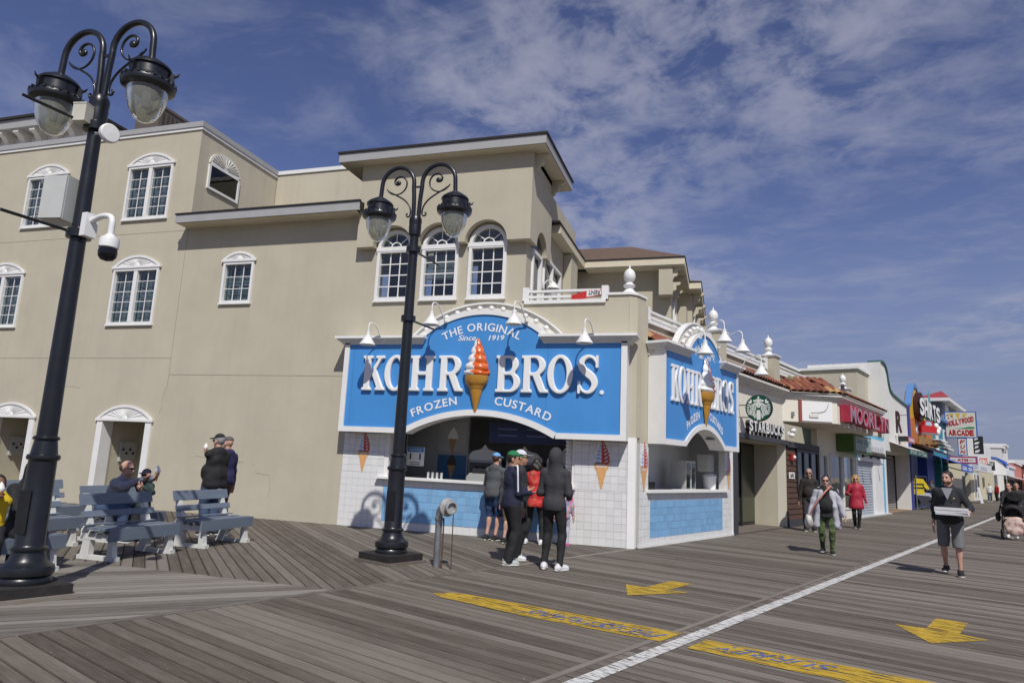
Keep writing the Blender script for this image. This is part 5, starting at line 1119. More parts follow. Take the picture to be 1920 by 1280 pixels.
lg([(0, .95), (.035, .86), (.12, .86), (.05, .80), (.075, .72), (0, .77), (-.075, .72), (-.05, .80), (-.12, .86), (-.035, .86)], -.0495)
for sg in (-1, 1):
    for k in range(4):                                                                            # wavy hair
        o_ = .25 + k * .115; pts = [(.22 + k * .05, .42 - k * .03), (o_ + .02, .18), (o_ - .03, -.05), (o_ + .06, -.30), (o_ + .0, -.55), (o_ + .05 - k * .09, -.80 + k * .09)]
        cl_ = catmull([(a, b) for a, b in pts], 4); wd = .036
        lg([(sg * (a - wd), b) for a, b in cl_] + [(sg * (a + wd), b) for a, b in cl_[::-1]], -.0492 - k * .0003)
    for k in range(6):                                                                            # tail fins
        b = .46 - k * .17; r_ = math.sqrt(max(0, .93 ** 2 - b * b)); lg([(sg * r_, b), (sg * (r_ - .03), b - .09), (sg * (r_ - .27 + .01 * k), b - .10), (sg * (r_ - .20), b - .01)], -.0489)
    lg([(sg * .50, .60), (sg * .66, .74), (sg * .62, .56), (sg * .80, .52), (sg * .66, .38), (sg * .52, .40)], -.0487)
lg([(-.13, -.16), (.13, -.16), (.17, -.45), (.15, -.92), (-.15, -.92), (-.17, -.45)], -.0486)
for a, b, c, d in ((-.10, .36, .035, .014), (.10, .36, .035, .014), (0, .15, .06, .02), (0, .26, .02, .04)):
    MB().prism([(p[0] * R0, p[1] * R0) for p in el(a, b, c, d, 0, 330, 12)], -.0512, -.0502).build('logo_detail', LG, bs)
for z in (-.24, .08): MB().box(-.62, -.25, -.012, .012, z - .012, z + .012).build('arm', BLACK, bs)
# ---- wood sided bay with window
wb = thingB('timber_bay', 'brown clapboard bay with dark window left of the storefront', 'shop front')
bar(wb, 'wall', M('bay_backing', (.05, .03, .02), .8), 9.53, 12.95, .02, .25, 0, 2.42)
for k in range(13):
    z = .22 + k * .165
    for a, b in (((9.53, 12.92),) if z < 1.0 else ((9.53, 10.46),)): 
        if z < 2.35: MB().prismx([(-.03, z), (-.004, z + .163), (.018, z + .163), (.018, z)], a, b).build('clapboard', WOOD_D, wb)
bar(wb, 'plinth', M('charcoal_paint', (.045, .047, .055), .6), 9.53, 12.95, -.035, .02, 0, .215)
bar(wb, 'beam', M('charcoal_paint', (.045, .047, .055), .6), 9.53, 12.97, -.08, .05, 2.42, 2.60)
wf = MB(); sash(wf, 10.48, 12.90, 1.06, 2.40, -.05, .015, .09)
for x in (11.25, 12.05): wf.box(x - .05, x + .05, -.048, .01, 1.15, 2.31)
wf = wf.build('window', M('door_black', (.012, .012, .012), .45), wb)
for a, b in ((10.57, 11.2), (11.3, 12.0), (12.1, 12.81)): bar(wf, 'pane', M('dark_pane', (.018, .028, .034), .07, 0), a, b, -.012, -.006, 1.15, 2.31)
bar(wb, 'end_post', M('charcoal_paint', (.045, .047, .055), .6), 12.90, 13.0, -.06, .1, 0, 2.42)
t = thingB('alarm_bell', 'red alarm box on the brown clapboards', 'alarm', 9.95, .05, 2.12); MB().box(-.13, .13, -.06, .0, -.1, .1).build('box', M('alarm_red', (.45, .02, .02), .4), t); MB().sphere((.03, -.06, 0), .06, 10).build('lens', PLASTIC_W, t, 50)
t = thingB('number_plate', 'white number plate on the clapboards under the alarm', 'sign', 9.9, .04, 1.55); MB().box(-.27, .27, -.015, 0, -.09, .11).build('plate', PLASTIC_W, t); scribble(-.17, .17, -.05, .06, -.020, 3, 4).build('lettering', BLACK, t)
t = thingB('floodlight', 'white twin floodlight on the wall beside the coffee shop beam', 'lamp', 9.6, .05, 2.85); MB().box(-.06, .06, -.05, 0, -.05, .05).build('base', PLASTIC_W, t); MB().sphere((-.05, -.13, -.07), .07, 12, 0, (1, 1.3, 1)).build('head', PLASTIC_W, t, 50); MB().sphere((.12, -.12, .09), .075, 12, 0, (1, 1.3, 1)).build('head', PLASTIC_W, t, 50)
# ---- projecting canopy with the red letters
mc = thingB('tiled_canopy', 'projecting stucco canopy with tile roof, blank white panel and deep red raised letters', 'canopy')
P = 1.27; A0, A1, A2 = (9.27, 0), (9.27 + P, P), (17.0, P)
MB().prismz([(9.27, .0), (A1[0], -P), (17.0, -P), (17.6, 0), (17.6, .3), (9.27, .3)], 3.20, 3.90).build('box', CREAM, mc)
mb = MB()
for k, (o_, z0, z1) in enumerate(((.04, 3.901, 3.96), (.10, 3.961, 4.02), (.16, 4.021, 4.10))): mb.prismz([(9.27 - o_, .0), (A1[0] - o_ * .4, -P - o_), (17.0 + o_ * .4, -P - o_), (17.7 + o_, 0), (17.6, .3), (9.27, .3)], z0, z1)
mb.build('cornice', WHITE_OLD, mc)
tile_roof(mc, 9.1, .12, A1[0] - .08, P + .2, 4.11, 4.60, .95, 4); tile_roof(mc, A1[0] - .08, P + .2, 17.2, P + .2, 4.11, 4.60, .95, 3)
# chamfer face things: local frame along the chamfer
CH = thing('blank_sign_panel', 'blank white sign panel with loose wires on the angled canopy face', 'sign', bw(9.27, 0, 0), BA - math.pi / 4)
LC = P * math.sqrt(2)
MB().box(.62, 1.62, -.03, -.004, 3.24, 3.86).build('panel', PLASTIC_W, CH); MB().box(.52, .615, -.05, -.004, 3.21, 3.88).build('red_post', M('faded_red', (.26, .06, .045), .7), CH)
MB().box(.85, 1.15, -.06, -.031, 3.36, 3.46).build('ballast', WHITE_OLD, CH); MB().tube(catmull([(.9, -.04, 3.5), (1.2, -.05, 3.52), (1.4, -.05, 3.6), (1.5, -.04, 3.8)], 4), .006, 5).build('wire', BLACK, CH)
MB().box(.28, .36, -.06, -.004, 3.36, 3.50).build('switch_box', STEEL, CH)
MR = M('faded_red_letter', (.36, .022, .05), .45, .12); MP = M('letter_face_pink', (.36, .22, .27), .45, .1)
x = 10.80; w_ = (16.9 - 10.80) / 7
for i, ch in enumerate('MOORLYN'):
    text_fit(ch, x + i * w_ + .04, x + (i + 1) * w_ - .06, 3.29, 3.82, -P - .02, .30, .02, 0, 1).build('letter', [MP, MR], mc)
    bar(mc, 'letter_bracket', CREAM, x + i * w_ + .35, x + i * w_ + .50, -P - .16, -P, 3.12, 3.26)
t = thingB('perched_bird', 'dark bird perched beside the far white finial', 'bird', 17.1, -.05, 4.66)
t_ = MB().lathe([(.02, -.08), (.05, 0), (.10, .10), (.115, .22), (.10, .34), (.07, .42), (.075, .47), (.08, .52), (.06, .57), (1e-6, .60)], 12); t_.tube([(0, -.07, .53), (0, -.15, .51)], [.02, .004], 6).prism([(-.07, .05), (.07, .05), (.05, -.18), (-.05, -.18)], .05, .09); t_.build('body', M('dark_feather', (.035, .035, .045), .7, .3, 12), t, 50)
# back wall of the next building above the canopy
bw_ = thingB('beige_rear_block', 'plain beige upper block with white coping behind the canopy', 'building')
bar(bw_, 'wall', STUCCO_L, 17.6, 24.6, 3.2, 9, 0, 6.55); bar(bw_, 'wing', STUCCO_L, 22.2, 24.6, .6, 3.2, 4.4, 6.6); bar(bw_, 'coping', WHITE, 17.5, 24.6, 3.1, 9.1, 6.55, 6.68); bar(bw_, 'coping', WHITE, 22.1, 24.6, .5, 3.1, 6.6, 6.72); bar(bw_, 'long_wall', STUCCO_L, 9.6, 17.6, 6.2, 9, 4.5, 7.2); bar(bw_, 'coping', WHITE, 9.5, 17.6, 6.1, 9.1, 7.2, 7.33)
# ---- storefront with green sign
sf = thingB('glass_storefront', 'glazed storefront with cream frames under a green box sign', 'shop front')
mb = MB(); wall_holes(mb, 13.0, 18.4, 0, 3.2, .0, .2, [(13.3, 14.2, .1, 2.3), (14.5, 16.3, .35, 2.42), (16.45, 18.1, .35, 2.42)]); mb.build('wall', CREAM, sf)
for a, b in ((13.3, 14.2), (14.5, 16.3), (16.45, 18.1)):
    w__ = MB(); sash(w__, a, b, .36, 2.42, -.03, .08, .07); w__ = w__.build('window', WHITE_OLD, sf); bar(w__, 'pane', GLASS, a + .07, b - .07, .03, .036, .43, 2.35); bar(w__, 'dark_room', DARK, a, b, .6, .62, .1, 2.42)
for k, (x, c) in enumerate(((14.9, (.5, .5, .5)), (15.6, (.25, .3, .4)), (16.9, (.45, .4, .4)), (17.5, (.4, .05, .05)))):
    t = thingB('hanging_garment', ['white shirt hung in the storefront window', 'blue-grey shirt hung in the storefront window', 'pale top hung in the right storefront pane', 'red top hung in the right storefront pane'][k], 'garment', x, -.3, 1.1); MB().prism([(-.2, 0), (.2, 0), (.2, .55), (.36, .45), (.4, .6), (.15, .78), (-.15, .78), (-.4, .6), (-.36, .45), (-.2, .55)], -.03, .03).build('cloth', M('garment_%d' % k, c, .8), t)
gs = thingB('green_box_sign', 'green box sign with pale face over the glazed storefront', 'sign', 15.55, 0, 2.53)
MB().box(0, 2.95, -.62, -.02, 0, .66).build('box', M('sign_green', (.055, .13, .02), .5), gs); MB().box(.25, 2.85, -.632, -.622, .08, .60).build('face', M('sign_pale', (.36, .39, .38), .5, .1), gs)
scribble(.40, 1.45, .33, .53, -.637, 5, 1).build('lettering', M('sign_teal', (.08, .25, .20), .5), gs); scribble(1.60, 2.70, .33, .53, -.637, 6, 2).build('lettering', M('sign_teal', (.08, .25, .20), .5), gs)
for k in range(2): MB().box(.45, 2.65, -.636, -.633, .14 + k * .08, .17 + k * .08).build('text_line', M('sign_teal', (.08, .25, .20), .5), gs)
# ---- sky blue shop with roller shutter
SKYB = M('sky_blue_paint', (.13, .42, .58), .6, .06); SHT = M('roller_shutter', (.36, .39, .43), .5, .06)
def shutter(par, s0, s1, y, z1, mat):
    k = int(z1 / .11)
    for i in range(k): MB().prismx([(y, i * .11), (y - .022, i * .11 + .03), (y - .022, i * .11 + .075), (y, i * .11 + .108)], s0, s1).build('shutter_slat', mat, par)
    bar(par, 'shutter_back', mat, s0, s1, y + .001, y + .03, 0, z1)
bl_ = thingB('sky_blue_shop', 'sky blue and white shop with grey roller shutter', 'shop')
mb = MB(); wall_holes(mb, 18.4, 24.5, 0, 4.4, 0, .3, [(18.8, 21.8, 0, 2.36)]); mb.build('wall', SKYB, bl_)
shutter(bl_, 18.8, 21.78, .06, 2.36, SHT); bar(bl_, 'reveal', WHITE, 21.78, 21.95, -.02, .05, 0, 2.36); bar(bl_, 'pier', WHITE, 21.95, 23.7, -.03, 0, 0, 2.42); bar(bl_, 'edge_post', WHITE, 24.3, 24.5, -.04, 0, 0, 3.4); bar(bl_, 'left_post', WHITE, 18.42, 18.75, -.03, 0, 0, 2.4); bar(bl_, 'sill', M('pale_sill', (.5, .5, .48), .7), 18.4, 24.5, -.2, .2, -.01, .05)
t = thingB('sign_case', 'empty white sign case with bird spikes on the sky blue shop', 'sign'); bar(t, 'case', PLASTIC_W, 18.9, 22.9, -.25, -.005, 2.72, 3.28); bar(t, 'rusty_ledge', M('rusty_ledge', (.10, .07, .05), .9, .4, 12), 18.9, 22.9, -.3, -.002, 2.60, 2.715)
for k in range(12): MB().tube([(19.1 + k * .32, -.27, 2.715), (19.1 + k * .32 + .02, -.29, 2.95)], .006, 4).build('spike', BLACK, t)
for k in range(3):
    t = thingB('spot_lamp', ['left black spot lamp over the roller shutter', 'middle black spot lamp over the roller shutter', 'right black spot lamp over the roller shutter'][k], 'lamp', 19.4 + k * 1.5, .05, 2.5, 'black spot lamps over the shutter'); MB().box(-.05, .05, -.1, 0, -.05, .05).build('base', BLACK, t); MB().tube([(0, -.1, 0), (0, -.35, .03)], .02, 6).build('arm', BLACK, t); MB().tube([(0, -.33, .03), (.02, -.6, .0)], [.05, .08], 8).build('head', BLACK, t)
bar(bl_, 'white_fascia', PLASTIC_W, 19.0, 23.6, -.08, -.002, 2.30, 2.58)
# ---- white stucco building with shaped parapet
WS = M('white_stucco', (.68, .67, .63), .9, .06, 1., .3, 50, stain=.12); TEAL = M('verdigris_coping', (.05, .16, .13), .6, .15)
wh = thingB('white_parapet_building', 'white stucco building with stepped curved parapet and green coping', 'building')
par_ = [(24.5, 2.95), (31.0, 2.95), (31.0, 5.62), (28.9, 5.72), (27.0, 5.86), (26.35, 6.02), (26.0, 6.4), (25.75, 6.9), (25.4, 7.15), (24.9, 7.22), (24.5, 7.22)]
MB().prism(par_, 0, .5).build('front_wall', WS, wh); bar(wh, 'return_wall', WS, 24.5, 24.9, .5, 3.4, 2.95, 7.22)
cp_ = par_[2:]; mb = MB()
for (a, b), (c, d) in zip(cp_, cp_[1:]):
    v = Vector((c - a, d - b)).normalized(); n_ = Vector((v.y, -v.x)); n_ = n_ if n_.y > 0 or (abs(n_.y) < .1 and n_.x > 0) else -n_; n_ *= .09
    mb.prism([(a, b), (c, d), (c + n_.x, d + n_.y), (a + n_.x, b + n_.y)], -.08, .58)
mb.build('coping', TEAL, wh)
bar(wh, 'left_wall', WS, 24.5, 24.6, 0, 1.3, 0, 2.95); bar(wh, 'recess_wall', WS, 31.0, 31.1, 0, 1.6, 0, 2.95); bar(wh, 'recess_ceiling', WS, 24.6, 31.0, .5, 1.6, 2.9, 2.95); bar(wh, 'back_wall', WS, 27.1, 31.0, 1.3, 1.5, 0, 2.9)
shutter(wh, 24.65, 30.9, .75, 2.8, M('brown_shutter', (.24, .22, .20), .6, .06)); bar(wh, 'door_post', M('door_black', (.012, .012, .012), .45), 30.9, 30.98, .68, .8, 0, 2.9); bar(wh, 'threshold', M('tan_floor', (.24, .16, .10), .9), 24.6, 31, .0, 1.1, -.01, .02)
t = thingB('green_awning_sign', 'dark green awning board with pale lettering on the white building', 'sign'); MB().prismx([(-.85, 2.82), (-.80, 2.82), (-.80, 3.12), (-.85, 3.10)], 25.7, 31.4).build('valance', M('awning_green', (.012, .07, .055), .6), t); MB().add([(25.7, -.82, 3.12), (31.4, -.82, 3.12), (31.4, 0, 3.42), (25.7, 0, 3.42)], [(0, 1, 2, 3)]).build('awning', WHITE_OLD, t)
scribble(26.0, 28.0, 2.88, 3.06, -.857, 7, 3).build('lettering', M('pale_green_text', (.4, .5, .46), .6), t); scribble(29.4, 31.0, 2.88, 3.06, -.857, 6, 5).build('lettering', M('pale_green_text', (.4, .5, .46), .6), t); scribble(28.3, 29.2, 2.90, 3.04, -.857, 3, 6).build('lettering', M('pale_green_text', (.4, .5, .46), .6), t)
t = thing('letter_blade_sign', 'black and maroon letter R sign standing out from the white building', 'sign', bw(27.4, 0, 3.75), BA); t.scale = (.6, .55, .8)
bar(t, 'pole', STEEL, -.05, .05, -1.0, 0, 1.35, 1.4); q = text_fit('R', .1, .60, .25, 1.65, 0, .12, .05); q.xf(Matrix.Rotation(-math.pi / 2, 4, 'Z')); q.build('letter', M('maroon_black', (.035, .012, .016), .5), t); bar(t, 'case', WS, -.1, .1, -.25, 0, .1, 1.6)
t = thingB('pink_sign', 'small pink sign below the black letter sign', 'sign', 28.5, .0, 3.55); bar(t, 'board', M('faded_pink', (.42, .12, .16), .5), 0, 1.9, -.42, -.36, 0, .30); bar(t, 'bracket', BLACK, -.4, 0, -.4, 0, .02, .28); scribble(.15, 1.75, .08, .22, -.425, 9, 7).build('lettering', PLASTIC_W, t)
# ---- shirt shop
shp = thingB('shirt_shop', 'shirt shop with yellow and orange wave-topped facade, purple edge and dark open front', 'shop')
PUR = M('purple_blue_paint', (.045, .05, .24), .55, .05); BLU2 = M('royal_blue_paint', (.02, .06, .36), .5, .05)
bar(shp, 'edge_post', PUR, 31.12, 31.55, -.08, .2, 0, 5.72)
wave = [(31.55, 3.6), (40.0, 3.6), (40.0, 5.2), (38.0, 5.35), (36.6, 5.7), (35.8, 6.2), (35.0, 6.75), (34.3, 7.0), (33.6, 6.98), (33.0, 6.6), (32.5, 6.0), (32.1, 5.75), (31.55, 5.65)]
YO = M('yellow_facade', (.62, .36, .025), .55, .08)
MB().prism(wave, 0, .35).build('facade', YO, shp)
MB().prism([(31.6, 3.62), (39.95, 3.62), (39.95, 4.9), (37, 5.3), (34, 5.35), (31.6, 5.0)], -.03, -.002).build('orange_field', M('orange_field', (.52, .16, .02), .55, .08), shp)
cw = [(31.3, 5.65), (32.1, 5.75), (32.5, 6.0), (33.0, 6.6), (33.6, 6.98), (34.3, 7.0), (35.0, 6.75), (35.8, 6.2), (36.6, 5.7)]
MB().prism(cw + [(a + .05, b + .17 + (.08 if 33 < a < 35 else 0)) for a, b in cw[::-1]], -.06, .3).build('wave_crest', M('wave_blue', (.10, .22, .45), .5, .1), shp)
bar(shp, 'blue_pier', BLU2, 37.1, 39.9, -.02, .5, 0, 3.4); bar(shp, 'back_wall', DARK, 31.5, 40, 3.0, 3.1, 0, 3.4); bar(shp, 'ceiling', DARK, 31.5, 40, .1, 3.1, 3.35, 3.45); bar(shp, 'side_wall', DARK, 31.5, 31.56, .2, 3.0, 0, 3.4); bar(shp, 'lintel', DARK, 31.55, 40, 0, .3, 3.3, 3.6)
MB().add([(31.6, -1.3, 3.15), (40.2, -1.3, 3.15), (40.2, 0, 3.75), (31.6, 0, 3.75)], [(0, 1, 2, 3)]).build('awning', M('navy_awning', (.02, .022, .04), .8), shp)
t = thing('shirts_sign', 'round dark sign with raised white word SHIRTS and a surfboard, on the yellow facade', 'sign', bw(33.7, .25, 5.85), BA - R_(9)); t.scale = (.62, .6, .95)
q = disc(.9, -.2, .2, 30); q.build('disc', M('dark_maroon', (.05, .012, .012), .5), t, 40)
for i, (ch, xa, xb) in enumerate((('S', -.95, .25), ('H', .35, 1.25), ('I', 1.36, 1.6), ('R', 1.72, 2.6), ('T', 2.7, 3.5), ('S', 3.6, 4.7))): text_fit(ch, xa, xb, -.55 - .05 * i, .55 - .07 * i, -.22, .16, .04, 0, 1).build('letter', [PLASTIC_W, BLACK], t)
MB().prism([(2.6, .2), (2.75, .9), (2.85, 1.15), (2.95, .9), (3.0, .2)], -.1, .0).build('surfboard', M('surf_teal', (.10, .35, .42), .4), t)
t = thing('toy_car_relief', 'red car in relief with blue and white waves on the shirt shop facade', 'sculpture', bw(34.6, .30, 4.25), BA - R_(30)); t.scale = (.62, .7, .85)
MB().prism([(-.8, .1), (1.2, .1), (1.25, .55), (.9, .65), (.7, 1.0), (-.3, 1.0), (-.5, .65), (-.8, .6)], -.35, 0).build('car_body', M('car_red', (.45, .02, .02), .35), t); MB().prism([(-.25, .68), (.62, .68), (.5, .93), (-.2, .93)], -.36, -.352).build('windscreen', M('pale_glass', (.35, .5, .6), .3), t); bar(t, 'bumper', STEEL, -.85, 1.3, -.42, -.3, .05, .18)
for k in range(7): MB().sphere((-1.9 + k * .17 + (2.6 if k > 3 else 0), -.2, .5 + .25 * math.sin(k * 2.1)), .26, 10, 0, (1, .7, .8)).build('wave_foam', PLASTIC_W, t, 50)
MB().prism([(-2.9, .1), (-1.0, .1), (-1.2, .8), (-1.7, 1.25), (-2.3, 1.3), (-2.9, 1.1)], -.18, 0).build('wave', M('wave_pale', (.16, .38, .60), .5), t)
t = thing('wooden_boards', 'pile of tan planks and white surfboards above the shirt shop awning', 'boards', bw(32.3, .4, 3.55), BA)
for k in range(7): MB().prism([(k * .75 - .5, .05 + .05 * (k % 3)), (k * .75 + .8, .1 + .07 * (k % 2)), (k * .75 + .8, .42), (k * .75 - .5, .5)], -.15 - .02 * k, -.02 * k).build('board', M('tan_board', (.32, .18, .06), .7, .2), t)
for k in range(3): MB().prism([(1.6 + k * 1.4, .42 - .18 * k), (2.0 + k * 1.4, .36 - .18 * k), (4.4 + k * 1.4, .36 - .18 * k), (4.7 + k * 1.4, .42 - .18 * k), (4.4 + k * 1.4, .47 - .18 * k), (2.0 + k * 1.4, .47 - .18 * k)], -.8, -.4).build('surfboard', PLASTIC_W, t)
def garment(label, s, off, z, col, w_=.5, h=.9, sleeve=True):
    t = thing('hanging_garment', label, 'garment', bw(s, off, z), BA - R_(60)); mb = MB()
    for k, (dx, sc_) in enumerate(((0, 1), (.10, .97), (-.10, .95))):
        mb.prism([(-w_ / 2 + dx, 0), (w_ / 2 + dx, 0), (w_ * .48 + dx, h * .6), (w_ * .8 + dx, h * .30), (w_ * .9 + dx, h * .40), (w_ * .45 + dx, h * .95), (dx, h * .98 * sc_), (-w_ * .45 + dx, h * .95), (-w_ * .9 + dx, h * .40), (-w_ * .8 + dx, h * .30), (-w_ * .48 + dx, h * .6)], -.08 + k * .07, -.03 + k * .07)
    return mb.build('cloth', M('cloth_' + label[:14].replace(' ', '_'), col, .75, .2, 8), t)
garment('yellow jacket with black stripes hung outside the shirt shop', 32.2, .05, .85, (.55, .42, .01), .7, .9)
g0 = [o for o in scene.objects if o.get('label', '').startswith('yellow jacket')][0]
for k in (.32, .52): MB().box(-.42, .42, -.10, -.085, k, k + .07).build('stripe', BLACK, g0)
garment('white shirt glimpsed in the dark shirt shop', 35.5, -.9, 1.6, (.55, .55, .55), .5, .9); garment('maroon shirt hung high in the shirt shop', 34.2, -1.5, 2.2, (.12, .02, .03), .6, .8); garment('grey shirt hung inside the shirt shop', 33.2, -.6, 1.5, (.2, .19, .2), .6, .9); garment('pale bag hung low at the shirt shop entrance', 34.3, .15, .35, (.42, .42, .46), .45, .6); garment('dark clothes on the low rack of the shirt shop', 33.1, .1, .2, (.03, .03, .045), .9, .6); garment('black clothes on the rack by the blue pier', 35.4, .1, .25, (.02, .02, .025), .8, .6)
t = thingB('clothes_rack', 'chrome clothes rack at the shirt shop entrance', 'rack', 34, .1, 0)
for a in (-1.9, 1.9): MB().tube([(a, 0, 0), (a, 0, 1.85)], .03, 8).build('upright', STEEL, t)
MB().tube([(-1.9, 0, 1.85), (1.9, 0, 1.85)], .03, 8).build('rail', STEEL, t); MB().tube([(-1.9, 0, .1), (1.9, 0, .1)], .03, 8).build('foot_rail', STEEL, t)
# ---- teal shop, arcade and beyond
tl = thingB('teal_shop', 'teal painted building with tall white framed windows and blue awnings', 'shop')
TEALP = M('teal_paint', (.03, .24, .30), .6, .08)
mb = MB(); wall_holes(mb, 40.0, 47.2, 3.0, 5.75, 0, .3, [(41.6, 42.5, 3.6, 5.3), (45.2, 46.1, 3.6, 5.3)]); mb.build('wall', TEALP, tl)
for a, b in ((41.6, 42.5), (45.2, 46.1)):
    w__ = MB(); sash(w__, a, b, 3.6, 5.3, -.06, .1, .16); w__ = w__.build('window', WHITE, tl); bar(w__, 'pane', GLASS, a + .16, b - .16, .02, .03, 3.76, 5.14); bar(w__, 'curtain', PLASTIC_W, a + .1, b - .1, .12, .14, 3.7, 5.2)
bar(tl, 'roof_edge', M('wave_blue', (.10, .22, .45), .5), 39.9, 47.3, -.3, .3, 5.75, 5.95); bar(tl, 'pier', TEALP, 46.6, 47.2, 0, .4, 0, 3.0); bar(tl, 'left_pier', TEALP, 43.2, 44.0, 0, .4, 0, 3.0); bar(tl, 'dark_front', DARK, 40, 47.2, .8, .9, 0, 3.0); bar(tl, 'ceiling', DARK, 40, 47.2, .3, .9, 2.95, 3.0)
for a, lab in ((40.1, 0), (43.6, 1)):
    MB().add([(a, -1.5, 2.75), (a + 3.3, -1.5, 2.75), (a + 3.3, 0, 3.3), (a, 0, 3.3)], [(0, 1, 2, 3)]).build('awning', BLU2, tl); MB().prismx([(-1.52, 2.35), (-1.49, 2.35), (-1.49, 2.76), (-1.52, 2.76)], a, a + 3.3).build('valance', M('valance_blue', (.05, .11, .42), .6), tl)
    scribble(a + .3, a + 3.0, 2.44, 2.66, -1.526, 8, 8).build('lettering', PLASTIC_W, tl)
MB().add([(41, -2.1, 2.15), (47, -2.1, 2.15), (47, -.1, 2.7), (41, -.1, 2.7)], [(0, 1, 2, 3)]).build('long_awning', M('awning_steel', (.28, .38, .46), .6), tl)
ha = thing('arcade_blade_sign', 'large blue-framed blade sign with red arcade lettering and yellow rays', 'sign', bw(46, .08, 4.74), BA - math.pi / 2)
RED_ = M('arcade_red', (.42, .018, .02), .45, .06); BLF = M('frame_blue', (.05, .13, .36), .5); CRM = M('sign_cream', (.62, .60, .50), .5, .05)
bar(ha, 'frame', BLF, 0, 1.93, -.12, .12, 0, 1.88); bar(ha, 'face', CRM, .07, 1.86, -.128, -.122, .07, 1.81)
for i, ch in enumerate('HOLLYWOOD'): text_fit(ch, .13 + i * .183, .13 + i * .183 + .175, .80 + .042 * i, 1.20 + .042 * i, -.130, .012, .055).build('letter', RED_, ha)
for i, ch in enumerate('ARCADE'): text_fit(ch, .20 + i * .255, .20 + i * .255 + .245, .16, .58, -.130, .012, .06).build('letter', RED_, ha)
MB().prism([(.5, .68), (1.0, .70), (1.5, .80), (1.78, .78), (1.78, .66), (1.2, .64)], -.134, -.13).build('green_swoosh', M('swoosh_green', (.02, .22, .08), .5), ha)
for k in range(3): MB().prism([(.55 + k * .3, 1.28), (.28 + k * .42, 1.74), (.55 + k * .42, 1.76)], -.134, -.13).build('yellow_ray', M('ray_yellow', (.62, .42, .03), .5), ha)
for x, z, c in ((.25, 1.42, 'r'), (.45, 1.55, 'b'), (.2, 1.62, 'r')): MB().prism([(x + .09 * (1 if i % 2 == 0 else .4) * math.cos(math.pi * i / 5), z + .09 * (1 if i % 2 == 0 else .4) * math.sin(math.pi * i / 5)) for i in range(10)], -.136, -.13).build('star', RED_ if c == 'r' else BLF, ha)
fn = thing('fun_blade_sign', 'narrow blade sign reading FUN under the arcade sign', 'sign', bw(46, .78, 3.52), BA - math.pi / 2)
bar(fn, 'frame', BLF, 0, .56, -.09, .09, 0, 1.215); bar(fn, 'face', CRM, .05, .51, -.096, -.091, .05, 1.17)
for i, ch in enumerate('FUN'): text_fit(ch, .14, .40, .82 - i * .35, 1.08 - i * .35, -.098, .008, .03, shear=.2).build('letter', RED_, fn)
at_ = thing('atm_blade_sign', 'long red framed blade sign reading ATM', 'sign', bw(46, .15, 2.93), BA - math.pi / 2)
bar(at_, 'frame', BLF, 0, 1.75, -.1, .1, 0, .54); bar(at_, 'red_border', RED_, .05, 1.70, -.106, -.101, .04, .50); bar(at_, 'face', CRM, .12, 1.63, -.112, -.107, .11, .43); text_fit('ATM', .55, 1.2, .17, .37, -.113, .006, .03).build('lettering', RED_, at_)
for a in (.25, 1.28): bar(at_, 'dash', RED_, a, a + .2, -.115, -.112, .25, .28)
pk = thing('picture_blade_sign', 'black and white picture board behind the FUN sign', 'sign', bw(49, 1.45, 3.75), BA - math.pi / 2); bar(pk, 'board', BLACK, 0, .62, -.06, .06, 0, 1.3)
for k in range(4): MB().prism([(.06, .08 + k * .3), (.30, .12 + k * .3 + .05 * (k % 2)), (.42 - .1 * (k % 2), .34 + k * .28), (.12, .26 + k * .3)], -.066, -.061).build('white_shape', PLASTIC_W, pk)
gt = thingB('grey_tower', 'grey block with red hipped metal roof behind the teal shop', 'building')
GRY = M('grey_siding', (.22, .24, .28), .7, .06); RRF = M('red_metal_roof', (.34, .035, .025), .5, .08)
bar(gt, 'wall', GRY, 50, 60, .5, 1.5, 0, 7.75); bar(gt, 'painted_sunlit_face', PLASTIC_W, 51.5, 53.5, .46, .499, 5.5, 7.7); bar(gt, 'eave', WHITE, 49.2, 60.6, -.1, 2.1, 7.75, 8.0); bar(gt, 'low_wall', GRY, 52, 60, 1.5, 3.2, 0, 7.35); bar(gt, 'low_eave', WHITE, 51.4, 60, 2.1, 3.4, 7.35, 7.6)  # white sheet on the grey wall paints its sunlit face into the colour
MB().add([(49.2, -.1, 8.0), (60.6, -.1, 8.0), (60.6, 2.1, 8.0), (49.2, 2.1, 8.0), (54.5, 1.0, 9.1)], [(0, 1, 4), (1, 2, 4), (2, 3, 4), (3, 0, 4)]).build('roof', RRF, gt); MB().add([(51.4, 2.1, 7.6), (51.4, 3.4, 7.6), (55, 3.4, 8.75), (55, 2.1, 8.75)], [(0, 1, 2, 3)]).build('low_roof', RRF, gt)
ar = thingB('amusement_arcade', 'cream and yellow arcade front with glass doors and white notice fascia', 'shop')
YEL_ = M('pale_yellow_paint', (.56, .52, .38), .7, .06)
mb = MB(); wall_holes(mb, 47.2, 80, 0, 3.6, .2, .6, [(57, 63.5, 0, 2.7), (66, 71, 0, 2.7)]); mb.build('wall', YEL_, ar)
bar(ar, 'grey_upper', GRY, 47.2, 58, .1, .5, 3.6, 5.4); bar(ar, 'notice_fascia', PLASTIC_W, 50, 70, -1.0, -.7, 2.65, 3.35); bar(ar, 'yellow_column', YEL_, 75, 78, -.6, .2, 0, 2.9)
for k in range(5): bar(ar, 'fascia_line', M('menu_text', (.10, .14, .30), .5), 52 + (k % 2) * 7, 57 + (k % 2) * 8, -1.01, -1.0, 2.8 + (k // 2) * .17, 2.85 + (k // 2) * .17)
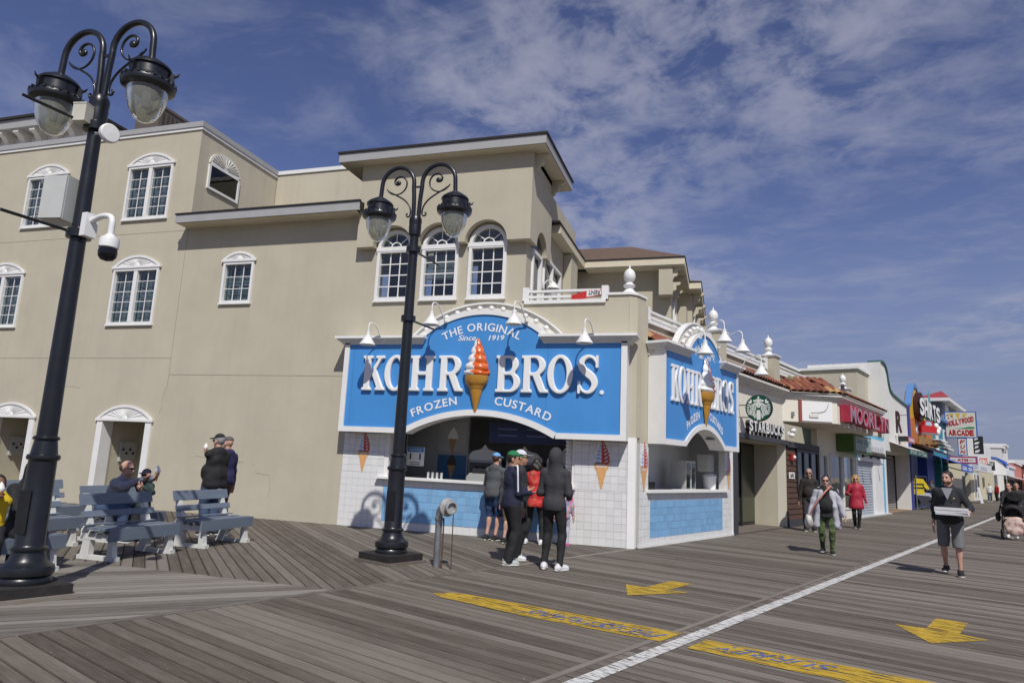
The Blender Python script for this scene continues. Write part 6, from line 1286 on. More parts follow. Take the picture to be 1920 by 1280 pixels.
for a in (66, 68.5):
    w__ = MB(); sash(w__, a, a + 2.45, 0, 2.65, .15, .25, .25); w__ = w__.build('glass_door', WHITE, ar); bar(w__, 'pane', GLASS_D, a + .25, a + 2.2, .2, .21, .25, 2.4)
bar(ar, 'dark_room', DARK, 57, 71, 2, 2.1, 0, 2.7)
t = thingB('sandwich_board', 'white sandwich board with blue lettering on the far deck', 'sign', 58, .8, 0); q = MB().prismx([(-.25, 0), (-.2, 0), (.0, 1.3), (-.04, 1.3)], -.9, .9); q.build('panel', PLASTIC_W, t)
for k in range(3): q = scribble(-.7, .7, 0, .25, -.005, 5, 9 + k); q.v = [(x, -.215 + (.85 - k * .33 + z) * .155 - .01 + y, .85 - k * .33 + z) for x, y, z in q.v]; q.build('lettering', M('notice_blue', (.03, .2, .5), .5), t)
wbld = thingB('far_white_building', 'plain white upper building far down the boardwalk', 'building'); bar(wbld, 'wall', WS, 60, 97, .8, 10, 3.4, 6.2); bar(wbld, 'step', WS, 62, 86, 1.2, 9, 6.2, 6.5); bar(wbld, 'front', WS, 80, 99, .3, .8, 0, 3.4)
for i, (s, o_, w_, z, h, col, txt, lab) in enumerate(((70, .08, .6, 2.95, 1.15, (.50, .04, .03), 'ERI', 'red and yellow hanging sign far along the boardwalk'), (74, .60, .42, 3.0, .9, (.02, .02, .02), '', 'black and white hanging sign far along the boardwalk'))):
    t = thing('hanging_sign', lab, 'sign', bw(s, o_, z), BA - math.pi / 2); bar(t, 'board', M('hs_%d' % i, col, .5), 0, w_, -.1, .1, 0, h); (text_fit(txt, .05, w_ - .05, h * .5, h * .9, -.101, .02, .03) if txt else scribble(.05, w_ - .05, h * .5, h * .9, -.105, 2, 3)).build('lettering', PLASTIC_W, t)
    if i == 0: bar(t, 'yellow_panel', M('ray_yellow', (.62, .42, .03), .5), .03, w_ - .03, -.13, -.101, .05, h * .4)
aw = thingB('white_blue_awning', 'white rounded awning with blue corner far along the boardwalk', 'awning'); MB().prismx([(-1.15, 2.75), (-1.1, 3.4), (-.8, 4.1), (-.2, 4.6), (.3, 4.65), (.3, 2.75)], 89, 95).build('hood', PLASTIC_W, aw); MB().prismx([(-1.18, 3.9), (-.85, 4.5), (-.2, 4.85), (.3, 4.9), (.3, 4.66), (-.2, 4.62), (-.8, 4.15)], 88.9, 95.1).build('blue_edge', M('hood_blue', (.03, .09, .42), .5), aw)
for i, (s0, s1, z, col, lab) in enumerate(((99, 104, 6.4, (.66, .65, .62), 'white far shop with black roof letters'), (106, 112, 7.0, (.72, .71, .68), 'tall white pier-like far shop front'), (112, 126, 4.2, (.55, .58, .62), 'pale far shop with sloping roof'), (126, 150, 5.2, (.50, .20, .16), 'brick red far building at the end of the boardwalk'))):
    t = thingB('far_shop', lab, 'shop', group='far shops'); bar(t, 'wall', M('far_wall_%d' % i, col, .8, .06), s0, s1, -.2 + .05 * i, 8, 0, z); bar(t, 'parapet', WHITE, s0 - .1, s1 + .1, -.4 + .05 * i, 8, z, z + .3)
    for k in range(int((s1 - s0) / 2.5)): w__ = bar(t, 'window', DARK, s0 + .5 + k * 2.5, s0 + 2.2 + k * 2.5, -.25 + .05 * i, -.19 + .05 * i, .4, 2.4)
    MB().add([(s0, -1.6, 2.5), (s1, -1.6, 2.5), (s1, 0, 3.0), (s0, 0, 3.0)], [(0, 1, 2, 3)]).build('awning', M('far_awning_%d' % i, ((.5, .5, .5), (.4, .15, .08), (.45, .48, .5), (.55, .25, .22))[i], .7), t)
t = thing('roof_letters', 'black roof letters standing far along the boardwalk', 'sign', bw(100, -.05, 5.75), BA - R_(80)); text_fit('WLS', 0, .7, 0, .5, 0, .1, .03).build('letter', BLACK, t)
t = thing('far_pole', 'thin grey mast standing far off against the sky', 'mast', bw(150, 2.5, 0)); MB().tube([(0, 0, 0), (0, 0, 12.5)], .16, 8).build('pole', STEEL, t); MB().tube([(1.2, 0, 0), (1.2, 0, 10)], .10, 8).build('pole', STEEL, t)
fb = thing('distant_pavilion', 'distant red and white banded pavilion at the end of the boardwalk', 'building', bw(170, 1, 0), BA); MB().box(-2, 20, -16, 8, 0, 6).build('wall', M('far_brick', (.28, .08, .06), .9), fb); MB().box(-2.5, 20.5, -17, 9, 6, 7).build('roof', PLASTIC_W, fb)
for k in range(7): MB().box(-2.2, -2.05, -15 + k * 3, -13.6 + k * 3, 1, 4).build('striped_bay', PLASTIC_W, fb)
# roof of the left building: bracketed cornice behind and the air handler
rc = thing('bracketed_cornice', 'white bracketed roof cornice at the top left behind the lamp', 'cornice', (0, YW + 1.6, .33)); bar(rc, 'frieze', WHITE, -30, -19.6, 0, 4, 10.0, 11.25); bar(rc, 'crown', GREYTRIM, -30.2, -19.2, -.55, 4.2, 11.25, 11.55); bar(rc, 'roof_edge', ROOFBLACK, -30.3, -19.1, -.62, 4.3, 11.552, 11.64)
for k in range(14):
    x = -20.0 - k * .72; MB().prismx([(0, 11.25), (-.50, 11.25), (-.50, 11.14), (-.34, 11.08), (-.22, 10.95), (-.20, 10.80), (-.08, 10.70), (0, 10.66)], x - .11, x + .11).build('bracket', WHITE_OLD, rc)
ac = thing('air_handler', 'brown rooftop air handler with louvred sides', 'air conditioner', (-17.25, YW + 1.2, 10.12)); ac.scale = (.78, 1, 1.2); ACB = M('ac_brown', (.11, .088, .075), .55, .1)
bar(ac, 'case', ACB, 0, 1.15, 0, 4.0, 0, 1.35); bar(ac, 'lid', ACB, -.04, 1.19, -.04, 4.04, 1.352, 1.42)
for k in range(22): bar(ac, 'louvre', M('ac_dark', (.045, .036, .03), .6), 1.151, 1.175, .12 + k * .175, .20 + k * .175, .25, 1.25)
for a, b, c, d in ((.05, .20, .5, .62), (.35, .68, .5, .68), (.62, .95, .95, 1.30)): bar(ac, 'label', PLASTIC_W, a, b, -.012, -.002, c, d)
# ------------------------------------------------------------------ people: smooth implicit bodies, meshed with surface nets
def v3(*a): return np.array(a, dtype=np.float64)
def rotz(a): c, s = math.cos(a), math.sin(a); return np.array([[c, -s, 0], [s, c, 0], [0, 0, 1.]])
def rotx(a): c, s = math.cos(a), math.sin(a); return np.array([[1., 0, 0], [0, c, -s], [0, s, c]])
def roty(a): c, s = math.cos(a), math.sin(a); return np.array([[c, 0, s], [0, 1., 0], [-s, 0, c]])
class Cap:                       # tapered capsule
    def __init__(s, a, b, r1, r2, sub=False): s.a, s.b, s.r1, s.r2, s.sub = np.array(a, float), np.array(b, float), r1, r2, sub
    def box(s): r = max(s.r1, s.r2); return np.minimum(s.a, s.b) - r, np.maximum(s.a, s.b) + r
    def d(s, P):
        ab = s.b - s.a; l2 = max(1e-9, ab @ ab); t = np.clip(((P - s.a) @ ab) / l2, 0, 1)
        return np.linalg.norm(P - s.a - t[..., None] * ab, axis=-1) - (s.r1 + (s.r2 - s.r1) * t)
class Ell:                       # oriented ellipsoid
    def __init__(s, c, r, R=None, sub=False): s.c, s.r, s.R, s.sub = np.array(c, float), np.array(r, float), np.eye(3) if R is None else R, sub
    def box(s): r = np.abs(s.R) @ s.r; return s.c - r, s.c + r
    def d(s, P):
        q = (P - s.c) @ s.R; k0 = np.linalg.norm(q / s.r, axis=-1); k1 = np.linalg.norm(q / (s.r ** 2), axis=-1)
        return k0 * (k0 - 1) / np.maximum(k1, 1e-6)
class Slab:                      # cut: keep the side n.x <= c
    def __init__(s, n, c): s.n, s.c = np.array(n, float) / np.linalg.norm(n), c
def surf(prims, h, k=.03, cuts=(), fold=0., seed=0, after=()):
    prims_a = [p for p in list(prims) + list(after) if not p.sub]; lo = np.min([p.box()[0] for p in prims_a], 0) - 2.5 * h; hi = np.max([p.box()[1] for p in prims_a], 0) + 2.5 * h
    n = np.ceil((hi - lo) / h).astype(int) + 1; F = np.full(n, 1e3, np.float64); mg = 3 * k + 3 * h
    def block(p):
        b0, b1 = p.box(); i0 = np.clip(np.floor((b0 - mg - lo) / h).astype(int), 0, n - 1); i1 = np.clip(np.ceil((b1 + mg - lo) / h).astype(int) + 1, 1, n)
        sl_ = tuple(slice(a, b) for a, b in zip(i0, i1)); ax = [lo[j] + h * np.arange(i0[j], i1[j]) for j in range(3)]
        return sl_, np.stack(np.meshgrid(*ax, indexing='ij'), -1)
    def put(p):
        sl_, P = block(p); d_ = p.d(P); f = F[sl_]
        if p.sub:
            e = -d_; hh = np.clip(.5 - .5 * (f - e) / (k * .5), 0, 1); F[sl_] = f + (e - f) * hh + (k * .5) * hh * (1 - hh)
        else:
            hh = np.clip(.5 + .5 * (f - d_) / k, 0, 1); F[sl_] = np.where(f > 500, d_, f + (d_ - f) * hh - k * hh * (1 - hh))
    for p in prims: put(p)
    if cuts or fold:
        ax = [lo[j] + h * np.arange(n[j]) for j in range(3)]; X, Y, Z = np.meshgrid(*ax, indexing='ij')
        for c in cuts: F = np.maximum(F, X * c.n[0] + Y * c.n[1] + Z * c.n[2] - c.c)
        for p in after: put(p)
        if fold:
            rs = np.random.RandomState(seed); q = np.zeros_like(X)
            for _ in range(5):
                w1 = rs.normal(size=3) * np.array([15, 15, 15]); q += np.sin(w1[0] * X + w1[1] * Y + w1[2] * Z + rs.uniform(0, 6.28) + 1.2 * np.sin(11 * X + 9 * Y + 6 * Z + rs.uniform(0, 6)))
            F = F + fold * q / 2.2
    S = F < 0
    c8 = [S[a:n[0] - 1 + a, b:n[1] - 1 + b, c:n[2] - 1 + c] for a in (0, 1) for b in (0, 1) for c in (0, 1)]
    cnt = sum(x.astype(np.int8) for x in c8); act = (cnt > 0) & (cnt < 8); idx = np.argwhere(act)
    if len(idx) == 0: return [], []
    vid = -np.ones(act.shape, np.int64); vid[act] = np.arange(len(idx)); acc = np.zeros((len(idx), 3)); num = np.zeros(len(idx))
    cor = [(a, b, c) for a in (0, 1) for b in (0, 1) for c in (0, 1)]
    val = {c: F[idx[:, 0] + c[0], idx[:, 1] + c[1], idx[:, 2] + c[2]] for c in cor}
    for c in cor:
        for ax_ in range(3):
            if c[ax_] == 0:
                e = list(c); e[ax_] = 1; e = tuple(e); a, b = val[c], val[e]; m = (a < 0) != (b < 0); t = np.where(m, a / np.where(a == b, 1, a - b), 0)
                p = np.array(c, float)[None].repeat(len(idx), 0); p[:, ax_] = t; acc[m] += p[m]; num[m] += 1
    V = lo + h * (idx + acc / np.maximum(num, 1)[:, None]); faces = []
    for ax_ in range(3):
        b, c = (ax_ + 1) % 3, (ax_ + 2) % 3
        s0 = [slice(None)] * 3; s1 = [slice(None)] * 3; s0[ax_] = slice(0, n[ax_] - 1); s1[ax_] = slice(1, n[ax_])
        A_, B_ = S[tuple(s0)], S[tuple(s1)]; e = np.argwhere(A_ != B_); e = e[(e[:, b] > 0) & (e[:, c] > 0) & (e[:, b] < n[b] - 1) & (e[:, c] < n[c] - 1)]
        if len(e) == 0: continue
        def cell(db, dc): q = e.copy(); q[:, b] += db; q[:, c] += dc; return vid[q[:, 0], q[:, 1], q[:, 2]]
        q = np.stack([cell(-1, -1), cell(0, -1), cell(0, 0), cell(-1, 0)], 1); fl = ~A_[e[:, 0], e[:, 1], e[:, 2]]; q[fl] = q[fl][:, ::-1]; faces.append(q)
    return V, np.concatenate(faces)
def smesh(name, parts, mat):     # parts = [(V, F), ...]
    me = bpy.data.meshes.new(name); off = 0; vs_, fs = [], []
    for V, F_ in parts:
        if len(V) == 0: continue
        vs_.append(V); fs.append(F_ + off); off += len(V)
    V = np.concatenate(vs_); F_ = np.concatenate(fs); me.vertices.add(len(V)); me.vertices.foreach_set('co', V.astype(np.float32).ravel())
    me.loops.add(F_.size); me.loops.foreach_set('vertex_index', F_.astype(np.int32).ravel()); me.polygons.add(len(F_)); me.polygons.foreach_set('loop_start', np.arange(0, F_.size, 4, dtype=np.int32)); me.polygons.foreach_set('loop_total', np.full(len(F_), 4, np.int32))
    me.update(calc_edges=True); me.validate(); me.polygons.foreach_set('use_smooth', [True] * len(me.polygons)); me.materials.append(mat); return me
def ik(a, c, l1, l2, pole):
    a, c, pole = np.array(a, float), np.array(c, float), np.array(pole, float); v = c - a; d_ = np.linalg.norm(v); dm = min(d_, (l1 + l2) * .999); u = v / max(d_, 1e-6); c = a + u * dm
    x = (l1 * l1 - l2 * l2 + dm * dm) / (2 * dm); h = math.sqrt(max(0, l1 * l1 - x * x)); p = pole - u * (pole @ u); p /= max(1e-6, np.linalg.norm(p)); return a + u * x + p * h, c
def hand(wr, d_, side, k, palm=None, grip=.35):     # wrist, forearm direction, +1 left/-1 right, palm normal, finger curl
    d_ = np.array(d_, float); d_ /= np.linalg.norm(d_); palm = np.array(palm if palm is not None else (-side, 0, 0), float); palm = palm - d_ * (palm @ d_); palm /= max(1e-6, np.linalg.norm(palm)); w_ = np.cross(d_, palm)
    o = [Ell(wr + d_ * .045 * k, (.040 * k, .017 * k, .050 * k), np.stack([w_, palm, d_], 1)), Cap(wr - d_ * .03 * k, wr + d_ * .02 * k, .027 * k, .026 * k)]
    for i, (off, L_) in enumerate(((-.030, .070), (-.010, .080), (.010, .075), (.029, .058))):
        b = wr + d_ * .085 * k + w_ * off * k; c1 = grip * (1.0 + .12 * i); p = b
        for j, f in enumerate((.45, .32, .23)):
            a = c1 * (.5 + j * .75); dd = d_ * math.cos(a) + palm * math.sin(a); q = p + dd * L_ * f * k; o.append(Cap(p, q, (.0095 - .001 * j) * k, (.009 - .001 * j) * k)); p = q
    tb = wr + d_ * .025 * k - w_ * .030 * k * 1.0; t1 = tb - w_ * .022 * k + d_ * .03 * k + palm * .012 * k; t2 = t1 + d_ * .028 * k + palm * (.008 + .02 * grip) * k
    o += [Cap(tb, t1, .014 * k, .011 * k), Cap(t1, t2, .011 * k, .008 * k)]; return o
SKINS = {'fair': M('skin_fair', (.50, .285, .205), .55, .08, 12), 'tan': M('skin_tan', (.40, .21, .14), .55, .08, 12), 'brown': M('skin_brown', (.23, .115, .07), .55, .08, 12)}
def cloth(name, col, rough=.85, var=.10): return M('cloth_' + name, col, rough, var, 9., .9, 15)
SOLE = M('shoe_sole_white', (.66, .65, .62), .6, .04); EYE = M('eye_dark', (.02, .015, .012), .3)
def person(label, loc, face, H=1.75, build=1., belly=0., skin='fair', seat=None, lean=0., twist=0., head_yaw=0., head_pitch=0., feet=None, hands=None, elbow_pole=None, grip=(.35, .35),
           top=None, sleeve='long', hem=.0, open_front=False, hood=None, bottoms=None, legs='long', tight=False, shoes=None, hair=None, cap=None, glasses=False, beard=None, wide_hem=0., socks=None, veil=None, child=False, group=None, foldamp=.0055):
    """face = heading in degrees (0 = +x); local frame: forward -y, person's left = +x"""
    k = H / 1.75; hs = k * 1.05 if not child else k * 1.30; B = build
    root_rz = R_(face) + math.pi / 2
    hipz = (.93 if seat is None else seat + .09) * (k if seat is None else 1); hip = v3(0, 0, hipz); lean = -lean
    Rt = rotz(twist) @ rotx(lean)
    U = lambda x, y, z: hip + Rt @ v3(x * k, y * k, z * k)                 # torso points relative to hip
    shL, shR = U(.168 * (B * .5 + .5), 0, .452), U(-.168 * (B * .5 + .5), 0, .452); neck = U(0, .01, .535); hc = neck + Rt @ v3(0, -.015 * k, 0) + v3(0, 0, .145 * hs)
    Rh = rotz(twist + head_yaw) @ rotx(head_pitch); Hd = lambda x, y, z: hc + Rh @ (v3(x, y, z) * hs)
    if feet is None: feet = [(.10, .0), (-.10, .0)]
    l1, l2 = .43 * k, .42 * k; LG_ = []
    for i, sg in enumerate((1, -1)):
        hj = hip + v3(sg * .092 * k * (B * .5 + .5), 0, -.02 * k); fx, fy = feet[i][:2]; fz = feet[i][2] if len(feet[i]) > 2 else 0.
        an = v3(fx * k, fy * k + .03 * k, .085 * k + fz); kn, an = ik(hj, an, l1, l2, v3(sg * .06, -1, .2)); LG_.append((hj, kn, an, feet[i][3] if len(feet[i]) > 3 else sg * .15))
    AR = []
    for i, sg in enumerate((1, -1)):
        s_ = shL if sg > 0 else shR
        t_ = (hands[i] if hands and hands[i] is not None else None)
        t_ = v3(*t_) * (v3(k, k, k) if True else 1) if t_ is not None else s_ + v3(sg * .10 * k, -.05 * k, -.545 * k)
        el_, wr = ik(s_, t_, .29 * k, .265 * k, (elbow_pole[i] if elbow_pole else v3(sg * .35, 1, -.25))); AR.append((s_, el_, wr))
    # ---- body
    def torso(g, bl=1.):
        return [Ell(U(0, .01, .03), (.163 * k * B + g, .115 * k * B + g, .13 * k + g), Rt), Ell(U(0, -.012 - .05 * belly, .17), ((.148 + .03 * belly) * k * B + g, (.110 + .07 * belly) * k * B + g, .15 * k + g), Rt), Ell(U(0, .005, .34), (.158 * k * (B * .7 + .3) + g, .112 * k * (B * .7 + .3) + g, .18 * k + g), Rt), Cap(shL * .93 + shR * .07, shR * .93 + shL * .07, .056 * k + g, .056 * k + g), Cap(shL * .8 + shR * .2 + Rt @ v3(0, 0, .01 * k), U(.03, .01, .525), .045 * k + g, .052 * k + g), Cap(shR * .8 + shL * .2 + Rt @ v3(0, 0, .01 * k), U(-.03, .01, .525), .045 * k + g, .052 * k + g), Cap(U(0, .012, .42), U(0, .008, .52), .085 * k + g, .060 * k + g)]
    def arm(i, g, upto=1.): 
        s_, e, w_ = AR[i]; q = [Cap(s_, e, (.053 * (B * .6 + .4)) * k + g, .040 * k + g)]
        if upto > .5: q.append(Cap(e, e + (w_ - e) * (upto * 2 - 1 if upto < 1 else 1.), .041 * k + g, .028 * k + g))
        return q
    def leg(i, g, upto=1., ank=.036):
        h_, kn, an, _ = LG_[i]; q = [Cap(h_, kn, .085 * (B * .7 + .3) * k + g, .055 * k + g)]
        if upto > .5:
            e = kn + (an - kn) * (upto * 2 - 1); cf = kn + (an - kn) * .28 + v3(0, .018 * k, 0); q += [Cap(kn, e, .050 * k + g, (ank + (.05 - ank) * (1 - (upto * 2 - 1))) * k + g)]
            if upto > .8: q.append(Ell(cf, (.052 * k + g, .056 * k + g, .12 * k + g)))
        return q
    fr_ = Rh
    head_p = [Ell(Hd(0, .012, .028), (.074 * hs, .094 * hs, .092 * hs), Rh), Ell(Hd(0, -.022, -.035), (.060 * hs, .068 * hs, .080 * hs), Rh), Ell(Hd(0, -.058, -.092), (.030 * hs, .026 * hs, .024 * hs), Rh), Cap(Hd(0, -.083, .012), Hd(0, -.104, -.030), .010 * hs, .015 * hs), Ell(Hd(0, -.079, .030), (.050 * hs, .014 * hs, .012 * hs), Rh)]
    for sg in (1, -1): head_p += [Ell(Hd(sg * .077, .012, -.012), (.011 * hs, .020 * hs, .032 * hs), Rh), Ell(Hd(sg * .030, -.092, .008), (.017 * hs, .014 * hs, .011 * hs), Rh, True)]
    head_p += [Ell(Hd(0, -.092, -.062), (.024 * hs, .010 * hs, .007 * hs), Rh), Ell(Hd(0, -.104, -.0625), (.020 * hs, .008 * hs, .0022 * hs), Rh, True)]
    neckp = [Cap(U(0, .012, .46), Hd(0, .012, -.05), .060 * k * (B * .5 + .5), .054 * hs)]
    body = torso(-.012) + arm(0, -.004) + arm(1, -.004) + leg(0, -.004) + leg(1, -.004) + neckp
    for i in (0, 1):
        an, yw_ = LG_[i][2], LG_[i][3]; f = rotz(yw_) @ v3(0, -1, 0); body.append(Cap(an - v3(0, 0, .04 * k), an + f * .13 * k - v3(0, 0, .055 * k), .030 * k, .024 * k))
    parts = [surf(body, .020 * max(.8, k), .03), surf(head_p + neckp, .0075 * hs, .016)]
    for i, sg in enumerate((1, -1)):
        s_, e, w_ = AR[i]; d_ = w_ - e; pn = v3(-sg, 0, .0) if hands is None or hands[i] is None else v3(-sg * .4, .2, .9); parts.append(surf(hand(w_, d_, sg, hs if child else k, pn, grip[i]), .0052, .008))
    root = obj('person', smesh('person', parts, SKINS[skin]), None, loc, root_rz, label=label, category='person')
    if group: root['group'] = group
    seed = abs(hash(label)) % 1000 if False else sum(map(ord, label)) % 997
    # eyes and brows
    ey = []
    for sg in (1, -1): ey.append(surf([Ell(Hd(sg * .030, -.080, .008), (.013 * hs, .008 * hs, .006 * hs), Rh)], .004 * hs, .004))
    if not glasses: obj('eyes', smesh('eyes', ey, EYE), root)
    # ---- clothes
    if bottoms is not None:
        g = .010 if tight else .024; up = {'long': 1., 'shorts': .50, 'knee': .56}[legs]
        ps = [Ell(U(0, .01, .0), (.166 * k * B + g * .8, .120 * k * B + g * .8, .13 * k), Rt)]
        for i in (0, 1):
            if legs == 'long': ps += leg(i, g, up, .040 if tight else .052)
            else: ps.append(Cap(LG_[i][0], LG_[i][1] + (LG_[i][1] - LG_[i][0]) * .08, .085 * (B * .7 + .3) * k + .014, .074 * k + .012))
        tn_ = Rt @ v3(0, 0, 1); cuts = [Slab(tn_, float(tn_ @ U(0, 0, hem - .085 + .06)))] if seat is None else []
        if legs == 'long': cuts.append(Slab((0, 0, -1), -(.045 * k)))
        elif seat is None: cuts.append(Slab((0, 0, -1), -(min(LG_[0][1][2], LG_[1][1][2]) - .015 * k)))
        obj('trousers' if legs == 'long' else 'shorts', smesh('trousers', [surf(ps, .013, .03, cuts, foldamp * (.4 if tight else .9), seed)], bottoms), root)
    if top is not None:
        g = .016; ps = torso(g)
        ps.append(Ell(U(0, .005, -.02 + min(0, hem)), (.170 * k * B + g + wide_hem, .128 * k * B + g + wide_hem * .8, .14 * k), Rt))
        if belly: ps.append(Ell(U(0, -.05 * belly, .10), (.15 * k * B + g, (.13 + .05 * belly) * k * B + g, .14 * k), Rt))
        if hem < -.12: ps.append(Cap(U(.05, 0, 0), U(.06, 0, hem), .13 * k * B + g, .125 * k * B + g + wide_hem)); ps.append(Cap(U(-.05, 0, 0), U(-.06, 0, hem), .13 * k * B + g, .125 * k * B + g + wide_hem))
        aft = []
        for i in (0, 1): aft += arm(i, g * .85, {'long': 1., 'short': .42, 'three': .80}[sleeve])
        n_ = Rt @ v3(0, 0, -1); cuts = [Slab(n_, float(n_ @ U(0, 0, hem - .085)))]; 
        if hood != 'up': aft.append(Ell(U(0, -.03, .60), (.072 * k, .080 * k, .062 * k), Rt, True))
        if hood == 'down': ps += [Ell(U(0, .085, .50), (.12 * k, .055 * k, .085 * k), Rt), Cap(U(.09, .02, .52), U(-.09, .02, .52), .05 * k, .05 * k)]
        if hood == 'up': ps += [Ell(Hd(0, .022, .012), (.100 * hs, .115 * hs, .135 * hs), Rh), Cap(U(0, .02, .46), Hd(0, .02, -.06), .10 * k, .10 * k), Ell(Hd(0, -.11, -.01), (.07 * hs, .06 * hs, .09 * hs), Rh, True)]
        obj('jacket' if sleeve == 'long' else 'shirt', smesh('top', [surf(ps, .0125, .035, cuts, foldamp, seed + 3, aft)], top), root)
    if veil is not None:
        ps = [Ell(Hd(0, .02, .01), (.100 * hs, .118 * hs, .135 * hs), Rh), Cap(Hd(0, .02, -.08), U(0, 0, .36), .10 * k, .20 * k), Ell(Hd(0, -.115, -.012), (.058 * hs, .055 * hs, .078 * hs), Rh, True)]
        obj('headscarf', smesh('headscarf', [surf(ps, .010, .03, (), .004, seed)], veil), root)
    if shoes is not None:
        up_, so_ = [], []
        for i in (0, 1):
            an, yw_ = LG_[i][2], LG_[i][3]; f = rotz(yw_) @ v3(0, -1, 0); z0 = an[2] - .085 * k; Ry = rotz(yw_); o_ = v3(an[0], an[1], z0)
            up_.append(surf([Ell(o_ + f * .045 * k + v3(0, 0, .045 * k), (.046 * k, .135 * k, .045 * k), Ry), Cap(o_ - f * .03 * k + v3(0, 0, .045 * k), o_ + v3(0, 0, .085 * k) - f * .01 * k, .047 * k, .046 * k), Ell(o_ + f * .125 * k + v3(0, 0, .035 * k), (.044 * k, .06 * k, .032 * k), Ry)], .010, .03, [Slab((0, 0, -1), -(z0 + .018 * k))]))
            so_.append(surf([Ell(o_ + f * .045 * k + v3(0, 0, .018 * k), (.050 * k, .145 * k, .026 * k), Ry), Ell(o_ + f * .12 * k + v3(0, 0, .018 * k), (.048 * k, .065 * k, .024 * k), Ry)], .009, .02, [Slab((0, 0, -1), -(z0 + .002)), Slab((0, 0, 1), z0 + .030 * k)]))
        obj('shoes', smesh('shoes', up_, shoes), root); obj('soles', smesh('soles', so_, SOLE), root)
    if socks is not None:
        obj('socks', smesh('socks', [surf([Cap(LG_[i][2] - v3(0, 0, .03 * k), LG_[i][2] + (LG_[i][1] - LG_[i][2]) * .12, .042 * k, .044 * k)], .012, .02) for i in (0, 1)], socks), root)
    if hair is not None:
        hm, style = hair; ps = [Ell(Hd(0, .022, .034), (.083 * hs, .100 * hs, .098 * hs), Rh)]; nf = Rh @ v3(0, -1, -.55); nf /= np.linalg.norm(nf); cuts = [Slab(nf, float(nf @ Hd(0, -.050, .045)))] 
        if style == 'short': ps = [Ell(Hd(0, .020, .032), (.079 * hs, .097 * hs, .096 * hs), Rh)]
        if style == 'bald': ps = [Ell(Hd(0, .030, .005), (.079 * hs, .088 * hs, .070 * hs), Rh)]; nf = Rh @ v3(0, -.8, .6); nf /= np.linalg.norm(nf); cuts = [Slab(nf, float(nf @ Hd(0, .02, .045)))]
        if style == 'long': ps += [Ell(Hd(0, .050, -.04), (.118 * hs, .075 * hs, .15 * hs), Rh), Ell(Hd(.088, .005, -.03), (.040 * hs, .050 * hs, .12 * hs), Rh), Ell(Hd(-.088, .005, -.03), (.040 * hs, .050 * hs, .12 * hs), Rh), Ell(Hd(0, .01, .07), (.092 * hs, .095 * hs, .075 * hs), Rh)]; nf = Rh @ v3(0, -1, -.12); nf /= np.linalg.norm(nf); cuts = [Slab(nf, float(nf @ Hd(0, -.055, .03)))]
        if style == 'bun': ps += [Ell(Hd(.02, .06, .115), (.045 * hs, .045 * hs, .04 * hs), Rh)]
        if style == 'curly': ps += [Ell(Hd(.09 * math.cos(a), .03 + .07 * math.sin(a), -.02 - .03 * (j % 3)), (.045 * hs, .045 * hs, .06 * hs)) for j, a in enumerate(np.linspace(-.3, 3.4, 9))]
        obj('hair', smesh('hair', [surf(ps, .008, .02, cuts, .003, seed)], hm), root)
    if beard is not None:
        nf = Rh @ v3(0, 0, 1); obj('beard', smesh('beard', [surf([Ell(Hd(0, -.026, -.052), (.064 * hs, .072 * hs, .062 * hs), Rh), Ell(Hd(0, -.090, -.035), (.030 * hs, .025 * hs, .018 * hs), Rh, True)], .008, .015, [Slab(nf, float(nf @ Hd(0, 0, -.045)))])], beard), root)
    if cap is not None:
        cm_, cm2, back = cap; yb = rotz(math.pi) if back else np.eye(3); Rc = Rh @ yb; nf = Rh @ v3(0, .10, -1); nf /= np.linalg.norm(nf)
        dome = surf([Ell(Hd(0, .014, .036), (.086 * hs, .104 * hs, .098 * hs), Rh)], .0075, .02, [Slab(nf, float(nf @ Hd(0, -.06, .048)))]); brim = surf([Ell(Hd(0, (-.125 if not back else .15), .046), (.068 * hs, .075 * hs, .011 * hs), Rh @ rotx(.10 if not back else -.1))], .007, .02)
        obj('cap', smesh('cap', [dome], cm_), root); obj('cap_brim', smesh('cap_brim', [brim], cm2), root)
    if glasses:
        gp = []
        for sg in (1, -1): gp += [Ell(Hd(sg * .031, -.094, .008), (.028 * hs, .008 * hs, .019 * hs), Rh @ rotz(sg * .2)), Cap(Hd(sg * .058, -.082, .014), Hd(sg * .078, .01, .008), .0045 * hs, .004 * hs)]
        gp.append(Cap(Hd(.01, -.1, .012), Hd(-.01, -.1, .012), .004 * hs, .004 * hs)); obj('sunglasses', smesh('sunglasses', [surf(gp, .0052, .004)], M('sunglass_black', (.008, .008, .01), .12, 0)), root)
    root['_wr'] = [list(AR[0][2]), list(AR[1][2])]
    return root, dict(wr=[AR[0][2], AR[1][2]], el=[AR[0][1], AR[1][1]], hc=hc, Hd=Hd, U=U, rz=root_rz, loc=Vector(loc), k=k)
def world(info, p): return info['loc'] + Matrix.Rotation(info['rz'], 3, 'Z') @ Vector(tuple(p))
NAVY = cloth('navy', (.012, .015, .04)); BLK = cloth('black', (.012, .012, .013)); CHAR = cloth('charcoal', (.028, .028, .031)); GREYH = cloth('grey_hoodie', (.075, .078, .082)); DENIM = cloth('denim', (.045, .075, .14), .9, .25); KHAKI = cloth('khaki', (.30, .20, .11)); TRAIN = cloth('trainer_white', (.62, .62, .62), .6); TRAING = cloth('trainer_grey', (.40, .42, .41), .6); HAIRD = M('hair_dark', (.018, .012, .009), .5, .3, 30, .5, 90); HAIRB = M('hair_blonde', (.42, .27, .11), .5, .25, 30, .5, 90); HAIRG = M('hair_grey', (.25, .25, .25), .6, .25, 30, .5, 90); HAIRBR = M('hair_brown', (.07, .035, .018), .5, .3, 30, .5, 90)
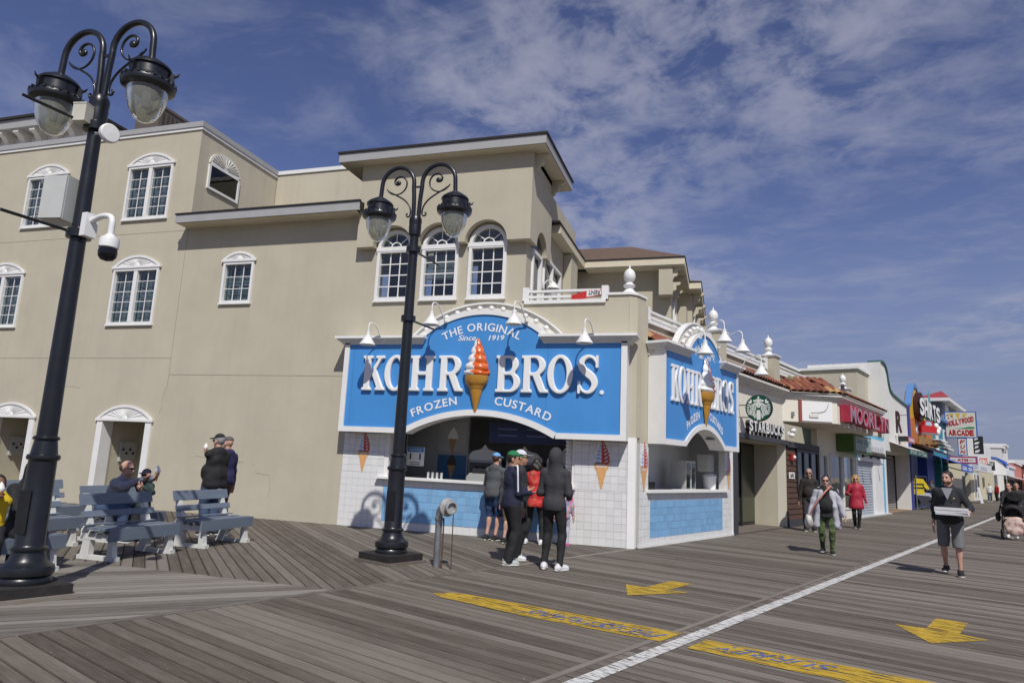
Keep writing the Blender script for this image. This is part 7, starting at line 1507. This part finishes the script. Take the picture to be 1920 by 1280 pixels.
# forward -y local, heading deg: 90 = facing +y (towards the stand)
Q = 'people queueing at the custard stand'
q1, i1 = person('man in light blue cap and grey hooded top with blue patterned shorts at the counter', (-4.46, 13.40, 0), 75, 1.74, 1.12, .4, 'fair', lean=-.12, hands=((.22, -.38, 1.12), (-.20, -.36, 1.12)), top=GREYH, hood='down', bottoms=two_tone('blue_pattern_shorts', [(.008, .01, .02), (.02, .05, .13), (.06, .14, .30)], 12), legs='knee', shoes=BLK, cap=(cloth('cap_blue', (.13, .33, .62)), cloth('cap_blue', (.13, .33, .62)), False), hair=(HAIRBR, 'short'), group=Q)
q2, i2 = person('man in green cap and navy track top with white shoulder stripe and black track trousers', (-3.20, 10.55, 0), 42, 1.74, 1.06, .2, 'tan', hands=((.06, -.26, 1.14), (-.10, -.27, 1.10)), head_yaw=-.5, feet=[(.13, -.06, 0, .1), (-.13, .05, 0, -.1)], top=NAVY, bottoms=BLK, shoes=TRAING, cap=(cloth('cap_green', (.012, .16, .055)), cloth('cap_green', (.012, .16, .055)), False), hair=(HAIRD, 'short'), group=Q)
q3, i3 = person('man in white trucker cap and dark zip jacket standing beside the green cap', (-3.24, 11.10, 0), 15, 1.77, 1.03, .1, 'tan', top=CHAR, bottoms=BLK, shoes=TRAIN, cap=(cloth('cap_white', (.55, .56, .60)), cloth('cap_grey_brim', (.20, .23, .29)), False), hair=(HAIRD, 'short'), head_yaw=.0, group=Q)
q4, i4 = person('woman in red and orange tie-dye hooded top and black leggings facing the counter', (-3.58, 13.40, 0), 88, 1.66, 1.15, .1, 'fair', feet=[(.17, 0, 0, .2), (-.17, 0, 0, -.2)], hands=((.16, -.36, 1.10), (-.16, -.36, 1.10)), lean=-.10, top=two_tone('red_tie_dye', [(.36, .010, .012), (.46, .015, .014), (.50, .05, .04), (.58, .16, .10)], 6.5), hood='down', hem=-.10, bottoms=BLK, tight=True, shoes=TRAIN, socks=cloth('sock_white', (.6, .58, .56)), hair=(HAIRD, 'curly'), group=Q)
q5, i5 = person('tall person in charcoal hooded top with hood up, black joggers and white trainers', (-2.48, 10.42, 0), 84, 1.80, .98, 0, 'fair', hands=((.16, -.24, 1.02), (-.16, -.24, 1.02)), feet=[(.12, .0, 0, .25), (-.13, .03, 0, -.45)], top=cloth('charcoal_hood', (.036, .035, .039)), hood='up', bottoms=BLK, tight=True, shoes=TRAIN, group=Q)
q6, i6 = person('child in rainbow tie-dye top and pale leggings half hidden by the tall hooded person', (-3.02, 13.50, 0), 95, 1.22, 1.0, 0, 'fair', top=two_tone('rainbow_tie_dye', [(.30, .20, .55), (.15, .45, .50), (.55, .55, .15), (.60, .25, .15), (.55, .15, .40)], 5., kind='wave'), hem=-.10, bottoms=cloth('pale_legging', (.42, .42, .50)), tight=True, shoes=cloth('pink_shoe', (.62, .06, .30)), hair=(HAIRBR, 'long'), child=True, group=Q)
q7, i7 = person('person in grey hooded top and tan shorts mostly hidden between the blue and green caps', (-4.02, 13.15, 0), 80, 1.58, 1.0, 0, 'fair', top=GREYH, hood='down', bottoms=KHAKI, legs='knee', shoes=BLK, hair=(HAIRBR, 'short'), group=Q)
# white stripes on the navy top
st = []
for sg in (0, 1):
    a, b = Vector(tuple(i2['U'](.17 if sg == 0 else -.17, 0, .555))), Vector(tuple(i2['el'][sg])); n_ = Vector(((.35 if sg == 0 else -.35), .55 if sg == 0 else -.1, .5))
    st.append((a, b))
for sg, (a, b) in enumerate(st):
    sx_ = 1 if sg == 0 else -1; nk = Vector(tuple(i2['U'](.06 * sx_, .02, .575))); up_ = Vector((sx_ * .055, .030, .035))
    pts = [nk + Vector((0, 0, .004)), a + Vector((sx_ * .02, .02, .030)), a.lerp(b, .3) + up_, a.lerp(b, .6) + up_ * .95, b + up_ * .8]
    MB().tube(catmull([tuple(p) for p in pts], 5), .013, 6).build('stripe', PLASTIC_W, q2, 50)
# on the boardwalk
P_ = 'people walking on the boardwalk'
w1, j1 = person('woman in pale cardigan, black top and green camouflage leggings walking with a white bag', (2.03, 15.93, 0), 262, 1.60, 1.24, .5, 'fair', feet=[(.10, -.10, 0, .15), (-.10, .12, .02, -.15)], hands=((.36, -.06, .86), (-.36, -.10, .84)), top=cloth('black_vest', (.012, .012, .013)), sleeve='short', hem=-.06, bottoms=two_tone('green_camo', [(.025, .045, .015), (.06, .09, .03), (.14, .18, .08), (.03, .04, .02)], 13, kind='camo'), tight=True, shoes=BLK, hair=(HAIRD, 'bun'), glasses=True, group=P_)
def cardigan():
    U = j1['U']; k = j1['k']; g = .040; ps = []
    for sg in (1, -1):
        s_ = U(sg * .185, 0, .445); e, w_ = j1['el'][0 if sg > 0 else 1], j1['wr'][0 if sg > 0 else 1]
        ps += [Cap(U(sg * .17, .03, .42), U(sg * .22, .05, -.12), .075, .085), Cap(U(sg * .22, .05, -.12), U(sg * .25, .07, -.46), .08, .075), Cap(s_, e, .072, .062), Cap(e, w_, .060, .048), Cap(U(sg * .07, .03, .50), s_, .060, .070)]
    for sg in (1, -1): ps += [Cap(U(sg * .10, -.075, .44), U(sg * .165, -.13, .12), .050, .055), Cap(U(sg * .165, -.13, .12), U(sg * .21, -.10, -.30), .055, .06)]
    ps += [Ell(U(0, .09, .25), (.20, .085, .27)), Ell(U(0, .09, -.08), (.24, .09, .27))]
    obj('cardigan', smesh('cardigan', [surf(ps, .0125, .03, [Slab((0, 0, -1), -.50)], .007, 5)], cloth('pale_lavender_knit', (.40, .40, .44))), w1)
cardigan()
hb = thing('shoulder_bag', 'white shoulder bag with pink strap worn by the woman in the cardigan', 'bag', world(j1, (-.34, -.16, .66)), j1['rz'])
hb_ = surf([Ell((0, 0, 0), (.075, .19, .15)), Ell((0, .05, -.06), (.08, .15, .10))], .011, .04, [Slab((0, 0, 1), .11)], .005, 3); obj('bag_body', smesh('bag', [hb_], cloth('bag_cream', (.56, .54, .49), .6)), hb)
MB().tube(catmull([(.02, .0, .10), (.14, -.09, .34), (.30, -.10, .56), (.44, .0, .72), (.40, .12, .62)], 5), .017, 6).build('strap', cloth('strap_pink', (.55, .24, .18)), hb, 50)
w2, j2 = person('blonde woman in red zip coat and black leggings walking past the shutters', (4.0, 24.5, 0), 265, 1.66, 1.05, .1, 'fair', feet=[(.05, -.06, 0, .1), (-.05, .08, .01, -.1)], hands=((.30, -.04, .84), (-.22, -.30, 1.10)), top=cloth('red_coat', (.34, .012, .035), .6), hem=-.20, wide_hem=.03, bottoms=BLK, tight=True, shoes=BLK, hair=(HAIRB, 'long'), glasses=True, group=P_)
w3, j3 = person('grey-haired man in dark brown jacket behind the woman in the cardigan', (2.35, 21.9, 0), 262, 1.78, 1.05, .2, 'tan', top=cloth('dark_brown', (.022, .017, .014)), bottoms=CHAR, shoes=BLK, hair=(HAIRG, 'short'), glasses=True, group=P_)
w4, j4 = person('bearded man in black pullover and grey shorts carrying pizza boxes', (3.76, 14.0, 0), 250, 1.77, 1.10, .1, 'fair', feet=[(.12, -.16, 0, .15), (-.11, .13, .03, -.1)], hands=((.30, -.30, 1.05), (-.25, .02, .84)), head_yaw=-.35, top=cloth('black_pullover', (.016, .017, .02)), sleeve='three', bottoms=cloth('grey_shorts', (.13, .13, .132)), legs='knee', shoes=BLK, hair=(HAIRD, 'short'), beard=M('beard_brown', (.10, .045, .025), .8, .3, 30), group=P_)
MB().add([(-.085, -.185, 1.47), (.085, -.185, 1.47), (.0, -.215, 1.27)], [(0, 1, 2)]).build('tee_shirt', cloth('tee_grey', (.24, .24, .26)), w4)
MB().prism([(.095 + .02 * (1 if i % 2 == 0 else .4) * math.cos(math.pi * i / 4), 1.30 + .02 * (1 if i % 2 == 0 else .4) * math.sin(math.pi * i / 4)) for i in range(8)], -.185, -.178).build('chest_emblem', M('emblem_gold', (.6, .42, .2), .5), w4)
pz = thing('pizza_box', 'lower white pizza box carried by the bearded man', 'pizza box', world(j4, (.07, -.42, 1.03)), j4['rz'] + .12, 'white pizza boxes carried in a stack'); MB().box(-.24, .24, -.23, .23, 0, .042).build('carton', M('pizza_card', (.62, .62, .62), .7, .05), pz); MB().box(-.235, .235, -.232, -.23, .012, .016).build('flap_line', M('card_shadow', (.25, .25, .27), .8), pz)
pz2 = thing('pizza_box', 'upper white pizza box with its lid slightly raised', 'pizza box', world(j4, (.07, -.42, 1.0735)), j4['rz'] + .05, 'white pizza boxes carried in a stack'); MB().box(-.24, .24, -.23, .23, 0, .03).build('carton', M('pizza_card', (.62, .62, .62), .7, .05), pz2); MB().prismx([(-.235, .034), (.23, .034), (.23, .044), (-.235, .082)], -.24, .24).build('lid', M('pizza_card', (.62, .62, .62), .7, .05), pz2)
w5, j5 = person('woman in black hooded top pushing the stroller at the right edge', (8.35, 25.0, 0), 255, 1.66, 1.05, .1, 'fair', hands=((.22, -.48, 1.03), (-.22, -.48, 1.03)), lean=-.08, head_yaw=-.3, top=BLK, hood='down', bottoms=BLK, shoes=TRAIN, hair=(HAIRD, 'short'), group=P_)
MB().lathe([(.035, 0), (.035, .006)], 12).build('chest_emblem', PLASTIC_W, w5); w5.children[-1].location = (.08, -.165, 1.24); w5.children[-1].rotation_euler = (math.pi / 2, 0, 0)
w6, j6 = person('person in dark jacket just behind the stroller woman', (9.3, 27.2, 0), 255, 1.68, 1.1, .1, 'tan', top=CHAR, hood='down', bottoms=BLK, shoes=BLK, hair=(HAIRD, 'short'), group=P_)
w7, j7 = person('shopper in grey hooded top bending at the clothes rack', tuple(bw(35.9, .55)), 150, 1.70, 1.1, .1, 'fair', lean=-.45, hands=((.16, -.50, .95), (-.16, -.48, .95)), top=GREYH, hood='down', bottoms=DENIM, shoes=TRAIN, hair=(HAIRBR, 'short'), group=P_)
w8, j8 = person('person in white top and blue jeans far down the boardwalk', tuple(bw(66, 1.0)), 250, 1.70, 1.1, 0, 'fair', top=cloth('white_tee', (.6, .6, .6)), sleeve='short', bottoms=DENIM, shoes=TRAIN, hair=(HAIRBR, 'short'), group=P_)
w9, j9 = person('person in red top sitting far down the boardwalk', tuple(bw(70, 1.3)), 200, 1.68, 1.1, 0, 'tan', top=cloth('red_tee', (.35, .02, .02)), bottoms=CHAR, shoes=BLK, hair=(HAIRD, 'short'), group=P_)
# stroller
sr = thing('stroller', 'black stroller with raised hood, pink blanket and hanging bag', 'stroller', tuple(world(j5, (0, -.78, 0))), j5['rz'])
STB = cloth('stroller_black', (.014, .013, .014)); FRM = M('stroller_frame', (.05, .05, .055), .4, .1, metal=.5)
for sg in (1, -1):
    MB().tube([(sg * .24, .42, 1.02), (sg * .25, .10, .62), (sg * .26, -.34, .16)], .015, 8).build('side_tube', FRM, sr, 50); MB().tube([(sg * .25, .15, .66), (sg * .27, .36, .14)], .014, 8).build('rear_leg', FRM, sr, 50)
    for y, r in ((-.36, .10), (.36, .125)):
        mb = MB().lathe([(.02, -.02), (r - .025, -.022), (r, -.015), (r, .015), (r - .025, .022), (.02, .02)], 20); mb.v = [(sg * .28 + c, y + a, r + b) for a, b, c in mb.v]; mb.build('wheel', BLACK, sr, 40)
MB().tube([(.24, .42, 1.02), (.2, .47, 1.05), (-.2, .47, 1.05), (-.24, .42, 1.02)], .018, 8).build('handle', BLACK, sr, 50)
o_ = surf([Ell((0, .05, .80), (.27, .33, .30)), Ell((0, -.20, .66), (.22, .34, .26), None, True)], .014, .03, [Slab((0, 0, -1), -.66)], .003); obj('hood', smesh('hood', [o_], STB), sr)
o_ = surf([Ell((0, -.02, .50), (.24, .30, .16)), Cap((0, .12, .5), (0, .2, .85), .2, .2)], .016, .05, [Slab((0, 1, 0), .3)], .004); obj('seat', smesh('seat', [o_], STB), sr)
o_ = surf([Ell((0, -.30, .42), (.25, .10, .22)), Ell((0, -.16, .60), (.23, .20, .07)), Ell((0, -.33, .25), (.20, .07, .13))], .014, .05, (), .012, 4); obj('blanket', smesh('blanket', [o_], two_tone('pink_blanket', [(.30, .16, .13), (.55, .40, .34), (.62, .50, .44)], 9)), sr)
o_ = surf([Ell((-.34, .28, .62), (.07, .15, .14)), Cap((-.30, .36, .75), (-.26, .40, .98), .02, .015)], .014, .05, (), .008, 6); obj('hanging_bag', smesh('hanging_bag', [o_], cloth('bag_dark', (.02, .02, .022))), sr)
# at the benches
S_ = 'people on and beside the benches'
m1, k1 = person('seated man in grey shirt and jeans with sunglasses leaning towards the child', (-9.72, 9.10, 0), 8, 1.80, 1.12, .3, 'fair', seat=.44, lean=-.52, head_yaw=.1, head_pitch=.1, feet=[(.14, -.44), (-.14, -.46)], hands=((.02, -.74, 1.00), (-.10, -.62, .98)), top=cloth('heather_grey', (.25, .255, .28)), bottoms=DENIM, shoes=BLK, hair=(HAIRBR, 'bald'), glasses=True, grip=(.7, .4), group=S_)
m2, k2 = person('small child in dark cap and sunglasses holding an ice cream on the bench', (-9.12, 9.22, 0), 285, 1.13, 1.0, 0, 'fair', hands=((.16, -.34, 1.38), (.06, -.30, 1.30)), top=cloth('dark_green_top', (.03, .05, .045)), bottoms=BLK, shoes=BLK, cap=(NAVY, NAVY, False), glasses=True, child=True, grip=(.9, .9), group=S_)
m3, k3 = person('standing man in black cap and black hooded jacket and jeans eating ice cream', (-8.96, 10.66, 0), 172, 1.83, 1.26, .5, 'fair', hands=((.10, -.10, 1.36), (-.30, -.16, .86)), top=BLK, hood='down', hem=-.04, bottoms=DENIM, shoes=BLK, cap=(BLK, BLK, False), hair=(HAIRG, 'short'), glasses=True, grip=(.9, .4), group=S_)
m4, k4 = person('man in navy hooded top and grey cap just behind the man in black', (-9.38, 11.42, 0), 172, 1.80, 1.12, .3, 'fair', top=cloth('navy_hoodie', (.02, .02, .075)), hood='down', bottoms=cloth('brown_shorts', (.10, .055, .04)), shoes=BLK, cap=(cloth('cap_taupe', (.10, .085, .08)), cloth('cap_taupe', (.10, .085, .08)), False), group=S_)
m5, k5 = person('woman in black headscarf and black robe with sunglasses behind the lamp post', (-8.18, 6.50, 0), 330, 1.64, 1.15, .2, 'tan', seat=.44, feet=[(.12, -.42), (-.12, -.42)], hands=((.10, -.42, .66), (-.10, -.42, .66)), head_yaw=-.2, top=BLK, hem=-.20, wide_hem=.10, bottoms=BLK, shoes=BLK, veil=cloth('black_veil', (.010, .010, .011)), glasses=True, group=S_)
m6, k6 = person('boy in yellow and black top eating an ice cream at the left edge', (-8.02, 5.98, 0), 322, 1.22, 1.0, 0, 'brown', seat=.44, feet=[(.10, -.44, .06), (-.10, -.44, .06)], hands=((.03, -.26, 1.33), (-.14, -.34, .90)), head_pitch=.12, top=cloth('yellow_top', (.62, .43, .012)), bottoms=BLK, shoes=BLK, hair=(HAIRD, 'short'), child=True, grip=(.9, .5), group=S_)
blk_ = surf([Cap(k6['el'][0], k6['el'][0] + (np.array(k6['wr'][0]) - k6['el'][0]) * .8, .052, .042)], .012, .02); obj('sleeve_panel', smesh('sleeve_panel', [blk_], BLK), m6)
def ice(label, info, i, dz=.05, sc=1.):
    p = world(info, np.array(info['wr'][i]) + (np.array(info['wr'][i]) - np.array(info['el'][i])) / np.linalg.norm(np.array(info['wr'][i]) - np.array(info['el'][i])) * .08 * info['k'] + np.array([0, -.012, .0])); t = thing('ice_cream_cone', label, 'ice cream', (p.x, p.y, p.z - .02), 0, 'ice cream cones held by people')
    MB().lathe([(.006, -.05), (.022, .05), (.030, .06), (.032, .085)], 14).build('cone', CONE, t, 40); MB().lathe([(.032, .08), (.042, .10), (.040, .125), (.033, .135), (.030, .15), (.018, .168), (.004, .19)], 16).build('scoop', M('ice_white', (.78, .76, .70), .5, .03), t, 60); t.scale = (sc,) * 3
ice('white ice cream held by the boy in yellow', k6, 0); ice('white ice cream held between the seated man and the child', k1, 0, sc=1.1); ice('ice cream held at the mouth of the standing man in black', k3, 0)
